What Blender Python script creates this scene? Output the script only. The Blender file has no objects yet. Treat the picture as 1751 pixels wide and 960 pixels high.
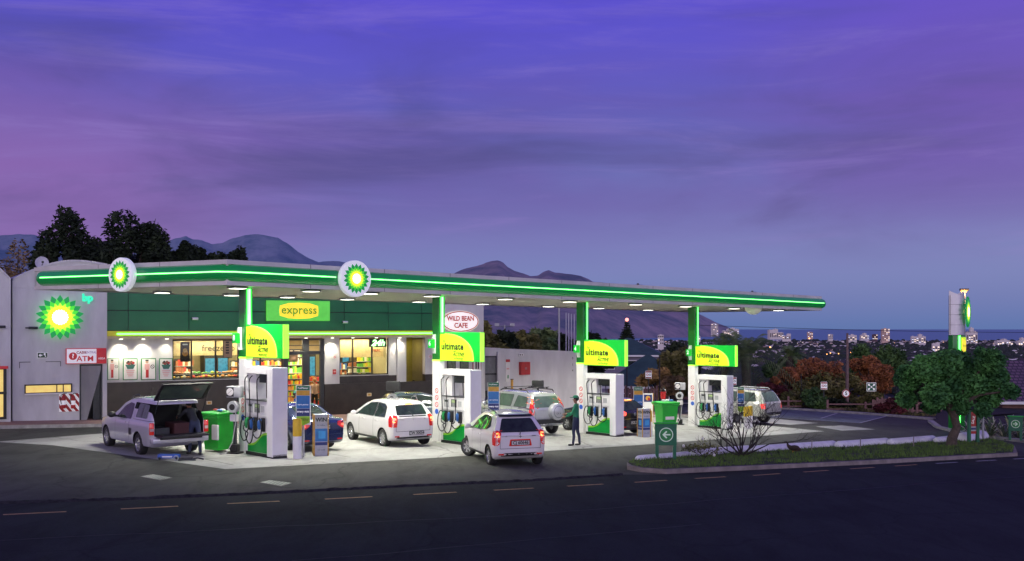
import bpy, bmesh, math, random
import numpy as np
from mathutils import Vector, Matrix, noise
from mathutils.bvhtree import BVHTree
R = math.radians
rnd = random.Random(7)
scene = bpy.context.scene
COL = scene.collection
F, CX, HY, CAMZ = 1700.0, 875.5, 562.0, 4.0     # focal length in photo pixels, centre column, horizon row, eye height
OX, OY = -8.6, 32.1                              # foot of the first canopy column
UX, UY = .727, .687                              # along the row of columns
VX, VY = -.687, .727                             # away from the road

# ---------------------------------------------------------------- ground shape
def gz(x, y): return -.033*((x-OX)*UX+(y-OY)*UY)
def g(px, py):
    a = (px-CX)/F; b = (py-HY)/F
    k = .033*(OX*UX+OY*UY)
    y = (CAMZ-k)/(b-.033*(UX*a+UY))
    return Vector((a*y, y, gz(a*y, y)))
def at(px, py, y): return Vector(((px-CX)/F*y, y, CAMZ-(py-HY)/F*y))
def uv(u, v, z=0): return Vector((OX+UX*u+VX*v, OY+UY*u+VY*v, z))
def uvg(u, v, dz=0):
    p = uv(u, v); p.z = gz(p.x, p.y)+dz; return p
def far_z(y):
    xs = [0, 66, 78, 90, 110, 150, 300, 600, 1000, 2000, 4000, 6800, 9000]
    zs = [0, 0, -1.2, -2.2, -4.2, -8, -17, -28, -38, -55, -71, -81, -84]
    return float(np.interp(y, xs, zs))
def tz(x, y):
    n = gz(min(max(x, -30), 40), min(y, 72))
    t = min(max((y-66)/25, 0), 1)
    return n*(1-t)+(far_z(y)-1.0*t)*t

# ---------------------------------------------------------------- colours and materials
def lin(c):
    if isinstance(c, str):
        c = [int(c[i:i+2], 16)/255 for i in (0, 2, 4)]
        c = [v/12.92 if v <= .04045 else ((v+.055)/1.055)**2.4 for v in c]
    return (c[0], c[1], c[2], 1)
MATS = {}
def mat(name, col, rough=.6, metal=0, emis=None, es=0, var=.12, vs=6, bump=0, bs=40, coat=0, spec=.5, col2=None, coord='Object', vscale=None):
    if name in MATS: return MATS[name]
    m = bpy.data.materials.new(name); m.use_nodes = True; MATS[name] = m
    nt = m.node_tree; N = nt.nodes; L = nt.links; b = N['Principled BSDF']
    c = lin(col)
    b.inputs['Roughness'].default_value = rough; b.inputs['Metallic'].default_value = metal
    b.inputs['Coat Weight'].default_value = coat; b.inputs['Coat Roughness'].default_value = .05
    b.inputs['Specular IOR Level'].default_value = spec
    tc = N.new('ShaderNodeTexCoord'); src = tc.outputs[coord]
    if vscale:
        mp = N.new('ShaderNodeMapping'); mp.inputs['Scale'].default_value = vscale; L.new(src, mp.inputs[0]); src = mp.outputs[0]
    if var > 0:
        nz = N.new('ShaderNodeTexNoise'); nz.inputs['Scale'].default_value = vs; nz.inputs['Detail'].default_value = 6; nz.inputs['Roughness'].default_value = .6
        L.new(src, nz.inputs[0])
        rp = N.new('ShaderNodeValToRGB'); rp.color_ramp.elements[0].position = .3; rp.color_ramp.elements[1].position = .7
        c2 = lin(col2) if col2 else tuple(v*(1-var*2) for v in c[:3])+(1,)
        rp.color_ramp.elements[0].color = c2; rp.color_ramp.elements[1].color = c
        L.new(nz.outputs[0], rp.inputs[0]); L.new(rp.outputs[0], b.inputs['Base Color'])
    else: b.inputs['Base Color'].default_value = c
    if bump > 0:
        n2 = N.new('ShaderNodeTexNoise'); n2.inputs['Scale'].default_value = bs; n2.inputs['Detail'].default_value = 5
        L.new(src, n2.inputs[0])
        bp_ = N.new('ShaderNodeBump'); bp_.inputs['Strength'].default_value = bump; bp_.inputs['Distance'].default_value = .02
        L.new(n2.outputs[0], bp_.inputs['Height']); L.new(bp_.outputs[0], b.inputs['Normal'])
    if es > 0:
        b.inputs['Emission Color'].default_value = lin(emis or col); b.inputs['Emission Strength'].default_value = es
    return m
def glass(name, tint='c8d4d0', refl=.12, dark=0):
    if name in MATS: return MATS[name]
    m = bpy.data.materials.new(name); m.use_nodes = True; MATS[name] = m
    N = m.node_tree.nodes; L = m.node_tree.links; N.clear()
    o = N.new('ShaderNodeOutputMaterial'); t = N.new('ShaderNodeBsdfTransparent'); t.inputs[0].default_value = lin(tint)
    gl = N.new('ShaderNodeBsdfGlossy'); gl.inputs['Roughness'].default_value = .03
    f = N.new('ShaderNodeFresnel'); f.inputs[0].default_value = 1.45
    mx = N.new('ShaderNodeMixShader'); L.new(f.outputs[0], mx.inputs[0]); L.new(t.outputs[0], mx.inputs[1]); L.new(gl.outputs[0], mx.inputs[2]); L.new(mx.outputs[0], o.inputs[0])
    return m

# ---------------------------------------------------------------- mesh builder
class MB:
    def __init__(s): s.v = []; s.f = []; s.m = []; s.mats = []
    def mi(s, m):
        if m not in s.mats: s.mats.append(m)
        return s.mats.index(m)
    def face(s, pts, m):
        n = len(s.v); s.v += [tuple(p) for p in pts]; s.f.append(tuple(range(n, n+len(pts)))); s.m.append(s.mi(m))
    def mesh(s, vs, fs, m):
        n = len(s.v); s.v += [tuple(p) for p in vs]; k = s.mi(m)
        for f in fs: s.f.append(tuple(i+n for i in f)); s.m.append(k)
    def box(s, x0, x1, y0, y1, z0, z1, m, M=None, bev=0):
        if bev > 0:
            b = bmesh.new(); bmesh.ops.create_cube(b, size=1)
            for v in b.verts: v.co = Vector(((x0+x1)/2+v.co.x*(x1-x0), (y0+y1)/2+v.co.y*(y1-y0), (z0+z1)/2+v.co.z*(z1-z0)))
            bmesh.ops.bevel(b, geom=b.edges[:]+b.verts[:], offset=bev, segments=2, affect='EDGES', profile=.5)
            b.verts.index_update(); vs = [v.co.copy() for v in b.verts]; fs = [[v.index for v in f.verts] for f in b.faces]; b.free()
        else:
            vs = [Vector(p) for p in ((x0,y0,z0),(x1,y0,z0),(x1,y1,z0),(x0,y1,z0),(x0,y0,z1),(x1,y0,z1),(x1,y1,z1),(x0,y1,z1))]
            fs = [(0,3,2,1),(4,5,6,7),(0,1,5,4),(1,2,6,5),(2,3,7,6),(3,0,4,7)]
        if M: vs = [M@v for v in vs]
        s.mesh(vs, fs, m)
    def prism(s, pts, a, b, m, axis='y', M=None):      # 2-D outline pushed along an axis
        def P(p, t):
            return {'y': (p[0], t, p[1]), 'x': (t, p[0], p[1]), 'z': (p[0], p[1], t)}[axis]
        n = len(pts); vs = [Vector(P(p, a)) for p in pts]+[Vector(P(p, b)) for p in pts]
        fs = [tuple(range(n-1, -1, -1)), tuple(range(n, 2*n))]+[(i, (i+1) % n, n+(i+1) % n, n+i) for i in range(n)]
        if M: vs = [M@v for v in vs]
        s.mesh(vs, fs, m)
    def tube(s, path, r, m, n=8, cap=True):
        path = [Vector(p) for p in path]; k = len(path)
        rr = r if isinstance(r, (list, tuple)) else [r]*k
        vs = []; up = Vector((0, 0, 1)); prev = None
        for i, p in enumerate(path):
            d = (path[min(i+1, k-1)]-path[max(i-1, 0)])
            d = d.normalized() if d.length > 1e-9 else Vector((0, 0, 1))
            if prev is None:
                a = d.cross(Vector((1, 0, 0)) if abs(d.x) < .8 else up).normalized()
            else:
                a = prev-d*prev.dot(d); a = a.normalized() if a.length > 1e-6 else d.orthogonal().normalized()
            prev = a; b = d.cross(a)
            for j in range(n):
                t = 2*math.pi*j/n; vs.append(p+(a*math.cos(t)+b*math.sin(t))*rr[i])
        fs = [(i*n+j, i*n+(j+1) % n, (i+1)*n+(j+1) % n, (i+1)*n+j) for i in range(k-1) for j in range(n)]
        if cap: fs += [tuple(range(n-1, -1, -1)), tuple(range((k-1)*n, k*n))]
        s.mesh(vs, fs, m)
    def cyl(s, c, r, h, m, axis='z', n=20, r2=None):
        c = Vector(c); d = {'x': Vector((1,0,0)), 'y': Vector((0,1,0)), 'z': Vector((0,0,1))}[axis]
        s.tube([c, c+d*h], [r, r if r2 is None else r2], m, n)
    def lathe(s, prof, m, axis='z', c=(0,0,0), n=24):    # prof: (radius, t)
        vs = []; c = Vector(c)
        for (r, t) in prof:
            for j in range(n):
                a = 2*math.pi*j/n; p = (r*math.cos(a), r*math.sin(a))
                vs.append(c+Vector({'z': (p[0], p[1], t), 'y': (p[0], t, p[1]), 'x': (t, p[0], p[1])}[axis]))
        k = len(prof); fs = [(i*n+j, i*n+(j+1) % n, (i+1)*n+(j+1) % n, (i+1)*n+j) for i in range(k-1) for j in range(n)]
        s.mesh(vs, fs, m)
    def ball(s, c, r, m, sc=(1,1,1), n=12):
        c = Vector(c); k = n//2
        vs = [c+Vector((0,0,r*sc[2]))]+[c+Vector((r*sc[0]*math.sin(math.pi*i/k)*math.cos(2*math.pi*j/n), r*sc[1]*math.sin(math.pi*i/k)*math.sin(2*math.pi*j/n), r*sc[2]*math.cos(math.pi*i/k))) for i in range(1, k) for j in range(n)]+[c-Vector((0,0,r*sc[2]))]
        fs = [(0, 1+j, 1+(j+1) % n) for j in range(n)]
        for i in range(k-2):
            fs += [(1+i*n+j, 1+(i+1)*n+j, 1+(i+1)*n+(j+1) % n, 1+i*n+(j+1) % n) for j in range(n)]
        e = len(vs)-1; o = 1+(k-2)*n; fs += [(e, o+(j+1) % n, o+j) for j in range(n)]
        s.mesh(vs, fs, m)
    def build(s, name, parent=None, smooth=False, label=None, cat=None, group=None, kind=None, loc=None, rz=0):
        me = bpy.data.meshes.new(name); me.from_pydata(s.v, [], s.f)
        for m in s.mats: me.materials.append(m)
        me.polygons.foreach_set('material_index', s.m)
        if smooth:
            me.polygons.foreach_set('use_smooth', [True]*len(s.f))
        me.update()
        if smooth:
            b = bmesh.new(); b.from_mesh(me); bmesh.ops.remove_doubles(b, verts=b.verts, dist=1e-5); b.to_mesh(me); b.free()
            try: me.set_sharp_from_angle(angle=R(38))
            except Exception: pass
        o = bpy.data.objects.new(name, me); COL.objects.link(o)
        if parent: o.parent = parent
        if loc is not None: o.location = loc
        o.rotation_euler[2] = rz
        return tag(o, label, cat, group, kind)
def tag(o, label=None, cat=None, group=None, kind=None):
    if label: o['label'] = label
    if cat: o['category'] = cat
    if group: o['group'] = group
    if kind: o['kind'] = kind
    return o
def empty(name, loc, rz, label, cat, group=None, s=1):
    o = bpy.data.objects.new(name, None); COL.objects.link(o); o.location = loc; o.rotation_euler[2] = rz; o.scale = (s, s, s)
    o.empty_display_size = .2
    return tag(o, label, cat, group)
def kids(o): return [c for c in bpy.data.objects if c.parent == o]
def copy_tree(o, parent=None):
    c = o.copy(); COL.objects.link(c)
    if parent: c.parent = parent
    for ch in kids(o): copy_tree(ch, c)
    return c
def textobj(name, body, size, m, parent, loc, rot=(R(90), 0, 0), ext=.004, bold=0, shear=0, align='CENTER', sx=1, label=None, space=1):
    cu = bpy.data.curves.new(name, 'FONT'); cu.body = body; cu.size = size; cu.extrude = ext; cu.offset = bold; cu.shear = shear
    cu.align_x = align; cu.align_y = 'CENTER'; cu.resolution_u = 3; cu.space_character = space
    t = bpy.data.objects.new('tmp', cu); COL.objects.link(t)
    bpy.context.view_layer.update()
    me = bpy.data.meshes.new_from_object(t.evaluated_get(bpy.context.evaluated_depsgraph_get()))
    bpy.data.objects.remove(t); bpy.data.curves.remove(cu)
    me.materials.clear(); me.materials.append(m)
    o = bpy.data.objects.new(name, me); COL.objects.link(o); o.parent = parent; o.location = loc; o.rotation_euler = rot; o.scale = (sx, 1, 1)
    if label: o['label'] = label
    return o
# ================================================================ materials
M_asph = mat('asphalt', (.045,.047,.05), .82, var=.22, vs=.35, bump=.5, bs=60, coord='Generated')
def asphalt(name, c1, c2, rough=.8, speck=.35):
    m = bpy.data.materials.new(name); m.use_nodes = True; MATS[name] = m
    N = m.node_tree.nodes; L = m.node_tree.links; b = N['Principled BSDF']; b.inputs['Roughness'].default_value = rough
    tc = N.new('ShaderNodeTexCoord')
    big = N.new('ShaderNodeTexNoise'); big.inputs['Scale'].default_value = .22; big.inputs['Detail'].default_value = 7; big.inputs['Roughness'].default_value = .65
    fine = N.new('ShaderNodeTexNoise'); fine.inputs['Scale'].default_value = 16; fine.inputs['Detail'].default_value = 6; fine.inputs['Roughness'].default_value = .8
    vor = N.new('ShaderNodeTexVoronoi'); vor.feature = 'DISTANCE_TO_EDGE'; vor.inputs['Scale'].default_value = .23
    wob = N.new('ShaderNodeTexNoise'); wob.inputs['Scale'].default_value = .8; wob.inputs['Detail'].default_value = 6
    ad = N.new('ShaderNodeMixRGB'); ad.blend_type = 'ADD'; ad.inputs[0].default_value = 1.6
    L.new(tc.outputs['Object'], ad.inputs[1]); L.new(tc.outputs['Object'], wob.inputs[0]); L.new(wob.outputs[1], ad.inputs[2]); L.new(ad.outputs[0], vor.inputs[0])
    L.new(tc.outputs['Object'], big.inputs[0]); L.new(tc.outputs['Object'], fine.inputs[0])
    r1 = N.new('ShaderNodeValToRGB'); r1.color_ramp.elements[0].position = .32; r1.color_ramp.elements[1].position = .68
    r1.color_ramp.elements[0].color = lin(c1); r1.color_ramp.elements[1].color = lin(c2); L.new(big.outputs[0], r1.inputs[0])
    mx = N.new('ShaderNodeMixRGB'); mx.blend_type = 'OVERLAY'; mx.inputs[0].default_value = speck; L.new(r1.outputs[0], mx.inputs[1]); L.new(fine.outputs[0], mx.inputs[2])
    cr = N.new('ShaderNodeValToRGB'); cr.color_ramp.elements[0].position = 0; cr.color_ramp.elements[0].color = (.55,.55,.55,1); cr.color_ramp.elements[1].position = .012; cr.color_ramp.elements[1].color = (1,1,1,1)
    L.new(vor.outputs[0], cr.inputs[0])
    m2 = N.new('ShaderNodeMixRGB'); m2.blend_type = 'MULTIPLY'; m2.inputs[0].default_value = 1; L.new(mx.outputs[0], m2.inputs[1]); L.new(cr.outputs[0], m2.inputs[2])
    # drips, tyre rubber and old repairs
    st_ = N.new('ShaderNodeTexNoise'); st_.inputs['Scale'].default_value = 1.3; st_.inputs['Detail'].default_value = 8; st_.inputs['Roughness'].default_value = .7; st_.inputs['Distortion'].default_value = .6
    mp_ = N.new('ShaderNodeMapping'); mp_.inputs['Rotation'].default_value = (0, 0, R(46)); mp_.inputs['Scale'].default_value = (1, .28, 1); L.new(tc.outputs['Object'], mp_.inputs[0]); L.new(mp_.outputs[0], st_.inputs[0])
    sr = N.new('ShaderNodeValToRGB'); sr.color_ramp.elements[0].position = .36; sr.color_ramp.elements[0].color = (.45,.43,.40,1); sr.color_ramp.elements[1].position = .56; sr.color_ramp.elements[1].color = (1,1,1,1); L.new(st_.outputs[0], sr.inputs[0])
    m3 = N.new('ShaderNodeMixRGB'); m3.blend_type = 'MULTIPLY'; m3.inputs[0].default_value = .75; m3.name = 'stain'; L.new(m2.outputs[0], m3.inputs[1]); L.new(sr.outputs[0], m3.inputs[2])
    L.new(m3.outputs[0], b.inputs['Base Color']); b.inputs['Specular IOR Level'].default_value = .3
    bp_ = N.new('ShaderNodeBump'); bp_.inputs['Strength'].default_value = .5; bp_.inputs['Distance'].default_value = .01; L.new(fine.outputs[0], bp_.inputs['Height']); L.new(bp_.outputs[0], b.inputs['Normal'])
    return m
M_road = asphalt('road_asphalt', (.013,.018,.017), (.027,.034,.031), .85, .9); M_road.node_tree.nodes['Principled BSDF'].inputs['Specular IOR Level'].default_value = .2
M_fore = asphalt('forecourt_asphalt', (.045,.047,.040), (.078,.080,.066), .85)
M_conc = asphalt('apron_concrete', (.27,.27,.25), (.44,.44,.41), .75, .2)
M_conc.node_tree.nodes['stain'].inputs[0].default_value = .38
M_bay = asphalt('bay_paving', (.12,.15,.16), (.19,.22,.23), .8, .3)
M_kerb = mat('kerb_concrete', (.30,.26,.24), .85, var=.25, vs=3, bump=.4)
M_kerbw = mat('pale_kerb', (.46,.44,.41), .85, var=.25, vs=3, bump=.4)
M_yel = mat('road_paint_amber', (.60,.36,.13), .7, var=.3, vs=8)
M_wpaint = mat('white_road_paint', (.55,.55,.55), .7, var=.25, vs=8)
M_soil = mat('dark_soil', (.035,.028,.022), .95, var=.4, vs=2, bump=.8)
M_turf = mat('turf_base', (.03,.045,.012), .95, var=.4, vs=3, bump=.8)
M_field = mat('land_scrub', (.018,.024,.016), .95, var=.4, vs=.02, bump=0)
M_white = mat('white_paint', (.78,.78,.76), .5, var=.04, vs=2)
M_pumpw = mat('pump_white_enamel', (.80,.80,.78), .3, var=.04, vs=3)
M_wall = mat('white_render_wall', (.64,.64,.64), .85, var=.11, vs=1.6, bump=.3, bs=25, vscale=(1, 1, .3))
M_gdark = mat('dark_green_panel', (.005,.17,.062), .34, var=.12, vs=1)
M_green = mat('green_gloss', (.005,.19,.02), .2, var=.08, vs=1, coat=.5)
M_neon = mat('green_neon', (.1,1,.15), .4, emis=(.08,1,.1), es=5.5, var=0)
M_neonc = mat('neon_core', (.5,1,.5), .4, emis=(.38,1,.36), es=2.6, var=0)
M_greene = mat('lit_green', (.0,.35,.03), .35, emis=(.0,.42,.02), es=.55, var=.05)
M_lime = mat('lit_lime', (.50,.80,.02), .4, emis=(.56,.82,.01), es=.62, var=.03)
M_limeE = mat('lime_edge', (.5,.9,.1), .4, emis=(.35,1,.05), es=1.1, var=0)
M_bin = mat('bin_green_plastic', (.01,.42,.03), .4, var=.1, vs=4)
M_signg = mat('sign_dark_green', (.004,.13,.06), .4, var=.1)
M_black = mat('black_plastic', (.012,.012,.013), .45, var=.1)
M_rub = mat('black_rubber', (.012,.012,.012), .8, var=.2, bump=.2)
M_dgrey = mat('dark_grey_metal', (.05,.055,.06), .4, metal=.5)
M_grey = mat('galvanised_grey', (.35,.36,.38), .45, metal=.6)
M_lgrey = mat('light_grey_plastic', (.45,.46,.47), .5)
M_brownt = mat('brown_tile', (.035,.026,.022), .35, var=.3, vs=2)
M_red = mat('red_paint', (.45,.015,.015), .4)
M_redE = mat('red_sign', (.5,.02,.03), .45, emis=(.5,.02,.03), es=.25)
M_yellow = mat('yellow_paint', (.75,.50,.01), .45, var=.12)
M_blue = mat('blue_panel', (.02,.16,.45), .4)
M_navy = mat('navy_panel', (.015,.03,.16), .4)
M_amber = mat('amber_band', (.60,.32,.03), .4)
M_txd = mat('dark_lettering', (.01,.02,.01), .5, var=0)
M_txw = mat('white_lettering', (.85,.85,.85), .5, var=0, es=.25)
M_cream = mat('cream_plaster', (.62,.52,.38), .8, var=.06)
# ---------------------------------------------------------------- ground
def sheet(pts, dz, m, name, kind='structure', label=None, cat=None, cell=2.0):
    """flat polygon draped on the sloping ground"""
    mb = MB(); mb.face([(p[0], p[1], gz(p[0], p[1])+dz) for p in pts], m)
    return mb.build(name, kind=kind, label=label, cat=cat)
mb = MB()
xs = sorted(set([-9000, -5000, -2500, -1200, -600, -300, -150]+list(range(-100, 101, 10))+[150, 300, 600, 1200, 2500, 5000, 9000]))
ys = [-30, -20, -10, 0, 10, 20, 30, 40, 50, 60, 66, 70, 74, 78, 84, 90, 100, 110, 130, 150, 200, 300, 450, 600, 800, 1000, 1400, 2000, 2800, 4000, 5200, 6400, 6900]
vs = [(x, y, tz(x, y)-.012) for y in ys for x in xs]; nx = len(xs)
mb.mesh(vs, [(j*nx+i, j*nx+i+1, (j+1)*nx+i+1, (j+1)*nx+i) for j in range(len(ys)-1) for i in range(nx-1)], M_field)
mb.build('ground', kind='structure', smooth=True, label='dark sloping land running down to the town and the bay')
def band(near, far, m, name, dz):
    """strip between two lines of photo pixels, both on the ground"""
    mb = MB(); A = [g(*p) for p in near]; B = [g(*p) for p in far]
    for i in range(len(A)-1):
        mb.face([(p.x, p.y, p.z+dz) for p in (A[i], A[i+1], B[i+1], B[i])], m)
    return mb.build(name, kind='structure')
kerbline = [(-500, 892), (0, 861), (200, 855), (400, 847), (700, 832), (900, 823), (1070, 812), (1140, 812), (1300, 804), (1500, 795), (1740, 781), (1900, 774)]
KL = [g(*p) for p in kerbline]
# road: from the kerb line towards the camera
mb = MB()
for i in range(len(KL)-1):
    a, b = KL[i], KL[i+1]; a2 = Vector((a.x*1.25+3, -8, 0)); b2 = Vector((b.x*1.25+3, -8, 0))
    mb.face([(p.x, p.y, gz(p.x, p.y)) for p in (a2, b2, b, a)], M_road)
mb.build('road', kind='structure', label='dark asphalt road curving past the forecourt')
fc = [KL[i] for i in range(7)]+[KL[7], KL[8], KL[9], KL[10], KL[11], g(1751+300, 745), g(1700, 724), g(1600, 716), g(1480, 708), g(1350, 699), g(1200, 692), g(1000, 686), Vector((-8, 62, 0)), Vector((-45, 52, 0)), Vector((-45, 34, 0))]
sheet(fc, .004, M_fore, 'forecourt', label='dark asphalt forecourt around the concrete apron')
ap = [g(90, 762), g(250, 784), g(385, 803), g(720, 785), g(1060, 764), g(1410, 738), uv(29.5, 7), uv(0, 9), uv(-5.5, 7)]
sheet(ap, .009, M_conc, 'concrete_apron')
# expansion joints in the concrete
mj = MB(); M_joint = mat('apron_joint', (.10,.10,.09), .9)
for u in range(-2, 30, 4):
    a = uv(u+.0, -3.0); b = uv(u, 7)
    d = Vector((UX, UY, 0))*.02
    mj.face([(p.x, p.y, gz(p.x, p.y)+.013) for p in (a-d, a+d, b+d, b-d)], M_joint)
for v in (-1.2, 3.6):
    a = uv(-4, v); b = uv(29, v); d = Vector((VX, VY, 0))*.02
    mj.face([(p.x, p.y, gz(p.x, p.y)+.0135) for p in (a-d, b-d, b+d, a+d)], M_joint)
mj.build('apron_joint_line', kind='structure')
sheet([g(1285, 722), g(1300, 714), g(1400, 724), g(1350, 727)], .010, M_conc, 'concrete_strip')
sheet([g(1395, 730), g(1440, 728), g(1497, 735), g(1440, 737)], .011, M_conc, 'concrete_strip')
# parking bays
sheet([g(1300, 713), g(1170, 704), g(1200, 694), g(1350, 701), g(1515, 712), g(1470, 724)], .009, M_bay, 'parking_bay_paving')
ml = MB()
for (p, q) in (((1470,724),(1517,712)), ((1404,716),(1432,707)), ((1300,713),(1470,724))):
    a, b = g(*p), g(*q); d = (b-a).normalized(); n = Vector((-d.y, d.x, 0))*.06
    ml.face([(t.x, t.y, gz(t.x, t.y)+.015) for t in (a-n, b-n, b+n, a+n)], M_wpaint)
ml.build('parking_bay_marking', kind='structure')
# amber dashes along the road edge
dl = [(0, 881), (258, 868.5), (428, 860), (576, 853), (702, 846.5), (813, 840.5), (908, 835.5), (1003, 830), (1091, 825), (1168, 820), (1245, 815.5), (1310, 812), (1450, 802.5), (1600, 793), (1751, 784.5), (1850, 779)]
DP = [g(*p) for p in dl]; seg = []
md = MB(); step = (g(258,868.5)-g(60,878)).length; acc = 0; pos = []
def along(pts, s):
    for a, b in zip(pts[:-1], pts[1:]):
        l = (b-a).length
        if s <= l: return a+(b-a)*(s/l), (b-a).normalized()
        s -= l
    return None, None
s = (g(60,878)-DP[0]).length-step*0
k = 0
while True:
    p, d = along(DP, s)
    if p is None: break
    n = Vector((-d.y, d.x, 0))*.055; h = d*step*.26
    c = M_yel if k < 13 else M_wpaint
    md.face([(t.x, t.y, gz(t.x, t.y)+.005) for t in (p-h-n, p+h-n, p+h+n, p-h+n)], c)
    s += step*.99; k += 1
md.build('road_marking', kind='structure', label='amber dashes painted along the edge of the road')
M_worn = mat('worn_road_paint', (.26,.26,.27), .8, var=.42, vs=5)
lane = [g(*p) for p in ((420, 992), (600, 962), (800, 938), (963, 914), (1130, 893), (1300, 873), (1500, 856), (1751, 841), (1900, 834))]
mw = MB()
for i in range(len(lane)-1):
    for q in range(4):
        a, b = lane[i].lerp(lane[i+1], q/4), lane[i].lerp(lane[i+1], (q+1)/4); d = (b-a).normalized(); n = Vector((-d.y, d.x, 0))*.055
        mw.face([(t.x, t.y, gz(t.x, t.y)+.006) for t in (a-n, b-n, b+n, a+n)], M_worn)
# rectangular repair patches and sealed joints in the road
M_patch = asphalt('road_repair', (.006,.007,.008), (.012,.012,.013), .6); mp2 = MB()
for (a, b) in (((0, 925), (900, 880)), ((900, 880), (1751, 815)), ((500, 960), (1200, 897))):
    A_, B_ = g(*a), g(*b); d = (B_-A_).normalized(); n = Vector((-d.y, d.x, 0))*.025; k_ = 40
    for i in range(k_):
        p, q = A_.lerp(B_, i/k_), A_.lerp(B_, (i+1)/k_); o1, o2 = noise.noise(p*.8)*.12, noise.noise(q*.8)*.12
        mp2.face([(t.x, t.y, gz(t.x, t.y)+.0035) for t in (p-n+n.normalized()*o1, q-n+n.normalized()*o2, q+n+n.normalized()*o2, p+n+n.normalized()*o1)], M_patch)
mp2.build('road_patch', kind='structure')
# rough lip between the road and the forecourt
me = MB(); M_lip = mat('broken_asphalt_lip', (.03,.03,.035), .95, var=.5, vs=9, bump=1)
pts = []
for i in range(0, 6):
    a, b = KL[i], KL[i+1]; n = max(2, int((b-a).length/.12))
    for j in range(n): pts.append(a+(b-a)*(j/n))
vsl = []
for i, p in enumerate(pts):
    w = .12+.07*noise.noise(Vector((p.x*2, p.y*2, 0))); h = .055+.03*noise.noise(Vector((p.x*5, p.y*5, 3)))
    z = gz(p.x, p.y)
    vsl += [(p.x, p.y-w, z+.002), (p.x, p.y-w*.35, z+h), (p.x, p.y+w*.5, z+h*.8), (p.x, p.y+w*2.4, z+.006)]
me.mesh(vsl, [(4*i+j, 4*i+4+j, 4*i+5+j, 4*i+1+j) for i in range(len(pts)-1) for j in range(3)], M_lip)
me.build('kerb_lip', kind='structure')
# raised pavement in front of the shop
def raised(pts, h, mt, ms, name, dz=0, **k):
    mb = MB(); n = len(pts)
    top = [(p[0], p[1], gz(p[0], p[1])+h) for p in pts]; bot = [(p[0], p[1], gz(p[0], p[1])-.3) for p in pts]
    mb.face(top, mt)
    for i in range(n): mb.face([bot[i], bot[(i+1) % n], top[(i+1) % n], top[i]], ms)
    return mb.build(name, **k)
M_pave = mat('pavement_slabs', (.30,.17,.15), .8, var=.2, vs=1.5, bump=.3)
raised([g(-420, 752), g(0, 734), g(160, 731), Vector((-12, 41.5, 0)), Vector((-2, 48.5, 0)), Vector((10, 56, 0)), Vector((4, 62, 0)), Vector((-20, 50, 0)), Vector((-40, 42, 0))], .14, M_pave, M_kerbw, 'pavement', kind='structure')
# sea
M_sea = bpy.data.materials.new('sea_water'); M_sea.use_nodes = True
b = M_sea.node_tree.nodes['Principled BSDF']; b.inputs['Base Color'].default_value = lin((.06,.13,.24)); b.inputs['Roughness'].default_value = .45
b.inputs['Emission Color'].default_value = lin((.07,.15,.30)); b.inputs['Emission Strength'].default_value = .22
mb = MB(); mb.face([(-40000, 6500, -82), (60000, 6500, -82), (60000, 90000, -82), (-40000, 90000, -82)], M_sea)
mb.build('sea', kind='structure', label='flat blue bay beyond the town')
# ---------------------------------------------------------------- mountains
def mountain(name, ridge, Y, seed, m, label, depth=2600, base=-90, rough=1):
    mb = MB(); rx = [p[0] for p in ridge]; ry = [p[1] for p in ridge]
    x0, x1 = rx[0], rx[-1]; n = max(60, int((x1-x0)/2.5)); rows = 26
    vs = []
    for j in range(rows):
        t = j/(rows-1)
        for i in range(n+1):
            px = x0+(x1-x0)*i/n; yr = float(np.interp(px, rx, ry))
            X = (px-CX)/F*Y; top = CAMZ-(yr-HY)/F*Y
            nz = noise.fractal(Vector((X/700, t*4.0, seed)), 1.0, 2.1, 6)
            nr = noise.fractal(Vector((X/260, seed, 2)), 1.0, 2.1, 4)
            prof = t**(.85)
            z = base+(top+nr*14*rough-base)*prof + nz*150*rough*math.sin(math.pi*min(t*1.0, 1))*max((top-base)/1200, .12)
            y = Y-depth*min(1, max((top-base)/700, .03))*(1-t)+nz*260*(1-t)*min(1, max((top-base)/700, .03))
            # gullies running down the face
            vs.append((X*(y/Y)*(.985+.015*t), y, z))
    W = n+1
    fs = [(j*W+i, j*W+i+1, (j+1)*W+i+1, (j+1)*W+i) for j in range(rows-1) for i in range(n)]
    # back slope
    k = len(vs)
    for i in range(W):
        p = vs[(rows-1)*W+i]; vs.append((p[0]*1.15, p[1]+depth*.7, base))
    fs += [((rows-1)*W+i, (rows-1)*W+i+1, k+i+1, k+i) for i in range(n)]
    mb.mesh(vs, fs, m)
    return mb.build(name, kind='structure', smooth=True, label=label)
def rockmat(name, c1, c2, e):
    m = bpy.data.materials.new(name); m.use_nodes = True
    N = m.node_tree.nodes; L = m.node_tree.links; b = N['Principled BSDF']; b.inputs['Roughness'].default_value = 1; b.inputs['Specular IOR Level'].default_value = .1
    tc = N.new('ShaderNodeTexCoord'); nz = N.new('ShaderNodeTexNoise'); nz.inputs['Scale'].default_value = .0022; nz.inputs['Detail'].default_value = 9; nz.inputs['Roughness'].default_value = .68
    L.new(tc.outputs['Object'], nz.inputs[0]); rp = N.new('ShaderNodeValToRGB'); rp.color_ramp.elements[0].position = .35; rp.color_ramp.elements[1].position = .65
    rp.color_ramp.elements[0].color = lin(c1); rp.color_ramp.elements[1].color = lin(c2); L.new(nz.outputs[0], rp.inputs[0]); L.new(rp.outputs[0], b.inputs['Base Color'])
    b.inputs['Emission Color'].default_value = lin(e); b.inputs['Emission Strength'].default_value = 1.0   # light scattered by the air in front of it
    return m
M_mtn = rockmat('mountain_rock', (.05,.055,.09), (.30,.20,.22), (.020,.026,.068))
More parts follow.
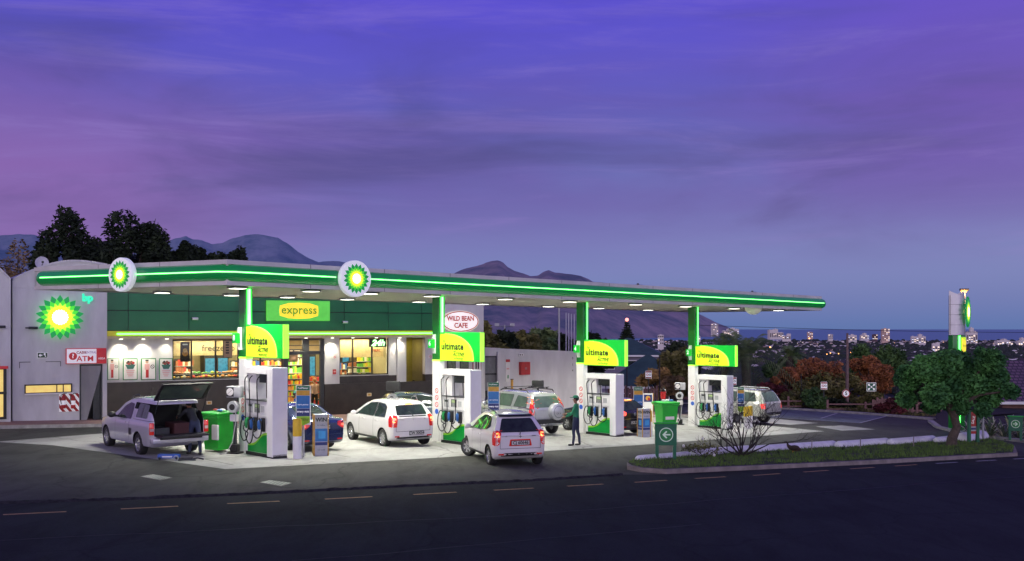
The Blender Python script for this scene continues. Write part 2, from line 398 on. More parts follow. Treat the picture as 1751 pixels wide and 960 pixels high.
M_mtn2 = rockmat('far_mountain_rock', (.05,.07,.12), (.17,.17,.24), (.018,.030,.088))
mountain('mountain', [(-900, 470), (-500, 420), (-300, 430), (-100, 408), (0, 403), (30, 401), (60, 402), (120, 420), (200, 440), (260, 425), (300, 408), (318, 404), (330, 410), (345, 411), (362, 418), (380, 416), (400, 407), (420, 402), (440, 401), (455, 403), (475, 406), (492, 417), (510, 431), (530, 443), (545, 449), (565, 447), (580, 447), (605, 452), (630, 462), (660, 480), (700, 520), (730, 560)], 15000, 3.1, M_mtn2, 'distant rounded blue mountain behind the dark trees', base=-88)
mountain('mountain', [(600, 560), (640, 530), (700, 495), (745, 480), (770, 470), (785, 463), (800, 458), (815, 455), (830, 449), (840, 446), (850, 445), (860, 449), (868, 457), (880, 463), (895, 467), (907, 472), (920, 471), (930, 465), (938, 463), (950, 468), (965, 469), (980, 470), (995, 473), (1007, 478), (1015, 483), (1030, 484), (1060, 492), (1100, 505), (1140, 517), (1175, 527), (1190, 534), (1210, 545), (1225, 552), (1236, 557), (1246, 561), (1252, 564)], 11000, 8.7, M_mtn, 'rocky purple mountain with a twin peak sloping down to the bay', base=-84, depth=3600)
# ---------------------------------------------------------------- world
w = bpy.data.worlds.new('World'); scene.world = w; w.use_nodes = True
N = w.node_tree.nodes; L = w.node_tree.links; N.clear()
out = N.new('ShaderNodeOutputWorld')
sky = N.new('ShaderNodeTexSky'); sky.sky_type = 'NISHITA'; sky.sun_disc = False; sky.sun_elevation = R(1.0); sky.sun_rotation = R(250)
bg0 = N.new('ShaderNodeBackground'); bg0.inputs[1].default_value = .05; L.new(sky.outputs[0], bg0.inputs[0])
tc = N.new('ShaderNodeTexCoord'); sp = N.new('ShaderNodeSeparateXYZ'); L.new(tc.outputs['Generated'], sp.inputs[0])
ramp = N.new('ShaderNodeValToRGB'); L.new(sp.outputs[2], ramp.inputs[0])
stops = [(0.0, '5d76ac'), (.012, '6078b0'), (.05, '687bb8'), (.09, '6c78bc'), (.135, '6069b6'), (.19, '5553ae'), (.25, '5048bc'), (.31, '4a3cc8'), (.45, '3a309a'), (.8, '282c50')]
els = ramp.color_ramp.elements
while len(els) < len(stops): els.new(.5)
for e, (p, c) in zip(els, stops): e.position = p; e.color = lin(c)
def noise_node(scale, vec, detail=6, rough=.6, dist=0):
    mp = N.new('ShaderNodeMapping'); mp.inputs['Scale'].default_value = vec; L.new(tc.outputs['Generated'], mp.inputs[0])
    n = N.new('ShaderNodeTexNoise'); n.inputs['Scale'].default_value = scale; n.inputs['Detail'].default_value = detail; n.inputs['Roughness'].default_value = rough; n.inputs['Distortion'].default_value = dist
    L.new(mp.outputs[0], n.inputs[0]); return n
def rr(src, a, b, ca=0, cb=1):
    r = N.new('ShaderNodeMapRange'); r.inputs[1].default_value = a; r.inputs[2].default_value = b; r.inputs[3].default_value = ca; r.inputs[4].default_value = cb; r.interpolation_type = 'SMOOTHSTEP'; L.new(src, r.inputs[0]); return r.outputs[0]
def math_(op, a, b):
    n = N.new('ShaderNodeMath'); n.operation = op
    for i, v in enumerate((a, b)):
        if isinstance(v, (int, float)): n.inputs[i].default_value = v
        else: L.new(v, n.inputs[i])
    return n.outputs[0]
def mixc(f, a, col, mode='MIX'):
    n = N.new('ShaderNodeMixRGB'); n.blend_type = mode
    if isinstance(f, float): n.inputs[0].default_value = f
    else: L.new(f, n.inputs[0])
    L.new(a, n.inputs[1]); n.inputs[2].default_value = lin(col); return n.outputs[0]
# soft purple veil, stronger in the middle heights
veil = rr(noise_node(1.6, (1, 1, 5), 5, .55, .4).outputs[0], .40, .66)
hgt = math_('MULTIPLY', rr(sp.outputs[2], .04, .14), rr(sp.outputs[2], .33, .19))
c = mixc(math_('MULTIPLY', math_('MULTIPLY', veil, hgt), .62), ramp.outputs[0], '5c409c')
# magenta glow low at the west side and high in the east
leftm = rr(sp.outputs[0], -.12, -.42)
c = mixc(math_('MULTIPLY', math_('MULTIPLY', leftm, rr(sp.outputs[2], .27, .14)), .66), c, '8852a8')
rightm = math_('MULTIPLY', rr(sp.outputs[0], .12, .42), rr(sp.outputs[2], .08, .2))
c = mixc(math_('MULTIPLY', rightm, .62), c, '6638ac')
# thin streaks
st = rr(noise_node(3.2, (1, 1.2, 9), 9, .66, .7).outputs[0], .47, .74)
c = mixc(math_('MULTIPLY', math_('MULTIPLY', st, rr(sp.outputs[2], .03, .12)), .34), c, '8c74c6')
dk = rr(noise_node(2.2, (1, 1, 4.5), 7, .55, .6).outputs[0], .46, .74)
c = mixc(math_('MULTIPLY', math_('MULTIPLY', dk, rr(sp.outputs[2], .05, .13)), .74), c, '38317c')
bl = math_('MULTIPLY', rr(sp.outputs[2], .20, .33), rr(sp.outputs[0], -.55, .0))
c = mixc(math_('MULTIPLY', bl, .30), c, '5a44d0')
# bright glow added low in the sky behind the camera to light facing fronts
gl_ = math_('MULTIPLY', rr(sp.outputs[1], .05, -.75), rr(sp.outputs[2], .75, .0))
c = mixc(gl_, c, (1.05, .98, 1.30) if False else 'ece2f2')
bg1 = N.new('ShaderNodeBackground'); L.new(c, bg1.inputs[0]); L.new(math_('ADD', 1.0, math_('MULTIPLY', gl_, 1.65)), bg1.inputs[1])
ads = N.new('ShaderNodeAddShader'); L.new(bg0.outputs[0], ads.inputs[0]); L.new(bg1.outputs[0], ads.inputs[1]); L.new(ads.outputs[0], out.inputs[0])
# ---------------------------------------------------------------- camera, sun
cam = bpy.data.cameras.new('camera'); co = bpy.data.objects.new('camera', cam); COL.objects.link(co)
co.location = (0, 0, CAMZ); co.rotation_euler = (R(90), 0, 0)
cam.sensor_width = 36; cam.lens = F/1751*36; cam.shift_y = (HY-480)/1751; cam.clip_start = .3; cam.clip_end = 120000
scene.camera = co
sun = bpy.data.lights.new('sun', 'SUN'); sun.energy = .12; sun.angle = R(12); sun.color = (1, .75, .85)
so = bpy.data.objects.new('sun', sun); COL.objects.link(so); so.rotation_euler = (R(80), 0, R(-60))
scene.view_settings.view_transform = 'Standard'; scene.view_settings.look = 'None'; scene.view_settings.exposure = 0
# ================================================================ emblem (sun flower of pointed petals)
def emblem_mats(tag_, e):
    cols = [(.0,.25,.05), (.05,.55,.03), (.42,.80,.03), (.95,.80,.02), (1,.97,.70)]
    return [mat('%s_petal_%d' % (tag_, i), c, .4, emis=c, es=e*k, var=0) for i, (c, k) in enumerate(zip(cols, (.8, 1, 1.15, 1.5, 2.4)))]
def emblem(name, parent, Mx, r, e, label=None, thick=.03, n=18, grp=None):
    """petals in five nested rings; Mx takes a flat (x, z) disc facing -y to its place"""
    ms = emblem_mats('glow' if e > 1 else 'plain', e); mb = MB()
    for ring, (ro, ri, off) in enumerate(((1, .66, 0), (.82, .52, .5), (.66, .40, 0), (.52, .31, .5))):
        y = -thick-ring*.004*max(r, .6)
        for k in range(n):
            a0 = 2*math.pi*(k+off)/n; h = math.pi/n
            P = lambda rad, a: (rad*r*math.sin(a), y, rad*r*math.cos(a))
            mb.face([Mx@Vector(p) for p in (P(ri*.2, a0), P(ri, a0-h), P((ro+ri)/2, a0-h*.78), P(ro, a0), P((ro+ri)/2, a0+h*.78), P(ri, a0+h))], ms[ring])
            if ring == 0:
                pts = [P(ri, a0-h), P((ro+ri)/2, a0-h*.78), P(ro, a0), P((ro+ri)/2, a0+h*.78), P(ri, a0+h)]
                for a, b in zip(pts[:-1], pts[1:]):
                    mb.face([Mx@Vector(p) for p in (a, b, (b[0], 0, b[2]), (a[0], 0, a[2]))], ms[0])
    yy = -thick-.02*max(r, .6)
    mb.face([Mx@Vector((r*(.30+.05*(i % 2))*math.sin(math.pi*i/n), yy, r*(.30+.05*(i % 2))*math.cos(math.pi*i/n))) for i in range(2*n)], ms[4])
    return mb.build(name, parent, label=label, group=grp)
I4 = Matrix.Identity(4)
# ================================================================ canopy
zs = lambda u: 5.27-.0097*(u+1.9)       # underside height along the row
cA, cE = uv(-1.9, -2.4), uv(32.0, -2.4)
cB = Vector((-15.65, 33.1, 0)); cC = uv(-4.55, 6.0); cD = uv(32.0, 6.0)
def uof(p): return (p.x-OX)*UX+(p.y-OY)*UY
def zsp(p): return zs(uof(p))
canopy = empty('canopy', Vector((0, 0, 0)), 0, 'long white filling station canopy edged with a glowing green tube', 'canopy')
M_can = mat('canopy_white', (.62,.60,.60), .5, var=.14, vs=.9)
M_soff = mat('soffit_panel', (.55,.53,.45), .45, var=.06, vs=2)
M_tube = mat('green_tube', (.01,.22,.06), .22, var=.05, coat=.4, emis=(.0,.30,.04), es=.22)  # neon's light on the tube put into the material as faint emission
out = [cA, cE, cD, cC, cB]
mb = MB()
mb.face([(p.x, p.y, zsp(p)+.03) for p in reversed(out)], M_soff)
mb.build('soffit', canopy)
mb = MB()
for v in [x*.6-2.1 for x in range(14)]:
    a, b = uv(-1.5-(v+2.4)*.55, v), uv(31.9, v); d = Vector((VX, VY, 0))*.012
    mb.face([(p.x, p.y, zsp(p)+.025) for p in (a-d, a+d, b+d, b-d)], mat('soffit_seam', (.2,.2,.18), .6, var=0))
mb.build('soffit_seam', canopy)
mb = MB(); mb.face([(p.x, p.y, zsp(p)+.66) for p in out], M_lgrey); mb.build('deck', canopy)
def fascia(pts, name):
    """white fascia: two white bands with the green tube bulging between them"""
    mb = MB(); n = len(pts)
    for i in range(n-1):
        a, b = pts[i], pts[i+1]; d = (b-a); d.z = 0; d.normalize(); nrm = Vector((d.y, -d.x, 0))
        for (z0, z1, o) in ((0, .12, .0), (.12, .62, -.05), (.62, .75, 0)):
            A, B_ = a+nrm*o, b+nrm*o
            mb.face([(A.x, A.y, zsp(a)+z0), (B_.x, B_.y, zsp(b)+z0), (B_.x, B_.y, zsp(b)+z1), (A.x, A.y, zsp(a)+z1)], M_can)
            A2, B2 = a-nrm*.15, b-nrm*.15
            mb.face([(A.x, A.y, zsp(a)+z1), (B_.x, B_.y, zsp(b)+z1), (B2.x, B2.y, zsp(b)+z1), (A2.x, A2.y, zsp(a)+z1)], M_can)
            mb.face([(A.x, A.y, zsp(a)+z0), (A2.x, A2.y, zsp(a)+z0), (B2.x, B2.y, zsp(b)+z0), (B_.x, B_.y, zsp(b)+z0)], M_can)
    return mb.build(name, canopy)
fascia([cB, cA, cE, cD, cC, cB], 'fascia')
mb = MB(); M_seam = mat('fascia_seam', (.16,.15,.16), .6, var=0)
for (a, b) in ((cA, cE), (cB, cA)):
    d = (b-a); d.z = 0; L_ = d.length; d.normalize(); nrm = Vector((d.y, -d.x, 0)); k_ = int(L_/3)
    for i in range(1, k_+1):
        p = a+d*(L_*i/(k_+1))
        for z0, z1 in ((.004, .118), (.625, .745)):
            q = p+nrm*.004; mb.face([(q.x-d.x*.012, q.y-d.y*.012, zsp(p)+z0), (q.x+d.x*.012, q.y+d.y*.012, zsp(p)+z0), (q.x+d.x*.012, q.y+d.y*.012, zsp(p)+z1), (q.x-d.x*.012, q.y-d.y*.012, zsp(p)+z1)], M_seam)
mb.build('fascia_seam', canopy)
for u in (17.6, 26.4):
    p = uv(u, -1.8); mb = MB(); mb.box(-.22, .22, -.1, .1, 0, .14, M_dgrey, bev=.02); mb.tube([(0, 0, .14), (0, 0, .2)], .05, M_dgrey, 8); mb.build('roof_vent', canopy, loc=(p.x, p.y, zs(u)+.665), rz=R(43))
def inter(a, b, t): return a+(b-a)*t
def tubeline(path, name, mname, r, zc, off, cap=True, m=None, round_end=False):
    mb = MB(); k = len(path); sec = 14; vs = []
    for i, p in enumerate(path):
        if 0 < i < k-1:
            d1 = (p-path[i-1]); d2 = (path[i+1]-p); d1.z = d2.z = 0; d1.normalize(); d2.normalize()
            n1, n2 = Vector((d1.y, -d1.x, 0)), Vector((d2.y, -d2.x, 0)); nn = (n1+n2).normalized(); sc = 1/max(nn.dot(n1), .3)
        else:
            d = (path[1]-path[0]) if i == 0 else (path[-1]-path[-2]); d.z = 0; d.normalize(); nn = Vector((d.y, -d.x, 0)); sc = 1
        rad = r
        for j in range(sec+1):
            t = -math.pi/2+math.pi*j/sec
            vs.append(p+nn*(off+rad[0]*math.cos(t))*sc+Vector((0, 0, zsp(p)+zc+rad[1]*math.sin(t))))
    W = sec+1
    mb.mesh(vs, [(i*W+j, (i+1)*W+j, (i+1)*W+j+1, i*W+j+1) for i in range(k-1) for j in range(sec)], m)
    if cap:
        for (i, s) in ((0, -1), (k-1, 1)):
            d = (path[1]-path[0]) if i == 0 else (path[-1]-path[-2]); d.z = 0; d = d.normalized()*s
            base = vs[i*W:(i+1)*W]; rows = [base]
            c0 = path[i]+Vector((0, 0, zsp(path[i])+zc))
            for q in range(1, 5):
                a = math.pi/2*q/4
                rows.append([c0+(p-c0)*math.cos(a)+d*(r[1]*.9*math.sin(a)) for p in base])
            pv = [p for row in rows for p in row]
            mb.mesh(pv, [(q*W+j, q*W+j+1, (q+1)*W+j+1, (q+1)*W+j) for q in range(4) for j in range(sec)], m)
    return mb.build(name, canopy, smooth=True)
# left piece, corner piece and long piece of the tube
dBA = (cA-cB).normalized(); dAE = (cE-cA).normalized()
LBA = (cA-cB).length
hb = .40                                     # where the emblem disc sits on the side
e0 = cB+dBA*(LBA*.50)
arc = [cA-dBA*.6, cA-dBA*.25+Vector((0,0,0)), cA+dAE*.25, cA+dAE*.6]
d1 = uv(2.36-.52, -2.4); d2 = uv(2.36+.52, -2.4)
for nm, path in (('tube', [cB+dBA*.05, e0-dBA*.36]), ('tube', [e0+dBA*.44]+arc+[d1]), ('tube', [d2, cE])):
    tubeline(path, nm, '', (.26, .255), .37, -.06, m=M_tube)
    q = list(path); q[0] = q[0]+(q[1]-q[0]).normalized()*.12; q[-1] = q[-1]-(q[-1]-q[-2]).normalized()*.12
    tubeline(q, 'neon_line', '', (.02, .022), .385, .19, m=M_neon)
    tubeline(q, 'neon_core', '', (.012, .010), .385, .205, m=M_neonc)
M_disc = mat('lit_disc_face', (.8,.8,.82), .4, emis=(.75,.78,.85), es=.35, var=0)
def disc(center, nrm, r, label):
    rz = math.atan2(nrm.x, -nrm.y)
    M = Matrix.Translation(center)@Matrix.Rotation(rz, 4, 'Z')
    e = empty('round_sign', center, rz, label, 'sign')
    mb = MB(); mb.lathe([(0, .10), (r*.96, .10), (r, .07), (r, -.07), (r*.97, -.10), (0, -.10)], M_disc, axis='y', n=48)
    mb.build('disc', e, smooth=True)
    emblem('sun_emblem', e, Matrix.Translation((0, -.10, 0)), r*.83, .7, thick=.012)
nAE = Vector((-VX, -VY, 0)).normalized(); nBA = Vector((dBA.y, -dBA.x, 0)).normalized()
pc = uv(2.36, -2.4)+nAE*.30; pc.z = zs(2.36)+.36
disc(pc, nAE, .585, 'round white sign with a green and yellow sun emblem on the long canopy front')
pc = e0+dBA*.1+nBA*.30; pc.z = zsp(e0)+.38
disc(pc, nBA, .53, 'round white sign with a green and yellow sun emblem on the short canopy end')
# hemisphere fitting and downlights
mb = MB(); p = uv(26.8, -1.6); mb.ball((p.x, p.y, zs(26.8)+.03), .42, mat('globe_cover', (.7,.7,.6), .4, emis=(.7,.7,.5), es=.15), sc=(1, 1, .8), n=20)
mb.build('dome_fitting', smooth=True, label='large pale dome fitted under the far end of the canopy', cat='light fitting')
M_lamp = mat('lamp_lens', (1,1,.9), .4, emis=(1,.97,.80), es=6, var=0)
lamps = []
for v in (-1.35, 4.0):
    for u in (-1.0, 1.6, 3.9, 6.6, 10.2, 13.8, 18.0, 21.6, 25.5, 29.5): lamps.append((u, v))
first = None
for (u, v) in lamps:
    p = uv(u, v); z = zs(u)+.02
    if first is None:
        first = empty('ceiling_lamp', (p.x, p.y, z), R(43.4), 'flat square downlight set in the canopy underside', 'lamp', 'downlights under the canopy')
        mb = MB(); mb.box(-.24, .24, -.24, .24, -.06, .0, M_grey, bev=.01); mb.build('housing', first)
        mb = MB(); mb.box(-.19, .19, -.19, .19, -.068, -.055, M_lamp); mb.build('lens', first); o = first
    else:
        o = copy_tree(first); o.location = (p.x, p.y, z)
    l = bpy.data.lights.new('downlight', 'SPOT'); l.energy = 950; l.spot_size = R(148); l.spot_blend = .7; l.shadow_soft_size = .22; l.color = (1, .98, .86)
    lo = bpy.data.objects.new('downlight', l); COL.objects.link(lo); lo.location = (p.x, p.y, z-.12); lo['kind'] = 'helper'
# ================================================================ columns, pumps
M_red2 = mat('decal_red', (.6,.03,.03), .5, var=0); M_blue2 = mat('decal_blue', (.02,.10,.5), .5, var=0)
def prohibition(mb, x, y, z, r, m):
    """ring with a bar, on a face looking to -y"""
    n = 16
    for i in range(n):
        a0, a1 = 2*math.pi*i/n, 2*math.pi*(i+1)/n
        mb.face([(x+r*math.cos(a0), y, z+r*math.sin(a0)), (x+r*math.cos(a1), y, z+r*math.sin(a1)), (x+r*.72*math.cos(a1), y, z+r*.72*math.sin(a1)), (x+r*.72*math.cos(a0), y, z+r*.72*math.sin(a0))], m)
    mb.face([(x-r*.6, y, z+r*.45), (x-r*.45, y, z+r*.6), (x+r*.6, y, z-r*.45), (x+r*.45, y, z-r*.6)], m)
def column(k, num):
    u = 8*k; g0 = uvg(u, 0); top = zs(u)+.03-g0.z; gt = 3.06-.035*k*1.0-g0.z
    zt = [3.06, 2.80, 2.49, 2.20][k]-g0.z
    e = empty('canopy_column', g0, R(-46.6), ['first', 'second', 'third', 'fourth'][k]+' green and white canopy column from the shop end, number sign %s' % num, 'column', 'canopy columns')
    mb = MB(); mb.box(-.2, .2, -.135, .135, 0, zt, M_pumpw, bev=.01); mb.build('lower_post', e)
    mb = MB(); mb.box(-.2, .2, -.135, .135, zt+.002, top, M_green, bev=.008); mb.build('upper_post', e)
    mb = MB(); mb.box(-.205, .205, -.14, .14, zt-.03, zt+.03, M_limeE); mb.build('trim_band', e)
    h0 = zt+.95 if k > -1 else 0
    mb = MB()
    if k < 2: mb.box(.202, .24, -.06, .06, zt+1.0, top-.02, M_neon); 
    mb.box(.202, .235, .075, .115, zt+1.0, top-.02, M_neon if k > 1 else M_greene)
    mb.build('neon_strip', e)
    if k < 2:
        mb = MB(); mb.box(.24, .246, -.022, .022, zt+1.0, top-.02, M_neonc); mb.build('neon_core', e)
    # decals on the lower post
    mb = MB()
    for i, z in enumerate((1.92, 1.66, 1.40)): prohibition(mb, .07, -.139, z, .10, M_red2)
    mb.build('warning_decal', e)
    mb = MB(); mb.lathe([(0, -.141), (.10, -.141), (.10, -.135)], M_blue2, axis='y', c=(.07, 0, 1.14), n=16); mb.build('information_decal', e)
    # wedge with the pump number
    zc = zt+.62
    mb = MB(); mb.prism([(-.03, zc-.36), (-.03, zc+.36), (.02, zc+.36), (.02, zc-.36)], -.137, -.139, M_pumpw)
    mb.prism([(-.12, zc-.14), (-.12, zc+.14), (-.05, zc+.36), (-.02, zc+.36), (-.02, zc-.36), (-.05, zc-.36)], -.25, -.14, M_pumpw); mb.build('number_holder', e)
    mb = MB(); mb.box(-.13, .10, -.40, -.255, zc-.15, zc+.17, M_greene); mb.build('number_plate', e)
    textobj('number', num, .25, M_txw, e, (-.015, -.408, zc+.01), bold=.008, ext=.003)
    return e
M_bay = mat('pump_recess', (.25,.26,.24), .6)
M_scr = mat('pump_display', (.02,.03,.03), .3)
M_lcd = mat('display_lcd', (.25,.35,.15), .4, emis=(.4,.5,.25), es=.3)
M_wave = mat('wave_green', (.0,.30,.04), .3, var=.05); M_wave2 = mat('wave_lime', (.30,.70,.03), .35, var=.05)
M_nozb = mat('nozzle_blue', (.02,.12,.40), .4); M_nozg = mat('nozzle_green', (.02,.30,.08), .4)
def pump(k):
    zt = 0
    g0 = uvg(8*k, 0)
    e = empty('fuel_pump', g0, R(-46.6), 'white fuel pump with three looped black hoses at the %s canopy column from the shop' % ['first', 'second', 'third', 'fourth'][k], 'fuel pump', 'fuel pumps')
    H = [2.80, 2.76, 2.62, 2.56][k]
    x0, x1, y0, y1 = .45, 2.15, -.27, .27
    mb = MB(); mb.box(x0, x1, y0+.03, y1-.03, 0, .12, M_black); mb.build('plinth', e)
    mb = MB(); mb.box(x0, x1-.32, y0+.06, y1-.06, .12, 1.36, M_pumpw); mb.box(x0, x0+.10, y0, y1, .12, H, M_pumpw, bev=.015)
    mb.box(x1-.34, x1, y0, y1, .05, H, M_pumpw, bev=.025); mb.box(x0+.10, x1-.34, y0, y1, H-.22, H-.005, M_pumpw, bev=.01)
    mb.box(x0+.10, x0+.55, y0+.10, y1-.1, 1.36, H-.22, M_pumpw); mb.build('cabinet', e)
    mb = MB(); mb.box(x0+.11, x1-.35, y0+.01, y1-.01, 1.26, 1.74, M_pumpw, bev=.015); mb.box(x0+.1, x1-.34, y0-.02, y1+.02, 1.745, 1.775, M_dgrey); mb.build('display_head', e)
    mb = MB(); mb.box(x0+.62, x0+.92, y0-.004, y0+.03, 1.38, 1.66, M_scr); mb.box(x0+.66, x0+.88, y0-.008, y0, 1.53, 1.63, M_lcd)
    for i in range(3):
        for j in range(3): mb.box(x0+.67+i*.075, x0+.72+i*.075, y0-.009, y0, 1.39+j*.045, 1.42+j*.045, M_lgrey)
    mb.build('display', e)
    mb = MB(); mb.box(x0+.2, x0+.5, y0-.003, y0+.02, 1.36, 1.66, M_lgrey); mb.box(x0+.25,x0+.45,y0-.006,y0-.003,1.55,1.62,M_txd); mb.build('price_card', e)
    mb = MB(); mb.box(x0+1.0, x0+1.2, y0-.003, y0+.02, 1.40, 1.60, M_lgrey); mb.build('card_slot', e)
    # green wave along the foot
    pts = [(x0+.11, .13)]+[(x0+.11+1.24*t/16, .30+.42/(1+math.exp(-(t/16-.55)*9))) for t in range(17)]+[(x1-.35, .13)]
    mb = MB(); mb.prism([(a, b+.07 if i not in (0, len(pts)-1) else b) for i, (a, b) in enumerate(pts)], y0+.056, y0+.05, M_wave2)
    mb.prism(pts, y0+.052, y0+.042, M_wave); mb.build('wave_panel', e)
    # nozzles with boots
    spots = [(x0+.30, M_nozg, -1), (x0+.62, M_nozb, 1), (x0+1.10, M_nozb, 1)]
    for i, (x, m, s) in enumerate(spots):
        mb = MB(); mb.box(x-.085, x+.085, y0-.02, y0+.06, .80, 1.22, M_black, bev=.02)
        mb.tube([(x, y0-.06, 1.18), (x+.02, y0-.13, 1.12), (x+.04, y0-.14, .98), (x+.03, y0-.12, .88)], [.045, .055, .05, .035], m, 8)
        mb.tube([(x-.02, y0-.05, 1.20), (x-.05, y0-.17, 1.02), (x+.02, y0-.15, .90)], .014, M_black, 6)
        mb.build('nozzle', e, smooth=True)
        hx = [x0+.16, x0+.44, x0+.92][i]
        lx = x-.22 if i == 0 else x+(.12 if i == 1 else .22)
        lo = [.48, .42, .62][i]
        mb = MB()
        path = [(hx+.10, y0-.03, H-.28), (hx, y0-.08, H-.40), (hx-.01, y0-.08, 2.05), (hx+.05, y0-.09, 1.5), (hx+.11, y0-.13, 1.15), (hx+.16, y0-.22, .85)]
        n = 12
        cx_ = (hx+.16+x+.03)/2
        for q in range(1, n):
            a = math.pi*q/n; r = .24 if i != 2 else .26
            path.append((x+.02-math.cos(a)*r*s*(1), y0-.20, .85-math.sin(a)*(.85-lo)))
        path += [(x+.02+.24*s*1, y0-.18, 1.0), (x+.12*s, y0-.16, 1.22), (x+.03, y0-.14, 1.20)]
        # smooth path
        sm = []
        for a, b, c, d in zip([path[0]]+path[:-2], path[:-1], path[1:], path[2:]+[path[-1]]):
            for t in (0, .33, .66):
                sm.append(tuple(.5*((2*b[j])+(-a[j]+c[j])*t+(2*a[j]-5*b[j]+4*c[j]-d[j])*t*t+(-a[j]+3*b[j]-3*c[j]+d[j])*t**3) for j in range(3)))
        sm.append(path[-1])
        mb.tube(sm, .019, M_rub, 6); mb.build('hose', e, smooth=True)
    # hose tops hanging in the upper bay (far side)
    for hx in (x0+.72, x0+.95, x0+1.14):
        mb = MB(); mb.tube([(hx, y1-.1, H-.26), (hx, y1-.06, H-.45), (hx+.03, y1-.06, 1.78)], .019, M_rub, 6); mb.ball((hx, y1-.1, H-.36), .03, M_pumpw, n=8); mb.build('hose', e)
    mb = MB(); mb.box(x0+.56, x1-.36, y0+.2, y1-.12, H-.50, H-.22, M_scr); mb.build('hose_rail', e)
    return e
def topper(k):
    g0 = uvg(8*k, 0)
    zb, ztp = [(3.08, 4.13), (2.79, 3.86), (2.42, 3.52), (2.20, 3.20)][k]
    zb -= g0.z; ztp -= g0.z
    e = empty('topper_sign', g0+Vector((0, 0, 0)), R(-46.6), 'lit green and lime "ultimate" sign above the %s pump from the shop' % ['first', 'second', 'third', 'fourth'][k], 'sign', 'signs above the pumps')
    X1 = 2.48
    mb = MB(); mb.box(.21, X1, -.10, .10, zb, ztp, M_greene, bev=.012); mb.build('sign_box', e)
    # lime field bounded by a falling curve
    h = ztp-zb; L_ = X1-.21
    curve = [(.21+.02+L_*(.10+.72*math.sin(t*math.pi/2/14)), zb+.02+(h*.92)*math.cos(t*math.pi/2/14)**.8*1.0) for t in range(15)]
    pts = [(.23, zb+.02)]+[(.23, zb+.02+h*.92)]+curve[0:]
    mb = MB(); mb.prism(pts, -.104, -.108, M_lime); mb.build('lime_field', e)
    mb = MB()
    for t in range(14):
        a, b = curve[t], curve[t+1]; mb.face([(a[0], -.106, a[1]), (b[0], -.106, b[1]), (b[0]+.07, -.106, b[1]+.02), (a[0]+.07, -.106, a[1]+.03)], M_limeE)
    mb.build('lime_curve_edge', e)
    textobj('lettering', 'ultimate', .35, M_txd, e, (.33, -.126, zb+h*.50), ext=.004, bold=.011, align='LEFT', sx=1.0, space=1.10)
    textobj('small_lettering', 'bp', .13, M_txd, e, (.42, -.122, zb+h*.70), ext=.002, align='LEFT')
    textobj('small_lettering', 'with', .10, M_txd, e, (1.02, -.122, zb+h*.34), ext=.002, align='LEFT')
    textobj('small_lettering', 'ACTIVE', .19, M_txd, e, (.98, -.122, zb+h*.23), ext=.002, bold=.004, align='LEFT', shear=.4)
    textobj('small_lettering', 'technology', .12, M_txd, e, (1.05, -.122, zb+h*.10), ext=.002, align='LEFT')
    mb = MB(); mb.box(X1-.002, X1+.012, -.102, .102, zb+.01, ztp-.01, M_limeE); mb.build('edge_light', e)
for k in range(4):
    column(k, '8642'[k]); pump(k); topper(k)
# ================================================================ shop
SW = Vector((.844, .536, 0)); SN = Vector((-.536, .844, 0)); SRZ = math.atan2(.536, .844)
F0 = Vector((-17.8, 43.2, 0))            # start of the shop front
def fs(px, O=F0):                        # distance along the front plane seen at photo column px
    a = (px-CX)/F; return (a*O.y-O.x)/(SW.x-a*SW.y)
def fz(px, py, O=F0):
    s = fs(px, O); y = O.y+SW.y*s; return CAMZ-(py-HY)/F*y
shop = empty('shop_building', F0, SRZ, 'single storey shop with a dark green panelled top and long lit windows', 'shop')
SEND = fs(745)
ZS = fz(350, 649); ZH = fz(350, 581); ZN = 3.62
def spier(x0, x1, m=M_wall, z0=ZS, z1=ZH+.02, y0=0, y1=.3):
    mb = MB(); mb.box(fs(x0), fs(x1), y0, y1, z0, z1, m); return mb
# dado wall
mb = MB(); dz = .0
mb.box(0.02, fs(488), 0, .3, -1, ZS-.03, M_brownt); mb.build('lower_wall', shop)
mb = MB(); mb.box(fs(555), SEND, 0, .3, -2.2, ZS-.40, M_brownt); mb.build('lower_wall', shop)
Z2 = fz(622, 641.5)                      # sill of the second window
mb = MB()
mb.box(0.02, fs(295), 0, .3, ZS-.03, ZH+.05, M_wall)
mb.build('front_wall', shop); mb = MB()
mb.box(fs(555), fs(580.5), 0, .3, Z2-.40, ZH+.05, M_wall)
mb.box(fs(580.5), fs(664.5), 0, .3, Z2-.40, Z2-.04, M_brownt)
mb.box(fs(664.5), fs(693.5), 0, .3, Z2-.05, ZH+.05, M_wall); mb.box(fs(664.5), fs(693.5), 0, .3, Z2-.40, Z2-.052, M_brownt)
mb.box(fs(727), SEND, 0, .3, Z2-.05, ZH+.05, M_wall); mb.box(fs(727), SEND, 0, .3, Z2-.40, Z2-.052, M_brownt)
mb.build('front_wall', shop)
mb = MB(); mb.box(fs(678), fs(693), -.12, -.003, Z2-.4, ZH+.04, M_wall); mb.build('pilaster', shop)
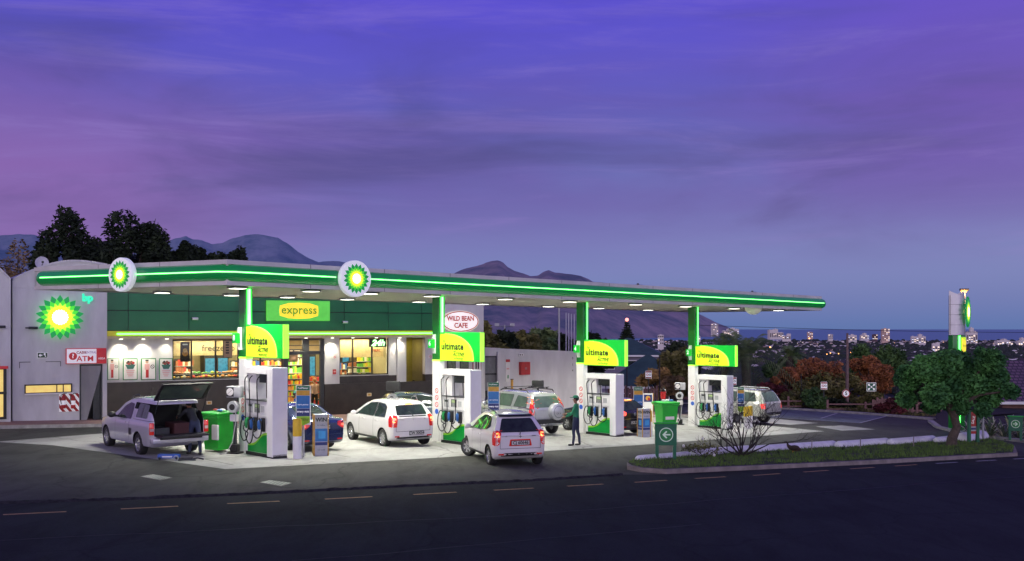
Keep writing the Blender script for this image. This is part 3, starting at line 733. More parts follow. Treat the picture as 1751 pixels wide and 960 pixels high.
# soffit box over the windows, neon, green panels
mb = MB(); mb.box(.02, SEND, -.45, .3, ZH+.052, ZH+.17, M_cream); mb.build('window_hood', shop)
mb = MB(); mb.box(0.02, SEND-.1, -.50, -.10, ZH+.172, ZH+.40, mat('yellow_band', (.45,.38,.02), .4, emis=(.45,.42,.02), es=.35)); mb.build('yellow_band', shop)
mb = MB(); mb.tube([(.5, -.53, ZH+.27), (SEND-.1, -.53, ZH+.27)], .032, M_neon, 8); mb.tube([(.5, -.57, ZH+.27), (SEND-.1, -.57, ZH+.27)], .009, M_neonc, 6); mb.build('neon_strip', shop)
ZG = ZH+.41; ZT = 5.75
mb = MB()
seams = [.02]+[fs(x) for x in (216, 319, 449, 583, 658, 715)]+[SEND-.12]
for a, b in zip(seams[:-1], seams[1:]):
    for (z0, z1) in ((ZG, ZG+.86), (ZG+.885, ZG+1.74)):
        mb.box(a+.012, b-.012, -.40, -.36, z0+.01, z1, M_gdark, bev=.008)
mb.build('green_cladding', shop)
mb = MB(); mb.box(.02, SEND, -.355, .3, ZG-.01, ZG+1.80, M_black); mb.build('cladding_backing', shop)
mb = MB(); mb.box(.0, SEND+.1, -.3, 9, ZG+1.80, ZG+1.95, M_lgrey); mb.box(SEND-.1, SEND+.02, .0, 9, -2, ZG+1.8, M_wall); mb.box(.0, SEND, 8.8, 9, -2, ZG+1.8, M_wall); mb.build('roof', shop)
mb = MB(); mb.box(SEND-.10, SEND+.03, -.45, .0, ZG-.4, ZG+1.84, M_white); mb.build('corner_trim', shop)
# express sign
ex0, ex1 = fs(457, F0-SN*.6), fs(565, F0-SN*.6); ez0, ez1 = fz(510, 549, F0-SN*.6), fz(510, 514.5, F0-SN*.6)
xs_ = empty('fascia_sign', F0+SW*((ex0+ex1)/2)-SN*.55+Vector((0, 0, (ez0+ez1)/2)), SRZ, 'glowing lime "express" sign on the green panels of the shop', 'sign')
hw, hh = (ex1-ex0)/2, (ez1-ez0)/2
mb = MB(); mb.box(-hw, hw, 0, .16, -hh, hh, mat('express_box', (.1,.55,.08), .4, emis=(.10,.55,.06), es=.75, var=.25, vs=.8, col2=(.05,.3,.04)), bev=.02); mb.build('sign_box', xs_)
bw = hw*.60; bh = hh*.80
pts = [(-bw, -bh*.62), (-bw*.55, -bh*.93), (0, -bh), (bw*.55, -bh*.93), (bw, -bh*.62), (bw*1.03, 0), (bw, bh*.62), (bw*.55, bh*.93), (0, bh), (-bw*.55, bh*.93), (-bw, bh*.62), (-bw*1.03, 0)]
mb = MB(); mb.prism(pts, -.03, 0, mat('badge_yellow', (.9,.62,.03), .4, emis=(.95,.70,.04), es=.85, var=0)); mb.build('badge', xs_)
textobj('lettering', 'express', .56, mat('express_green', (.12,.45,.02), .4, emis=(.15,.5,.02), es=.25, var=0), xs_, (0, -.034, .03), bold=.01, ext=.003, space=1.02)
# windows: frames, mullions, panes
M_gl = glass('window_glass')
def window(x0, x1, z0, z1, mull, label=None, transom=None):
    e = MB(); s0, s1 = fs(x0), fs(x1)
    for (a, b, c, d) in ((s0, s1, z1-.05, z1), (s0, s1, z0, z0+.05), (s0, s0+.05, z0+.05, z1-.05), (s1-.05, s1, z0+.05, z1-.05)):
        e.box(a, b, .05, .13, c, d, M_black)
    for x in mull: e.box(fs(x)-.03, fs(x)+.03, .05, .13, z0+.05, z1-.05, M_black)
    e.box(s0, s1, -.06, .3, z0-.035, z0-.001, M_lgrey)
    if transom: e.box(s0+.05, s1-.05, .06, .12, transom-.02, transom+.02, M_black)
    w_ = e.build('window', shop, label=label)
    p = MB(); p.face([(s0+.05, .09, z0+.05), (s1-.05, .09, z0+.05), (s1-.05, .09, z1-.05), (s0+.05, .09, z1-.05)], M_gl); p.build('pane', w_)
window(295, 484, ZS, ZH, (328, 369.5, 408, 446), 'long shop window with a pastry display behind it')
window(580.5, 664.5, Z2, ZH, (604, 637), 'shop window with shelves and a green open sign')
# entrance
s0, s1 = fs(486), fs(555); zd = fz(520, 604)
mb = MB()
for x, wd in ((489, .12), (523.5, .16), (551, .10)): mb.box(fs(x)-wd, fs(x)+wd, .02, .16, -.9, ZH, M_dgrey)
mb.box(s0, s1, .03, .15, zd-.08, zd+.10, M_dgrey); mb.box(s0, s1, .03, .15, ZH-.06, ZH, M_dgrey); mb.box(s0, s1, .04, .14, fz(520, 591)-.02, fz(520, 591)+.02, M_dgrey)
dr = mb.build('entrance', shop, label='dark framed glass entrance door standing open')
mb = MB(); mb.face([(fs(523.5)+.16, .09, -.6), (fs(551)-.1, .09, -.6), (fs(551)-.1, .09, zd-.08), (fs(523.5)+.16, .09, zd-.08)], M_gl); mb.build('pane', dr)
# ---------------- interior room
M_floor = mat('shop_floor', (.35,.32,.27), .3); M_back = mat('interior_wall', (.26,.22,.12), .7, var=.08); M_ceil = mat('interior_ceiling', (.7,.65,.5), .8)
room = MB()
room.box(.05, SEND-.15, 5.0, 5.1, -1, ZH+.2, M_back); room.box(.05, SEND-.15, .31, 5.0, ZH+.05, ZH+.1, M_ceil); room.box(.05, SEND-.15, .31, 5, -.66, -.6, M_floor); room.box(.05, .15, .31, 5, -1, ZH, M_back)
room.box(fs(668), fs(672), .31, 5, -1, ZH, M_back)
room.box(fs(694)-.05, fs(727)+.05, 1.6, 1.7, -1, ZH+.1, mat('dim_olive_wall', (.28,.24,.04), .7)); room.box(fs(727)+.05, fs(727)+.12, .31, 1.7, -1, ZH, M_back)
room.build('interior_room', shop)
mb = MB(); mb.box(fs(296), fs(484), .9, .98, ZH-.75, ZH-.02, mat('bulkhead_cream', (.62,.48,.26), .7)); mb.box(fs(582), fs(666), .75, .83, ZH-.95, ZH-.02, mat('bulkhead_cream', (.6,.5,.3), .7)); mb.build('bulkhead', shop)
textobj('wall_lettering', 'freeze.co', .42, M_black, shop, (fs(374, F0+SN*.85), .885, ZH-.42), ext=.004)
textobj('wall_lettering', 'MEAL', .2, M_red, shop, (fs(654), .735, ZH-.62), ext=.004)
# lit fridges
M_frg = bpy.data.materials.new('fridge_glow'); M_frg.use_nodes = True
n_ = M_frg.node_tree.nodes; l_ = M_frg.node_tree.links; vb = n_.new('ShaderNodeTexVoronoi'); vb.inputs['Scale'].default_value = 6; tcf = n_.new('ShaderNodeTexCoord'); l_.new(tcf.outputs['Object'], vb.inputs[0])
rf = n_.new('ShaderNodeValToRGB'); rf.color_ramp.elements[0].color = (.0,.22,.45,1); rf.color_ramp.elements[1].color = (.06,.50,.80,1); rf.color_ramp.elements[1].position = .6; l_.new(vb.outputs[0], rf.inputs[0]); l_.new(rf.outputs[0], n_['Principled BSDF'].inputs['Emission Color']); n_['Principled BSDF'].inputs['Emission Strength'].default_value = .75; n_['Principled BSDF'].inputs['Base Color'].default_value = (.01,.05,.08,1)
def fridge(px, wpx, label, y=4.2, z0=-.4, z1=2.65):
    O = F0+SN*y; s0, s1 = fs(px, O), fs(px+wpx, O)
    e = empty('drinks_fridge', O+SW*((s0+s1)/2)+Vector((0, 0, z0)), SRZ, label, 'fridge', 'lit fridges inside the shop')
    h = (s1-s0)/2; mb = MB(); mb.box(-h, h, 0, .7, 0, z1-z0, M_black); mb.build('case', e)
    mb = MB(); mb.box(-h+.06, h-.06, -.02, -.003, .2, z1-z0-.15, M_frg); mb.build('door', e)
fridge(349, 20, 'cyan lit fridge beneath the window lettering'); fridge(371, 20, 'cyan lit fridge beside the hanging sign in the window')
fridge(584, 14, 'cyan lit fridge seen through the second shop window'); fridge(528, 12, 'cyan lit fridge seen through the entrance')
# product shelves: each row one part made of packets
PC = [mat('packet_%d' % i, c, .5, emis=c, es=.12, var=.15, vs=10) for i, c in enumerate([(.6,.04,.03), (.75,.45,.03), (.1,.4,.05), (.7,.65,.5), (.45,.6,.05), (.05,.15,.45), (.6,.25,.05), (.35,.12,.05)])]
def shelf(px0, px1, y, z0, z1, rows, label, cols, name='display_shelf'):
    O = F0+SN*y; s0, s1 = fs(px0, O), fs(px1, O); r = random.Random(int(px0))
    e = empty(name, O+SW*s0+Vector((0, 0, z0)), SRZ, label, 'shelf', 'stocked shelves inside the shop')
    W = s1-s0; H = z1-z0
    mb = MB(); mb.box(0, W, .25, .32, 0, H, M_dgrey)
    for i in range(rows): mb.box(0, W, 0, .26, H*i/rows, H*i/rows+.025, M_lgrey)
    mb.build('rack', e)
    for i in range(rows):
        mb = MB(); x = .03
        while x < W-.08:
            w_ = r.uniform(.07, .16); h = H/rows*r.uniform(.5, .85); mb.box(x, x+w_*.9, .02, .2, H*i/rows+.026, H*i/rows+.026+h, PC[cols[r.randrange(len(cols))]]); x += w_
        mb.build('packet_row', e)
shelf(492, 520, 1.6, -.5, 1.75, 8, 'tall rack of fruit and sweets just inside the entrance', [0,1,2,4,6,1])
shelf(526, 549, 2.0, -.5, 1.6, 7, 'rack of orange packets behind the glass of the entrance door', [0,1,6,3,7])
shelf(492, 520, 4.6, 1.2, 2.9, 4, 'high shelf of green and pale goods on the back wall', [3,4,2,3])
shelf(612, 664, 2.2, .2, 2.55, 8, 'shelves of green and yellow groceries behind the second window', [1,2,4,3,4])
shelf(597, 612, 1.9, .2, 2.3, 7, 'narrow shelf of red and brown packets behind the second window', [0,7,3,7])
shelf(300, 330, 4.3, .6, 2.5, 5, 'dim shelf of brown boxes at the back of the first window', [7,3,7,0])
shelf(396, 484, 3.4, .6, 2.4, 6, 'broad shelf of mixed snacks at the back of the first window', [0,1,3,6,7,5])
shelf(581, 600, 3.9, .2, 2.2, 5, 'dim shelf beside the fridge in the second window', [7,3,5,3])
# pastry counter behind the first window
O = F0+SN*.45
cnt = empty('pastry_counter', O+SW*fs(297, O), SRZ, 'long counter heaped with pastries behind the first shop window', 'counter')
W = fs(484, O)-fs(297, O)
mb = MB(); mb.box(0, W, 0, .6, -.3, ZS+.05, M_black); mb.build('cabinet', cnt)
r = random.Random(3)
for row, (zz, yy, cs) in enumerate(((ZS+.05, .08, (1, 3, 6, 0)), (ZS+.22, .35, (7, 6, 3, 2, 4)))):
    mb = MB()
    if row: mb.box(0, W, .22, .6, ZS+.06, ZS+.21, M_black)
    for i in range(int(W/.11)):
        x = .06+i*.11+r.uniform(-.03, .03)
        if x > W-.05: break
        hh_ = r.uniform(.04, .085); mb.ball((x, yy+r.uniform(0, .14), zz+hh_*.8), hh_, PC[cs[int(i/4+r.random()*1.3) % len(cs)]], sc=(1.2, 1, .8), n=8)
    mb.build('pastry_row', cnt, smooth=True)
def wallposter(name, x0, x1, y0, y1, O, label, frame, back, draw=None, cat='poster', thick=.04, group=None):
    s0, s1 = fs(x0, O), fs(x1, O); xm = (x0+x1)/2; z0, z1 = fz(xm, y1, O), fz(xm, y0, O)
    e = empty(name, O+SW*((s0+s1)/2)+Vector((0, 0, (z0+z1)/2)), SRZ, label, cat, group)
    a, b = (s1-s0)/2, (z1-z0)/2; f = min(a, b)*.12
    mb = MB(); mb.box(-a, a, -thick, 0, -b, b, frame, bev=.006); mb.build('frame', e)
    mb = MB(); mb.box(-a+f, a-f, -thick-.006, -thick-.001, -b+f, b-f, back); mb.build('sheet', e)
    if draw:
        mb = MB(); draw(mb, a-f, b-f, -thick-.008); mb.build('print', e)
    return e, a, b
M_paper = mat('poster_paper', (.72,.70,.68), .6, var=.05); M_gfr = mat('poster_green_frame', (.01,.22,.06), .4)
M_ink = mat('poster_ink', (.04,.03,.03), .6, var=0); M_pink = mat('poster_pink', (.65,.35,.33), .6, var=0); M_teal = mat('poster_teal', (.03,.12,.10), .6, var=0); M_brn = mat('poster_brown', (.22,.08,.05), .6, var=0); M_flesh = mat('poster_tan', (.5,.3,.2), .6, var=0)
def plate_cup(mb, x, y, z, r, m, n=14):
    mb.face([(x+r*math.cos(2*math.pi*i/n), y, z+r*math.sin(2*math.pi*i/n)) for i in range(n)], m)
def pA(mb, a, b, y):       # cook-like figure with a plate
    plate_cup(mb, -a*.25, y, b*.72, a*.24, M_flesh); mb.box(-a*.5, a*.0, y-.001, y, b*.80, b*.95, M_ink)
    mb.box(-a*.62, a*.15, y-.002, y-.001, -b*.05, b*.52, M_pink); mb.box(-a*.45, a*.0, y-.003, y-.0021, -b*.85, -b*.05, M_red); prohibition(mb, a*.58, y-.003, b*.25, a*.32, M_ink)
def pB(mb, a, b, y):       # bowl over writing
    for i in range(7): plate_cup(mb, -a*.45+a*.15*i, y-.0005*i, b*.62+b*.12*math.sin(i*2.1), a*.22, (M_brn, M_ink, M_red, M_brn)[i % 4])
    mb.prism([(-a*.8, b*.45), (a*.8, b*.45), (a*.45, b*.02), (-a*.45, b*.02)], y-.005, y-.0045, M_teal)
    for i in range(4): mb.box(-a*(.7-.1*i), a*(.7-.12*i), y-.002, y, -b*(.2+.17*i), -b*(.12+.17*i), M_pink)
OP = F0-SN*.02
for i, (x0, x1, d, t) in enumerate(((183.5, 203.5, pA, 'cut off by the wall edge, with a red figure and a plate'), (210, 235, pB, 'with a dark bowl over pink lines, beside the cut off poster'), (241, 266.5, pA, 'with a figure holding a plate between two bowl posters'), (272, 295, pB, 'with a bowl over pink lines right against the window'))):
    wallposter('wall_poster', x0, x1, 613, 650, OP, 'green framed poster '+t.replace('right ', ''), M_gfr, M_paper, d, group='green framed posters on the white wall')
M_gold = mat('food_gold', (.65,.30,.05), .5, var=.4, vs=12, es=.2)
def pC(mb, a, b, y):
    plate_cup(mb, 0, y, -b*.15, a*.75, M_gold); plate_cup(mb, 0, y-.001, b*.15, a*.55, mat('food_gold2', (.8,.5,.15), .5, var=.4, vs=16, es=.2)); mb.box(-a*.6, a*.6, y-.001, y, b*.72, b*.86, M_txw)
wallposter('hanging_poster', 308, 324, 585, 619, F0+SN*.30, 'dark poster of golden food hung inside the first window', M_black, M_ink, pC)
wallposter('hanging_sign', 381, 397, 582, 612, F0-SN*.35, 'small framed sign hanging outside above the freezer lettering', M_black, mat('sign_tan', (.40,.25,.15), .6), lambda mb, a, b, y: [mb.box(-a*.5, a*.3, y-.001, y, b*(.7-.32*i), b*(.9-.32*i), M_ink) for i in range(5)], 'sign')
wallposter('hanging_sign', 493, 509, 606, 619, F0+SN*.5, 'small brown notice hanging in the entrance', M_black, mat('sign_tan', (.5,.3,.15), .6), lambda mb, a, b, y: mb.box(-a*.5, a*.5, y-.001, y, -b*.5, b*.5, M_flesh), 'sign')
# neon open sign
e = empty('neon_sign', F0+SW*fs(646)-SN*.02+Vector((0, 0, fz(646, 587))), SRZ, 'green neon "24" sign glowing in the second shop window', 'sign')
textobj('lettering', '24h', .42, M_neonc, e, (0, 0, 0), bold=.012, ext=.01, shear=.3, sx=1.15)
mb = MB(); mb.box(-.48, .48, .03, .06, -.2, .2, M_black, bev=.01); mb.build('backing', e)
# small wall items
def wallbox(name, px, py, w_, h, d, m, label, cat, O=F0, extra=None, grp=None):
    e = empty(name, O+SW*fs(px, O)+Vector((0, 0, fz(px, py, O))), SRZ, label, cat, grp)
    mb = MB(); mb.box(-w_/2, w_/2, -d, 0, -h/2, h/2, m, bev=.008); mb.build('case', e)
    if extra:
        mb = MB(); extra(mb, w_, h, -d); mb.build('face_print', e)
    return e
wallbox('call_point', 571.5, 636, .17, .24, .05, M_red, 'small red notice on the white pier by the second window', 'notice', extra=lambda mb, w_, h, y: mb.box(-w_*.3, w_*.3, y-.003, y, -h*.1, h*.2, M_pink))
wallbox('safety_notice', 571, 611, .2, .16, .01, M_paper, 'little white no smoking notice high on the pier by the second window', 'notice', extra=lambda mb, w_, h, y: prohibition(mb, .04, y-.003, 0, .06, M_red2))
wallbox('safety_notice', 735, 610, .2, .16, .01, M_paper, 'little white no smoking notice beside the dark doorway', 'notice', extra=lambda mb, w_, h, y: prohibition(mb, .04, y-.003, 0, .06, M_red2))
wallbox('wall_socket', 631, 675, .24, .16, .04, mat('cream_socket', (.7,.6,.4), .5), 'cream coloured wall socket low on the brown tiles behind the white car', 'socket', extra=lambda mb, w_, h, y: mb.box(-w_*.3, w_*.3, y-.003, y, -h*.3, h*.3, M_amber))
wallbox('wall_socket', 357.5, 689, .24, .16, .04, mat('cream_socket', (.7,.6,.4), .5), 'cream coloured wall socket low on the brown tiles by the pickup hatch', 'socket', extra=lambda mb, w_, h, y: mb.box(-w_*.3, w_*.3, y-.003, y, -h*.3, h*.3, M_amber))
def camera_(px, py, label):
    e = empty('security_camera', F0-SN*.42+SW*fs(px, F0-SN*.42)+Vector((0, 0, fz(px, py, F0-SN*.42))), SRZ, label, 'camera', 'security cameras on the green panels')
    mb = MB(); mb.box(-.05, .05, -.12, 0, -.02, .02, M_white); mb.build('bracket', e)
    mb = MB(); mb.cyl((-.13, -.16, -.01), .06, .26, M_white, 'x', 12); mb.build('body', e, smooth=True); mb = MB(); mb.cyl((-.16, -.16, -.01), .05, .03, M_black, 'x', 12); mb.build('lens', e)
camera_(332, 545, 'small white camera on the green panels beside the first column'); camera_(588, 551, 'small white camera on the green panels beside the express sign')
# interior and wall wash lights
def area(loc, rot, sx, sy, en, col=(1, .8, .5)):
    l = bpy.data.lights.new('area', 'AREA'); l.shape = 'RECTANGLE'; l.size = sx; l.size_y = sy; l.energy = en; l.color = col
    o = bpy.data.objects.new('shop_light', l); COL.objects.link(o); o.location = loc; o.rotation_euler = rot; return o
for s, en in ((fs(345), 110), (fs(420), 100), (fs(520), 110), (fs(600), 80), (fs(645), 80)):
    p = F0+SW*s+SN*2.2; area((p.x, p.y, ZH-.05), (0, 0, SRZ), 2.2, 2.5, en*3.4)
for s in (fs(345), fs(420), fs(610), fs(650)):
    p = F0+SW*s+SN*.5; area((p.x, p.y, ZH-.02), (0, 0, SRZ), 1.8, .2, 70)
p = F0+SW*fs(710)+SN*1.0; area((p.x, p.y, ZH-.05), (0, 0, SRZ), .5, .5, 10, (1, .9, .3))
ml_ = MB()
for x, en in ((205, 26), (243, 26), (283, 8), (565, 20), (600, 8), (640, 12), (680, 18), (520, 14)):
    p = F0+SW*fs(x)-SN*.25
    l = bpy.data.lights.new('spot', 'SPOT'); l.energy = en*13; l.spot_size = R(110); l.spot_blend = .8; l.shadow_soft_size = .05; l.color = (1, .93, .68)
    o = bpy.data.objects.new('wall_wash_light', l); COL.objects.link(o); o.location = (p.x, p.y, ZH+.03)
    ml_.cyl((fs(x), -.25, ZH+.035), .07, .016, M_lamp, n=14)
ml_.build('wall_wash_fitting', shop)
# ================================================================ cash machine block with vaulted roof
A0 = Vector((-17.3, 42.4, 0))
sL, sR = fs(21.5, A0), fs(183, A0)
def vault(name, s0, s1, label, hl, hr, hm, O, dpt=9, doors=()):
    e = empty(name, O, SRZ, label, 'building')
    n = 20; top = []
    for i in range(n+1):
        t = i/n; s = s0+(s1-s0)*t
        top.append((s, hl*(1-t)+hr*t+hm*math.sin(math.pi*t)))
    outline = [(s0, -1)]
    for (a, b, z) in doors: outline += [(a, -1), (a, z), (b, z), (b, -1)]
    outline += [(s1, -1)]+top[::-1]
    b = bmesh.new(); vs_ = [b.verts.new((p[0], 0, p[1])) for p in outline]; f = b.faces.new(vs_); bmesh.ops.triangulate(b, faces=[f])
    mb = MB(); b.verts.index_update(); mb.mesh([v.co.copy() for v in b.verts], [[v.index for v in f.verts] for f in b.faces], M_wall); b.free()
    for i in range(len(outline)):
        p, q = outline[i], outline[(i+1) % len(outline)]
        mb.face([(p[0], 0, p[1]), (p[0], dpt if i >= 1+4*len(doors) else .35, p[1]), (q[0], dpt if i >= 1+4*len(doors) else .35, q[1]), (q[0], 0, q[1])], M_wall)
    mb.box(s0+.001, s1-.001, dpt, dpt+.01, -1, min(hl, hr), M_wall)
    w_ = mb.build('wall', e)
    mb = MB()
    for a, b_ in zip(top[:-1], top[1:]):
        mb.mesh([(a[0], -.06, a[1]+.003), (b_[0], -.06, b_[1]+.003), (b_[0], dpt, b_[1]+.003), (a[0], dpt, a[1]+.003), (a[0], -.06, a[1]+.09), (b_[0], -.06, b_[1]+.09), (b_[0], dpt, b_[1]+.09), (a[0], dpt, a[1]+.09)], [(0, 1, 5, 4), (4, 5, 6, 7), (0, 3, 2, 1)], mat('vault_coping', (.6,.6,.62), .6))
    mb.build('roof', e)
    return e
zt0 = fz(21.5, 480, A0); zt1 = fz(183, 452, A0)
d0, d1_ = fs(136, A0), fs(175, A0); zdr = fz(155, 623, A0)
atm_b = vault('vaulted_building', sL, sR, 'white rendered block with a curved roof holding the cash machine doorway', zt0, fz(183, 455, A0), .42, A0, doors=((d0, d1_, zdr),))
# long slot window, drawn as a recessed opening in a surround
w0, w1 = fs(44, A0), fs(121, A0); wz0, wz1 = fz(82, 671, A0), fz(82, 659, A0)
M_inlit = mat('lit_interior_glow', (.7,.5,.15), .6, emis=(.85,.62,.18), es=.75, var=.45, vs=3, col2=(.35,.22,.05))
mb = MB()
for (a, b, c, d) in ((w0-.05, w1+.05, wz1, wz1+.05), (w0-.05, w1+.05, wz0-.04, wz0), (w0-.05, w0, wz0, wz1), (w1, w1+.05, wz0, wz1)): mb.box(a, b, -.05, -.002, c, d, M_black)
mb.box(w0-.05, w1+.1, -.10, -.052, wz0-.09, wz0-.03, M_white)
for x in (97, 108): mb.box(fs(x, A0)-.02, fs(x, A0)+.02, -.04, -.01, wz0, wz1, M_black)
sw = mb.build('slot_window', atm_b, label='low slot window glowing yellow'); mb = MB(); mb.box(w0, w1, -.012, -.004, wz0, wz1, M_inlit); mb.build('pane', sw)
# ATM doorway
mb = MB(); mb.box(d0, d0+.25, .12, .3, -.3, zdr, M_dgrey); mb.box(d0+.55, d1_, .10, .30, -.3, zdr, M_dgrey); mb.box(d0-.01, d1_+.01, .85, .9, -.3, zdr, mat('lobby_dark', (.04,.04,.045), .5)); mb.box(d0, d0+.06, -.02, .12, 0, zdr, M_dgrey); mb.box(d1_-.06, d1_, -.02, .12, 0, zdr, M_dgrey)
mb.box(d0, d1_, -.02, .12, zdr-.07, zdr, M_dgrey); mb.build('door', atm_b, label='grey steel door standing half open')
mb = MB(); mb.box(d0+.27, d0+.5, .7, .84, 1.2, 1.75, M_red); mb.build('machine_panel', atm_b)
mb = MB(); mb.box(d0+.2, d0+.24, .02, .1, .9, 1.3, M_grey); mb.build('door_handle', atm_b)
mb = MB(); zz = fz(70, 619, A0)
mb.box(fs(33, A0), fs(52, A0), -.02, -.002, zz-.015, zz+.01, M_dgrey); mb.box(fs(78, A0), fs(103, A0), -.02, -.002, zz-.015, zz+.01, M_dgrey); mb.box(fs(103, A0), fs(103, A0)+.02, -.02, -.002, zz-.2, zz+.01, M_dgrey)
mb.box(fs(33, A0), fs(33, A0)+.02, -.02, -.002, zz-.25, zz-.016, M_dgrey); mb.build('conduit', atm_b)
# second vault, cut by the frame edge
B0 = A0+SN*(-.35)
v2 = vault('vaulted_building', fs(-120, B0), fs(18.5, B0), 'white rendered block with a curved roof cut off by the picture edge', fz(-60, 482, B0), fz(18.5, 480, B0), 1.0, B0)
mb = MB(); a, b = fs(-60, B0), fs(11, B0); z0, z1 = fz(5, 717, B0), fz(5, 627, B0)
mb.box(a, b, -.06, -.003, z0, z1, M_black); dwn = mb.build('door_frame', v2)
mb = MB(); mb.box(a+.1, b-.12, -.08, -.062, z0+.1, z1-.12, M_inlit); mb.build('pane', dwn); mb = MB(); mb.box(a, b, -.11, -.082, (z0+z1)/2-.05, (z0+z1)/2+.05, M_black); mb.build('rail', dwn)
mb = MB(); mb.box(a, b+.05, -.14, -.062, z1-.09, z1+.02, M_redE); mb.build('red_header', dwn)
# emblem on the wall, letters, signs
ex, ez = fs(101.5, A0), fz(101.5, 543, A0)
emb = empty('wall_emblem', A0+SW*ex+Vector((0, 0, ez))-SN*.12, SRZ, 'large glowing green and yellow sun emblem on the white wall', 'emblem')
emblem('petals', emb, I4, .93, 1.02, thick=.10)
mb = MB(); mb.lathe([(0, .05), (.66, .05), (.66, .02), (0, .02)], mat('halo_light', (.9,1,.9), .5, emis=(.80,1,.9), es=3.5, var=0), axis='y', n=36); mb.build('rear_light', emb)
bpn = empty('neon_letters', A0+SW*fs(149, A0)+Vector((0, 0, fz(149, 510, A0)))-SN*.1, SRZ, 'small glowing turquoise "bp" letters high on the white wall', 'sign')
textobj('lettering', 'bp', .42, mat('turquoise_glow', (.05,.6,.35), .4, emis=(.02,.75,.40), es=1.0, var=0), bpn, (0, 0, 0), bold=.02, ext=.03)
e = empty('cash_sign', A0+SW*((fs(112, A0)+fs(181, A0))/2)+Vector((0, 0, fz(147, 609, A0)))-SN*.12, SRZ, 'white and red "ATM" sign box over the cash machine doorway', 'sign')
hw = (fs(181, A0)-fs(112, A0))/2; hh = (fz(147, 596, A0)-fz(147, 622.5, A0))/2
mb = MB(); mb.box(-hw, hw, 0, .11, -hh, hh, M_redE, bev=.01); mb.build('sign_box', e)
mb = MB(); mb.box(-hw+.03, hw*.50, -.006, -.001, -hh+.03, hh-.03, mat('lit_white_panel', (.75,.72,.75), .5, emis=(.8,.75,.8), es=.35, var=0)); mb.build('white_field', e)
textobj('lettering', 'ATM', .31, M_redE, e, (-hw*.06, -.012, -hh*.36), bold=.006, ext=.003, sx=1.05)
textobj('small_lettering', 'CASH', .15, M_red, e, (-hw*.25, -.012, hh*.45), bold=.004, ext=.003); textobj('small_lettering', 'CENTRAL', .15, mat('lilac_ink', (.3,.12,.35), .5, var=0), e, (hw*.18, -.012, hh*.45), ext=.003, sx=.8)
mb = MB(); mb.lathe([(0, -.012), (.16, -.012), (.16, -.006)], M_redE, axis='y', c=(-hw*.66, 0, 0), n=20); mb.build('round_logo', e); textobj('logo_stroke', '?', .24, M_txw, e, (-hw*.66, -.016, 0), bold=.01, ext=.001)
textobj('small_lettering', 'ABSA', .12, M_txw, e, (hw*.76, -.006, -hh*.35), ext=.003)
e, a, b = wallposter('direction_plate', 63.5, 81.5, 603, 612.5, A0-SN*.02, 'dark plate with a white arrow and wheelchair mark on the white wall', M_txw, mat('plate_dark', (.02,.06,.03), .5), None, 'sign')
mb = MB(); mb.prism([(-a*.75, 0), (-a*.4, b*.6), (-a*.4, b*.2), (-a*.05, b*.2), (-a*.05, -b*.2), (-a*.4, -b*.2), (-a*.4, -b*.6)], -.052, -.05, M_txw); plate_cup(mb, a*.4, -.052, b*.4, .04, M_txw); mb.prism([(a*.25, b*.2), (a*.45, b*.2), (a*.7, -b*.5), (a*.5, -b*.55), (a*.4, -.0), (a*.25, 0)], -.053, -.05, M_txw); mb.build('symbols', e)
def wall_cam(px, py, O, label):
    e = empty('wall_lamp', O+SW*fs(px, O)+Vector((0, 0, fz(px, py, O))), SRZ, label, 'lamp')
    mb = MB(); mb.box(-.04, .04, -.14, 0, -.04, .04, M_dgrey); mb.build('bracket', e); mb = MB(); mb.cyl((-.2, -.2, 0), .055, .34, M_dgrey, 'x', 10); mb.cyl((-.32, -.2, 0), .03, .12, M_black, 'x', 10); mb.build('head', e, smooth=True)
wall_cam(57, 561, A0, 'small dark spotlight on the wall beside the sun emblem'); wall_cam(2, 559, B0, 'small dark spotlight at the edge of the second vaulted block')
# striped board with extinguishers
e, a, b = wallposter('hazard_board', 101, 135, 673, 704, A0-SN*.01, 'red and white striped board behind two fire extinguishers', M_txw, M_txw, None, 'board', thick=.02)
mb = MB()
def clipx(pts, lim, sgn):
    o = []
    for i in range(len(pts)):
        p, q = pts[i-1], pts[i]; ip, iq = sgn*p[0] <= lim, sgn*q[0] <= lim
        if ip != iq:
            t = (sgn*lim-p[0])/(q[0]-p[0]); o.append((sgn*lim, p[1]+(q[1]-p[1])*t))
        if iq: o.append(q)
    return o
for i in range(-5, 7):
    x = i*.26; pts = clipx(clipx([(x, -b), (x+.13, -b), (x+.13-b*1.5, b), (x-b*1.5, b)], a, 1), a, -1)
    if len(pts) > 2: mb.prism(pts, -.032, -.030, M_red)
mb.build('stripes', e)
for px, t in ((108.5, 'near the slot window'), (125, 'beside the doorway')):
    O = A0-SN*.14; e = empty('fire_extinguisher', O+SW*fs(px, O)+Vector((0, 0, fz(px, 699, O))), SRZ, 'red fire extinguisher hung on the striped board, the one '+t, 'extinguisher', 'fire extinguishers on the striped board')
    mb = MB(); mb.lathe([(0, 0), (.085, .01), (.09, .05), (.09, .44), (.06, .52), (.03, .55), (.03, .58), (0, .58)], M_red, n=16); mb.build('body', e, smooth=True)
    mb = MB(); mb.lathe([(.0915, .16), (.0915, .34)], M_txw, n=16); mb.build('label_sheet', e)
    mb = MB(); mb.tube([(0, 0, .58), (0, -.02, .63), (.12, -.03, .64)], .015, M_black, 6); mb.tube([(0, 0, .60), (-.1, -.04, .56), (-.12, -.05, .35), (-.09, -.06, .2)], .014, M_black, 6); mb.build('valve', e)
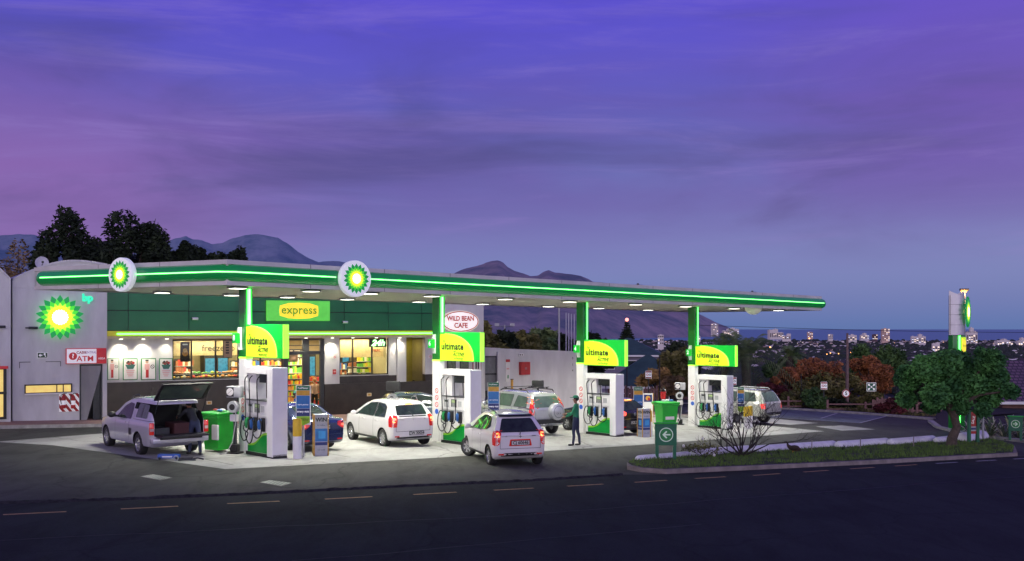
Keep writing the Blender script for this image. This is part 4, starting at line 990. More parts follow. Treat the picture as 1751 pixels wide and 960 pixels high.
# satellite dish on the roof
p = A0+SW*fs(78, A0)+SN*1.2; p.z = fz(78, 462, A0)
e = empty('satellite_dish', p, SRZ, 'round pale satellite dish on a short pole on the vaulted roof', 'dish')
mb = MB(); mb.tube([(0, 0, -.3), (0, 0, .3)], .03, M_grey); mb.build('pole', e); mb = MB(); mb.lathe([(0, .10), (.12, .085), (.22, .04), (.27, 0), (.22, .05), (0, .11)], mat('dish_face', (.6,.6,.65), .5), axis='y', c=(0, -.1, .36), n=24); mb.build('dish', e, smooth=True)
mb = MB(); mb.tube([(0, -.02, .12), (0, -.35, .3), (0, -.33, .36)], .012, M_black, 6); mb.box(-.04, .04, -.38, -.3, .33, .42, M_black); mb.build('receiver', e)
# ================================================================ cafe block and yard wall
C0 = F0+SW*SEND-SN*.05
c0, c1 = 0, fs(827, C0)
ctop = 5.6
cafe = empty('cafe_block', C0, SRZ, 'tall white rendered block carrying the oval cafe sign', 'building')
mb = MB(); mb.box(.04, c1, 0, 7, -2.5, ctop, M_wall); mb.build('wall', cafe); mb = MB(); mb.box(0, c1+.05, -.05, 7.05, ctop+.002, ctop+.1, M_white); mb.build('coping', cafe)
for (x0, x1) in ((764, 779), (786, 801)):
    mb = MB(); a, b = fs(x0, C0), fs(x1, C0); z0, z1 = fz(780, 631, C0), fz(780, 612, C0); mb.box(a, b, -.03, -.003, z0, z1, M_black)
    w_ = mb.build('window', cafe); mb = MB(); mb.box(a+.05, b-.05, -.036, -.031, z0+.05, z1-.05, mat('poster_glow', (.12,.14,.10), .3, var=.5, vs=5, emis=(.1,.12,.08), es=.3)); mb.build('pane', w_)
O = C0-SN*.05
wallposter('wall_poster', 808, 822.5, 606, 635, O, 'white poster with dark figures and a red border on the cafe block', M_red, M_paper, lambda mb, a, b, y: [mb.box(-a*.5, -a*.1, y-.002, y, -b*.8, b*.5, M_ink), mb.box(a*.1, a*.5, y-.002, y, -b*.8, b*.3, M_ink), plate_cup(mb, -a*.3, y-.003, b*.65, a*.2, M_ink), prohibition(mb, a*.35, y-.003, b*.65, a*.28, M_ink)])
# oval sign
O = C0-SN*.22; e = empty('oval_sign', O+SW*fs(787.5, O)+Vector((0, 0, fz(787.5, 550, O))), SRZ, 'lit white oval "WILD BEAN CAFE" sign with a red outline', 'sign')
ew = (fs(820, O)-fs(756, O))/2; eh = (fz(787, 532, O)-fz(787, 569, O))/2
def oval(r, y0, y1, m, nm):
    mb = MB(); n = 40; mb.prism([(ew*r*math.cos(2*math.pi*i/n), eh*(r+(r-1)*.6)*math.sin(2*math.pi*i/n)) for i in range(n)], y0, y1, m); mb.build(nm, e)
oval(1, 0, .2, mat('oval_rim', (.8,.75,.6), .4, emis=(.9,.75,.6), es=.5, var=0), 'sign_box'); oval(.96, -.006, -.001, M_redE, 'red_outline'); oval(.91, -.012, -.007, mat('oval_face', (.9,.85,.82), .4, emis=(.95,.85,.80), es=.75, var=0), 'face_plate')
textobj('lettering', 'WiLD BEAN', .36, M_redE, e, (0, -.018, .15), bold=.012, ext=.003, sx=.86); textobj('lettering', 'CAFE', .37, M_redE, e, (.02, -.018, -.22), bold=.012, ext=.003, sx=.95)
# yard wall
Y0 = C0+SN*1.0
yw = empty('yard_wall', Y0, SRZ, 'low white yard wall beyond the cafe with a barred gate in it', 'wall')
def yz(px, py): return fz(px, py, Y0)
def ybox(mb, x0, x1, t0, t1, m=M_wall, zb=-3, y0=0, y1=.25):
    a, b = fs(x0, Y0), fs(x1, Y0); z0, z1 = yz(x0, t0), yz(x1, t1)
    mb.mesh([(a, y0, zb), (b, y0, zb), (b, y1, zb), (a, y1, zb), (a, y0, z0), (b, y0, z1), (b, y1, z1), (a, y1, z0)], [(0, 1, 5, 4), (1, 2, 6, 5), (2, 3, 7, 6), (3, 0, 4, 7), (4, 5, 6, 7)], m)
mb = MB(); ybox(mb, 822, 829.5, 594, 594.5); ybox(mb, 854, 995, 596, 601.5); ybox(mb, 849, 861, 602, 603, y0=-.12, y1=-.003); mb.build('wall_face', yw)
mb = MB(); ybox(mb, 820, 996, 594, 601, M_white, yz(996, 603)); 
mb = MB(); a, b = fs(826, Y0), fs(856, Y0); mb.mesh([(a, 0, yz(827, 609)), (b, 0, yz(855, 609)), (b, .25, yz(855, 609)), (a, .25, yz(827, 609)), (a, 0, yz(827, 594)), (b, 0, yz(855, 595.6)), (b, .25, yz(855, 595.6)), (a, .25, yz(827, 594))], [(0, 1, 5, 4), (4, 5, 6, 7), (0, 3, 2, 1)], M_wall); mb.build('lintel', yw)
gt_ = MB(); a, b = fs(829.5, Y0), fs(854, Y0); zt_ = yz(840, 609); zb_ = yz(840, 668)
nb = 12
for i in range(nb+1): x = a+(b-a)*i/nb; gt_.box(x-.018, x+.018, .05, .09, zb_, zt_, M_grey)
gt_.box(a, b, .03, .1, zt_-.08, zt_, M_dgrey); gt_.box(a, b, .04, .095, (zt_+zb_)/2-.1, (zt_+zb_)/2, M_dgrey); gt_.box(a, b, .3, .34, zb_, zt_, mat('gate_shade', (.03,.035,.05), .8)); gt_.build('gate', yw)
def ybx(name, px, py, w_, h, d, m, label, cat, extra=None): return wallbox(name, px, py, w_, h, d, m, label, cat, O=Y0, extra=extra)
hb_ = ybx('hydrant_cabinet', 895, 630, .6, .72, .25, M_red, 'red fire hose cabinet on the white yard wall', 'cabinet', lambda mb, w_, h, y: [mb.box(-.006, .006, y-.004, y, -h*.45, h*.45, M_ink), mb.box(.04, .06, y-.02, y, -.06, .06, M_grey), mb.box(-.05, -.03, y-.02, y, -.06, .06, M_grey)])
ybx('gas_notice', 868, 634, .28, 1.25, .03, M_paper, 'tall white notice board with a red head beside the gate', 'notice', lambda mb, w_, h, y: [mb.box(-w_/2, w_/2, y-.003, y, h*.38, h*.5, M_red), mb.box(-.03, .05, y-.003, y, -h*.35, -h*.2, M_nozg), mb.box(-.09, .09, y-.003, y, h*.05, h*.12, M_pink)])
ybx('wall_light', 890, 607, .32, .14, .08, M_white, 'small white bulkhead light on the yard wall', 'light', lambda mb, w_, h, y: [mb.box(-.1, -.03, y-.004, y, -.04, .04, M_ink), mb.box(.03, .1, y-.004, y, -.04, .04, M_ink)])
textobj('wall_number', '0', .2, M_txd, yw, (fs(979, Y0), -.01, yz(979, 613))); textobj('wall_number', '1', .2, M_txd, yw, (fs(979, Y0), -.01, yz(979, 624))); textobj('wall_number', '4', .2, M_txd, yw, (fs(979, Y0), -.01, yz(979, 634)))
p = Y0+SW*fs(864, Y0)-SN*.7; p.z = gz(p.x, p.y)
e = empty('gas_bollard', p, 0, 'thin yellow post standing before the white yard wall', 'post'); mb = MB(); mb.cyl((0, 0, 0), .07, 1.9, M_amber, n=12); mb.build('post', e, smooth=True); mb = MB(); mb.cyl((0, 0, 1.9), .09, .04, M_dgrey, n=12); mb.build('cap', e)
# ================================================================ vehicles
def paint(name, c, metal=.0, rough=.22):
    return mat(name, c, rough, metal=metal, var=.03, vs=1.5, coat=1.0)
P_white = paint('car_paint_white', (.72,.70,.69)); P_silver = paint('car_paint_silver', (.46,.47,.50), .45, .27); P_pick = paint('car_paint_pale_silver', (.50,.50,.55), .25, .25)
P_navy = paint('car_paint_navy', (.008,.02,.10), .3); P_grey = paint('car_paint_graphite', (.03,.032,.036), .3); P_pale = paint('car_paint_champagne', (.55,.56,.50), .2); P_wine = paint('car_paint_wine', (.20,.03,.04), .2); P_sea = paint('car_paint_slate', (.05,.075,.085), .2)
M_cgl = mat('car_glass', (.012,.016,.018), .04, var=.5, vs=2.2, col2=(.035,.05,.045), coat=0, spec=.35)
M_cgl2 = mat('car_glass_clear', (.05,.075,.07), .04, var=.5, vs=2.5, col2=(.09,.13,.10), coat=0, spec=.45)
M_trim = mat('car_trim_black', (.014,.014,.015), .5); M_well = mat('wheel_well', (.004,.004,.004), .95, var=0); M_tyre = mat('tyre_rubber', (.012,.012,.013), .75, var=.2)
M_alloy = mat('alloy_rim', (.50,.50,.52), .25, metal=.75); M_hub = mat('rim_shadow', (.02,.02,.02), .6, var=0)
M_tail = mat('tail_lens_red', (.40,.008,.008), .2, coat=1, emis=(.6,.02,.01), es=.35, var=.15); M_tailon = mat('tail_lamp_lit', (.9,.1,.03), .3, emis=(1,.22,.05), es=5, var=0); M_tailw = mat('tail_lens_clear', (.6,.45,.42), .2, coat=1)
M_plate = mat('number_plate_white', (.62,.62,.60), .5); M_pdk = mat('number_plate_frame', (.03,.03,.03), .5); M_chr = mat('chrome_trim', (.6,.6,.6), .12, metal=1)
def interp(tab, x):
    return float(np.interp(x, [p[0] for p in tab], [p[1] for p in tab]))
def smooth_tab(tab, x, h=.06):
    return (interp(tab, x-h)+2*interp(tab, x)+interp(tab, x+h))/4
def body_mesh(S):
    L, W = S['L'], S['W']; hw = W/2
    xs = sorted(set([0, .008, .025, .05, .09, .14]+[.2+i*(L-.4)/46 for i in range(47)]+[L-.14, L-.09, L-.05, L-.025, L-.008, L]))
    vs = []; NR = None
    for x in xs:
        zt = smooth_tab(S['top'], x, S.get('sm', .05)); zb = interp(S['bot'], x); zbelt = min(interp(S['belt'], x), zt-.03)
        e0, e1 = x/.22, (L-x)/.5
        k = min(1, 1-.10*max(0, 1-e0)**2.2, 1-.22*max(0, 1-e1)**2.0)
        w = hw*k*(1-.05*abs(2*(x-L*.48)/L)**3)
        ez = max(0, 1-x/.06)*.04+max(0, 1-(L-x)/.08)*.05
        zb2, zt2 = zb+ez, zt-ez
        gh = max(zt2-zbelt, 0.03); tum = S['tum']*max(0, (gh-.05))
        wt = w*.985-tum; m = zb2+(zbelt-zb2)*.42
        cr = min(.10, gh*.35)
        ring = [(0, zb2), (w*.55, zb2), (w*.86, zb2), (w*.95, zb2+.03), (w*.985, zb2+.10), (w*1.0, m), (w*1.0, m+(zbelt-m)*.35), (w*.99, m+(zbelt-m)*.7), (w*.97, zbelt-.02), (w*.955, zbelt+.01)]
        w1 = w*.95
        for t in (.25, .5, .72): ring.append((w1+(wt*.99-w1)*t, zbelt+(zt2-cr-zbelt)*t*1.0))
        ring += [(wt*.985, zt2-cr), (wt*.955, zt2-cr*.42), (wt*.88, zt2-cr*.10), (wt*.7, zt2+.004), (wt*.4, zt2+.022), (0, zt2+.03)]
        NR = len(ring)
        row = [(x, -y, z) for (y, z) in ring] + [(x, y, z) for (y, z) in ring[-2:0:-1]]
        vs += row
    K = 2*NR-2; fs_ = []
    for i in range(len(xs)-1):
        for j in range(K): fs_.append((i*K+j, i*K+(j+1) % K, (i+1)*K+(j+1) % K, (i+1)*K+j))
    fs_.append(tuple(range(K-1, -1, -1))); n = (len(xs)-1)*K; fs_.append(tuple(range(n, n+K)))
    return vs, fs_
def do_bool(o, cutters):
    bpy.context.view_layer.update()
    for c in cutters:
        md = o.modifiers.new('cut', 'BOOLEAN'); md.operation = 'DIFFERENCE'; md.object = c; md.solver = 'EXACT'; md.material_mode = 'TRANSFER'
    me = bpy.data.meshes.new_from_object(o.evaluated_get(bpy.context.evaluated_depsgraph_get()))
    o.modifiers.clear(); o.data = me
    for c in cutters: bpy.data.objects.remove(c)
def fill2d(poly, maxlen=.14):
    b = bmesh.new(); f = b.faces.new([b.verts.new((p[0], p[1], 0)) for p in poly]); bmesh.ops.triangulate(b, faces=[f])
    for _ in range(5):
        ed = [e for e in b.edges if e.calc_length() > maxlen]
        if not ed: break
        bmesh.ops.subdivide_edges(b, edges=ed, cuts=1); bmesh.ops.triangulate(b, faces=b.faces[:])
    b.verts.index_update(); v = [(t.co.x, t.co.y) for t in b.verts]; fc = [[q.index for q in f.verts] for f in b.faces]; b.free(); return v, fc
def rpoly(pts, r=.04, n=3):
    """round the corners of an outline"""
    out = []; k = len(pts)
    for i in range(k):
        p, a, c = Vector(pts[i]), Vector(pts[i-1]), Vector(pts[(i+1) % k])
        da, dc = (a-p), (c-p); rr_ = min(r, da.length*.4, dc.length*.4); A = p+da.normalized()*rr_; C = p+dc.normalized()*rr_
        for t in range(n+1):
            t /= n; q = A*(1-t)**2+p*2*t*(1-t)+C*t*t; out.append((q.x, q.y))
    return out
class Car:
    def __init__(s, name, label, cat, S, mat_, loc, rz, scale=1, group=None, well=True, cavity=None):
        s.S = S; s.root = empty(name, loc, rz, label, cat, group, scale); s.m = mat_
        vs, fc = body_mesh(S); mb = MB(); mb.mesh(vs, fc, mat_); o = mb.build('body', s.root, smooth=True)
        # unwrap local frame: rear bumper at x = -L/2
        o.data.transform(Matrix.Translation((-S['L']/2, 0, 0)))
        s.bvh = BVHTree.FromObject(o, bpy.context.evaluated_depsgraph_get()) if False else BVHTree.FromPolygons([Vector((v[0]-S['L']/2, v[1], v[2])) for v in vs], fc)
        s.body = o; L, hw = S['L'], S['W']/2; s.hw = hw
        s.wx = [-L/2+S['ro'], -L/2+S['ro']+S['wb']]; s.wr = S['wr']
        cuts = []
        if well:
            for x in s.wx:
                for sd in (-1, 1):
                    c = MB(); c.cyl((x, sd*hw*1.2, s.wr*.98), s.wr*1.16, -sd*(hw*.2+.30), M_well, 'y', 28)
                    co_ = c.build('cut', s.root); cuts.append(co_)
        if cavity:
            c = MB(); c.box(*cavity, mat('cargo_lining', (.012,.014,.018), .8)); cuts.append(c.build('cut', s.root))
        for c in cuts:
            b = bmesh.new(); b.from_mesh(c.data); bmesh.ops.recalc_face_normals(b, faces=b.faces); b.to_mesh(c.data); b.free()
        b = bmesh.new(); b.from_mesh(o.data); bmesh.ops.recalc_face_normals(b, faces=b.faces); b.to_mesh(o.data); b.free()
        if cuts:
            nm = o.data.name; do_bool(o, cuts); o.name = 'body'
            o.data.polygons.foreach_set('use_smooth', [True]*len(o.data.polygons))
            try: o.data.set_sharp_from_angle(angle=R(35))
            except Exception: pass
        s.wheels(S.get('steer', 0))
    def patch(s, side, poly, m, name, off=.006, parent=None, label=None, rnd_=.03, flat=None, maxlen=.14, smooth=True):
        """piece of surface lying on the body; side: L R (x,z), B F (y,z), T (x,y)"""
        if rnd_: poly = rpoly(poly, rnd_)
        v, fc = fill2d(poly, maxlen); out = []
        for (a, b) in v:
            if side == 'L': o_, d = Vector((a, 3, b)), Vector((0, -1, 0))
            elif side == 'R': o_, d = Vector((a, -3, b)), Vector((0, 1, 0))
            elif side == 'B': o_, d = Vector((-6, a, b)), Vector((1, 0, 0))
            elif side == 'F': o_, d = Vector((6, a, b)), Vector((-1, 0, 0))
            else: o_, d = Vector((a, b, 5)), Vector((0, 0, -1))
            h, n, _, _ = s.bvh.ray_cast(o_, d)
            if side == 'B' and (h is None or h.x > -s.S['L']/2+.78):
                h, n, _, _ = s.bvh.find_nearest(Vector((-s.S['L']/2, a*.96, b)))
            if h is None:
                h, n, _, _ = s.bvh.find_nearest(o_+d*2.2)
            if n.dot(d) > 0: n = -n
            out.append(h+n*off)
        mb = MB(); mb.mesh(out, fc, m); ob = mb.build(name, parent or s.root, label=label)
        if smooth: ob.data.polygons.foreach_set('use_smooth', [True]*len(ob.data.polygons))
        # make every face look outwards
        b = bmesh.new(); b.from_mesh(ob.data); D = {'L': Vector((0,1,0)), 'R': Vector((0,-1,0)), 'B': Vector((-1,0,0)), 'F': Vector((1,0,0)), 'T': Vector((0,0,1))}[side]
        fl = [f for f in b.faces if f.normal.dot(D) < 0]
        if fl: bmesh.ops.reverse_faces(b, faces=fl)
        b.to_mesh(ob.data); b.free(); return ob
    def both(s, poly, m, name, **k): return [s.patch(q, poly, m, name, **k) for q in 'LR']
    def hit(s, o_, d):
        h, n, _, _ = s.bvh.ray_cast(Vector(o_), Vector(d)); return h
    def wheels(s, steer=0):
        r = s.wr; first = None
        for i, x in enumerate(s.wx):
            for sd in (-1, 1):
                w = bpy.data.objects.new('wheel', None); COL.objects.link(w); w.parent = s.root; w.location = (x, sd*(s.hw-.03), r*.985)
                w.rotation_euler[2] = (0 if sd < 0 else math.pi)+(steer if i == 1 else 0)
                mb = MB(); t = .19
                mb.lathe([(r*.64, .0), (r*.70, -.012), (r*.93, -.004), (r*.985, .02), (r, .05), (r, t-.04), (r*.93, t), (r*.64, t)], M_tyre, axis='y', n=36); mb.build('tyre', w, smooth=True)
                mb = MB(); R0 = r*.68
                mb.lathe([(R0, .0), (R0, -.004), (R0*.94, .004), (R0*.90, .03), (R0*.88, .12), (0, .12)], M_alloy, axis='y', n=32)
                mb.lathe([(R0*.87, .07), (0, .07)], M_hub, axis='y', n=24)
                ns = s.S.get('spokes', 7)
                for k in range(ns):
                    a = 2*math.pi*k/ns; c_, s_ = math.cos(a), math.sin(a); p = (-s_, c_); wd0, wd1 = R0*.13, R0*.20
                    pts = [(c_*R0*.12+p[0]*wd0, s_*R0*.12+p[1]*wd0), (c_*R0*.93+p[0]*wd1, s_*R0*.93+p[1]*wd1), (c_*R0*.93-p[0]*wd1, s_*R0*.93-p[1]*wd1), (c_*R0*.12-p[0]*wd0, s_*R0*.12-p[1]*wd0)]
                    mb.mesh([(q[0], .018, q[1]) for q in pts]+[(q[0], .05, q[1]) for q in pts], [(0, 1, 2, 3), (0, 4, 5, 1), (2, 6, 7, 3), (1, 5, 6, 2)], M_alloy)
                mb.lathe([(0, .004), (R0*.16, .006), (R0*.2, .02), (R0*.2, .06)], M_alloy, axis='y', n=14); mb.build('rim', w)
    def std(s, wins, rearwin, plate=None, tail=None, gl=None, seams=(), handles=(), mirror=None, lit=False, platecode='', brake=None, wiper=None):
        gl = gl or M_cgl; S = s.S
        for poly in wins:
            cx_ = sum(p[0] for p in poly)/len(poly); cz_ = sum(p[1] for p in poly)/len(poly)
            big = [(cx_+(p[0]-cx_)*1.07+(.012 if p[0] > cx_ else -.012), cz_+(p[1]-cz_)*1.10) for p in poly]
            s.both(big, M_trim, 'window_trim', off=.004, rnd_=.05); s.both(poly, gl, 'window', off=.008, rnd_=.05)
        X0 = -S['L']/2; zl = interp(S['bot'], 1.5)
        s.both([(X0+S['ro']+S['wr']*1.25, zl+.03), (X0+S['ro']+S['wb']-S['wr']*1.25, zl+.03), (X0+S['ro']+S['wb']-S['wr']*1.25, zl+.10), (X0+S['ro']+S['wr']*1.25, zl+.10)], M_trim, 'sill', off=.006, rnd_=0)
        yb = s.hw*.74; z1_ = interp(S['belt'], .1)-.04; z0_ = zl+.32
        for sd in (1, -1): s.patch('B', [(sd*yb-.006, z0_), (sd*yb+.006, z0_), (sd*yb+.006, z1_), (sd*yb-.006, z1_)], M_hub, 'boot_seam', off=.004, rnd_=0)
        s.patch('B', [(-yb, z0_-.006), (yb, z0_-.006), (yb, z0_+.006), (-yb, z0_+.006)], M_hub, 'boot_seam', off=.004, rnd_=0)
        for sd in (1, -1): s.patch('B', [(sd*s.hw*.80, zl+.14), (sd*s.hw*.60, zl+.14), (sd*s.hw*.60, zl+.18), (sd*s.hw*.80, zl+.18)][::sd], M_tail, 'reflector', off=.006, rnd_=.008)
        if rearwin: s.rw = s.patch('B', rearwin, S.get('rgl', gl), 'rear_window', off=.008, rnd_=.05)
        for x, z0, z1 in seams:
            s.both([(x-.007, z0), (x+.007, z0), (x+.007, z1), (x-.007, z1)], M_hub, 'door_seam', off=.003, rnd_=0)
        for x, z in handles:
            for sd, q in ((1, 'L'), (-1, 'R')):
                h = s.hit((x, sd*3, z), (0, -sd, 0)); mb = MB(); mb.box(-.09, .09, -.028, .005, -.018, .018, S.get('hm', s.m), bev=.008); ob = mb.build('door_handle', s.root, smooth=True, loc=h+Vector((0, sd*.012, 0)))
        if mirror:
            x, z = mirror
            for sd in (1, -1):
                h = s.hit((x, sd*3, z), (0, -sd, 0)); mb = MB(); mb.ball((0, sd*.16, .06), .11, S.get('mm', s.m), sc=(.55, 1, .75), n=12); mb.box(-.03, .03, min(0, sd*.12), max(0, sd*.12), 0, .05, M_trim); mb.build('wing_mirror', s.root, smooth=True, loc=h)
        if tail:
            for sd in (1, -1):
                for (poly, m, nm) in tail:
                    pp = [(sd*min(a, s.hw*.875), b) for a, b in (poly if sd > 0 else poly[::-1])]; ob_ = s.patch('B', pp, m, nm, off=.012, rnd_=.03)
                    if nm == 'tail_light' and S.get('wrap', 1):
                        z0_, z1_ = min(b for a, b in poly if a > s.hw*.8), max(b for a, b in poly if a > s.hw*.8); X_ = -S['L']/2
                        s.patch('L' if sd > 0 else 'R', [(X_+.03, z0_), (X_+.16, z0_+.02), (X_+.22, z1_-.03), (X_+.04, z1_)], m, 'light_side', off=.010, rnd_=.02, parent=ob_)
        if plate:
            y, z, w_ = plate; h = s.hit((-6, y, z), (1, 0, 0)); e = bpy.data.objects.new('number_plate', None); COL.objects.link(e); e.parent = s.root; e.location = (h.x-.02, y, z)
            mb = MB(); mb.box(0, .015, -w_/2-.015, w_/2+.015, -.07, .07, M_pdk); mb.build('plate_frame', e); mb = MB(); mb.box(-.006, -.001, -w_/2, w_/2, -.055, .055, M_plate); mb.build('plate', e)
            textobj('characters', platecode, .125, M_pdk, e, (-.009, 0, 0), rot=(R(90), 0, R(-90)), ext=.001, bold=.004)
        if brake:
            s.patch('B', brake, M_tailon if lit else M_tail, 'brake_light', off=.02, rnd_=.01)
        if wiper:
            (y0, z0), (y1, z1) = wiper; a = s.hit((-6, y0, z0), (1, 0, 0)); b = s.hit((-6, y1, z1), (1, 0, 0)); mb = MB(); mb.tube([a-Vector((.03, 0, 0)), (a+b)/2-Vector((.04, 0, 0)), b-Vector((.025, 0, 0))], .012, M_trim, 6); mb.build('rear_wiper', s.root)
    def rear_text(s, t, y, z, size, m=None):
        h = s.hit((-6, y, z), (1, 0, 0)); textobj('badge_lettering', t, size, m or M_chr, s.root, (h.x-.012, y, z), rot=(R(90), 0, R(-90)), ext=.003)
def place(px, py, corner, L, ro, wb, W, heading, sc=1, kx=0):
    """ground point under a wheel seen at a photo pixel -> centre of the vehicle"""
    p = g(px, py); x = {'r': -L/2+ro, 'f': -L/2+ro+wb}[corner[0]]; y = W/2-.1 if corner[1] == 'l' else -(W/2-.1)
    a = R(90-heading); c, s_ = math.cos(a), math.sin(a); x *= sc; y *= sc
    q = Vector((p.x-(x*c-y*s_), p.y-(x*s_+y*c), 0)); q.z = gz(q.x, q.y)+.012; return q, a
# ---- white hatchback at the second lane
S = dict(L=3.80, W=1.70, ro=.62, wb=2.46, wr=.305, tum=.46, top=[(0, .98), (.03, 1.0), (.10, 1.06), (.22, 1.22), (.42, 1.46), (.70, 1.50), (1.3, 1.525), (1.8, 1.50), (2.2, 1.40), (2.9, 1.02), (3.2, .95), (3.6, .86), (3.8, .66)],
         bot=[(0, .30), (.2, .22), (3.5, .22), (3.8, .28)], belt=[(0, .98), (1.2, .96), (3.8, .90)], spokes=8)
hd = -34; loc, rz = place(657, 763.5, 'rl', S['L'], S['ro'], S['wb'], S['W'], hd, 1.07)
c = Car('parked_hatchback', 'white hatchback with glowing tail lamps beside the dark blue saloon', 'car', S, P_white, loc, rz, 1.07)
X = -S['L']/2
c.std([[(X+.50, 1.00), (X+.62, 1.30), (X+.85, 1.40), (X+1.28, 1.42), (X+1.22, .99)], [(X+1.32, .99), (X+1.38, 1.42), (X+1.9, 1.38), (X+2.30, 1.20), (X+2.62, .99)]],
      [(-.56, 1.06), (-.50, 1.38), (.50, 1.38), (.56, 1.06)], plate=(-.12, .47, .50), platecode='CW 30054',
      tail=[([(.60, .68), (.56, 1.05), (.70, 1.08), (.82, .95), (.82, .68)], M_tail, 'tail_light'), ([(.64, .84), (.64, .98), (.76, .98), (.77, .84)], M_tailon, 'lit_lamp')],
      seams=[(X+1.27, .32, .98), (X+2.35, .32, .98)], handles=[(X+1.05, .86), (X+2.02, .86)], mirror=(X+2.55, .96), lit=True, brake=[(-.13, 1.385), (-.13, 1.43), (.13, 1.43), (.13, 1.385)], wiper=((-.02, 1.03), (.10, 1.18)))
c.patch('B', [(-.50, 1.005), (-.50, 1.04), (.50, 1.04), (.50, 1.005)], M_trim, 'tail_strip', rnd_=0)
c.rear_text('T', .0, .93, .12); c.rear_text('Etios', .42, .93, .07); c.rear_text('Xi', -.42, .93, .07)
c.patch('B', [(-.62, .30), (-.62, .36), (.62, .36), (.62, .30)], M_trim, 'bumper_vent', rnd_=.01)
# ---- navy saloon
S = dict(L=4.37, W=1.70, ro=.95, wb=2.57, wr=.31, tum=.5, top=[(0, .92), (.04, 1.0), (.12, 1.03), (.55, 1.05), (.85, 1.16), (1.25, 1.38), (1.7, 1.455), (2.2, 1.45), (2.6, 1.36), (3.2, 1.04), (3.6, .96), (4.1, .86), (4.37, .66)],
         bot=[(0, .30), (.2, .22), (4.1, .22), (4.37, .28)], belt=[(0, .96), (1.2, .95), (4.37, .88)])
loc, rz = place(562, 766.5, 'rr', S['L'], S['ro'], S['wb'], S['W'], -41, 1.03)
c = Car('parked_saloon', 'dark blue saloon with its boot towards the road beside the first pump', 'car', S, P_navy, loc, rz, 1.03); X = -S['L']/2
c.std([[(X+1.0, 1.00), (X+1.35, 1.29), (X+1.75, 1.36), (X+1.85, .98)], [(X+1.9, .98), (X+1.82, 1.36), (X+2.3, 1.33), (X+2.95, .99)]], None, plate=(0, .78, .46), platecode='CY 37626',
      tail=[([(.50, .84), (.52, .94), (.70, .96), (.81, .90), (.80, .72), (.66, .74)], M_tail, 'tail_light'), ([(.64, .80), (.64, .88), (.74, .88), (.74, .80)], mat('tail_dim', (.8,.1,.05), .3, emis=(.9,.12,.06), es=1.6, var=0), 'lit_lamp')],
      seams=[(X+1.87, .32, .97), (X+2.85, .32, .97)], handles=[(X+1.6, .86), (X+2.65, .86)], mirror=(X+2.9, .95))
c.patch('T', [(X+.62, -.50), (X+.62, .50), (X+1.22, .46), (X+1.22, -.46)], M_cgl, 'rear_window', off=.010, rnd_=.05)
c.rear_text('H', 0, .93, .11); c.patch('B', [(-.8, .30), (-.8, .335), (.8, .335), (.8, .30)], M_chr, 'bumper_line', rnd_=0)
# ---- small white hatchback driving in
S = dict(L=3.64, W=1.62, ro=.58, wb=2.38, wr=.295, tum=.52, top=[(0, .92), (.03, .95), (.10, 1.0), (.26, 1.20), (.44, 1.41), (.7, 1.48), (1.3, 1.52), (1.9, 1.47), (2.3, 1.33), (2.85, 1.04), (3.1, .98), (3.45, .86), (3.64, .62)],
         bot=[(0, .34), (.2, .22), (3.4, .22), (3.64, .28)], belt=[(0, .98), (.9, 1.02), (1.5, .95), (3.64, .84)], steer=R(28), rgl=M_cgl, spokes=7)
loc, rz = place(839, 795, 'rl', S['L'], S['ro'], S['wb'], S['W'], -17.5, 1.06)
c = Car('moving_hatchback', 'small white hatchback turning in from the road with lit brake lamps', 'car', S, P_white, loc, rz, 1.06); X = -S['L']/2
c.std([[(X+.62, 1.13), (X+.86, 1.34), (X+1.15, 1.38), (X+1.25, 1.0), (X+.78, 1.04)], [(X+1.33, .98), (X+1.24, 1.38), (X+1.75, 1.36), (X+2.15, 1.2), (X+2.42, .96)]],
      [(-.60, .99), (-.44, 1.36), (.44, 1.36), (.60, .99)], plate=(0, .70, .52), platecode='CJ 60646',
      tail=[([(.55, .98), (.66, 1.06), (.74, 1.0), (.72, .62), (.62, .66)], M_tail, 'tail_light'), ([(.60, .87), (.61, .98), (.70, .98), (.71, .87)], M_tailon, 'lit_lamp'), ([(.62, .69), (.62, .78), (.70, .78), (.70, .69)], M_tailw, 'reverse_lamp')],
      seams=[(X+1.30, .30, .97), (X+2.25, .30, .94)], handles=[(X+2.0-.55, .84)], mirror=(X+2.32, .93), wiper=((.02, .93), (-.02, 1.03)))
c.patch('B', [(-.58, .32), (-.50, .42), (.50, .42), (.58, .32)], M_trim, 'lower_bumper', rnd_=.02)
c.patch('B', [(-.34, .61), (-.30, .80), (.30, .80), (.34, .61)], M_tail, 'plate_recess', off=.004, rnd_=.02, label='dark red plate recess')
c.rear_text('+', 0, .87, .16, M_dgrey); c.rear_text('SPARK', -.40, .89, .045, M_dgrey); c.rear_text('LS', .42, .89, .05, M_dgrey)
c.patch('B', [(-.5, 1.385), (-.5, 1.44), (.5, 1.44), (.5, 1.385)], M_trim, 'roof_spoiler', off=.03, rnd_=.01)
for sd in (1, -1):
    mb = MB(); mb.tube([(X+.55, sd*.55, 1.51), (X+.65, sd*.56, 1.56), (X+1.6, sd*.57, 1.58), (X+1.9, sd*.57, 1.53)], .018, M_dgrey, 8); mb.build('roof_rail', c.root, smooth=True)
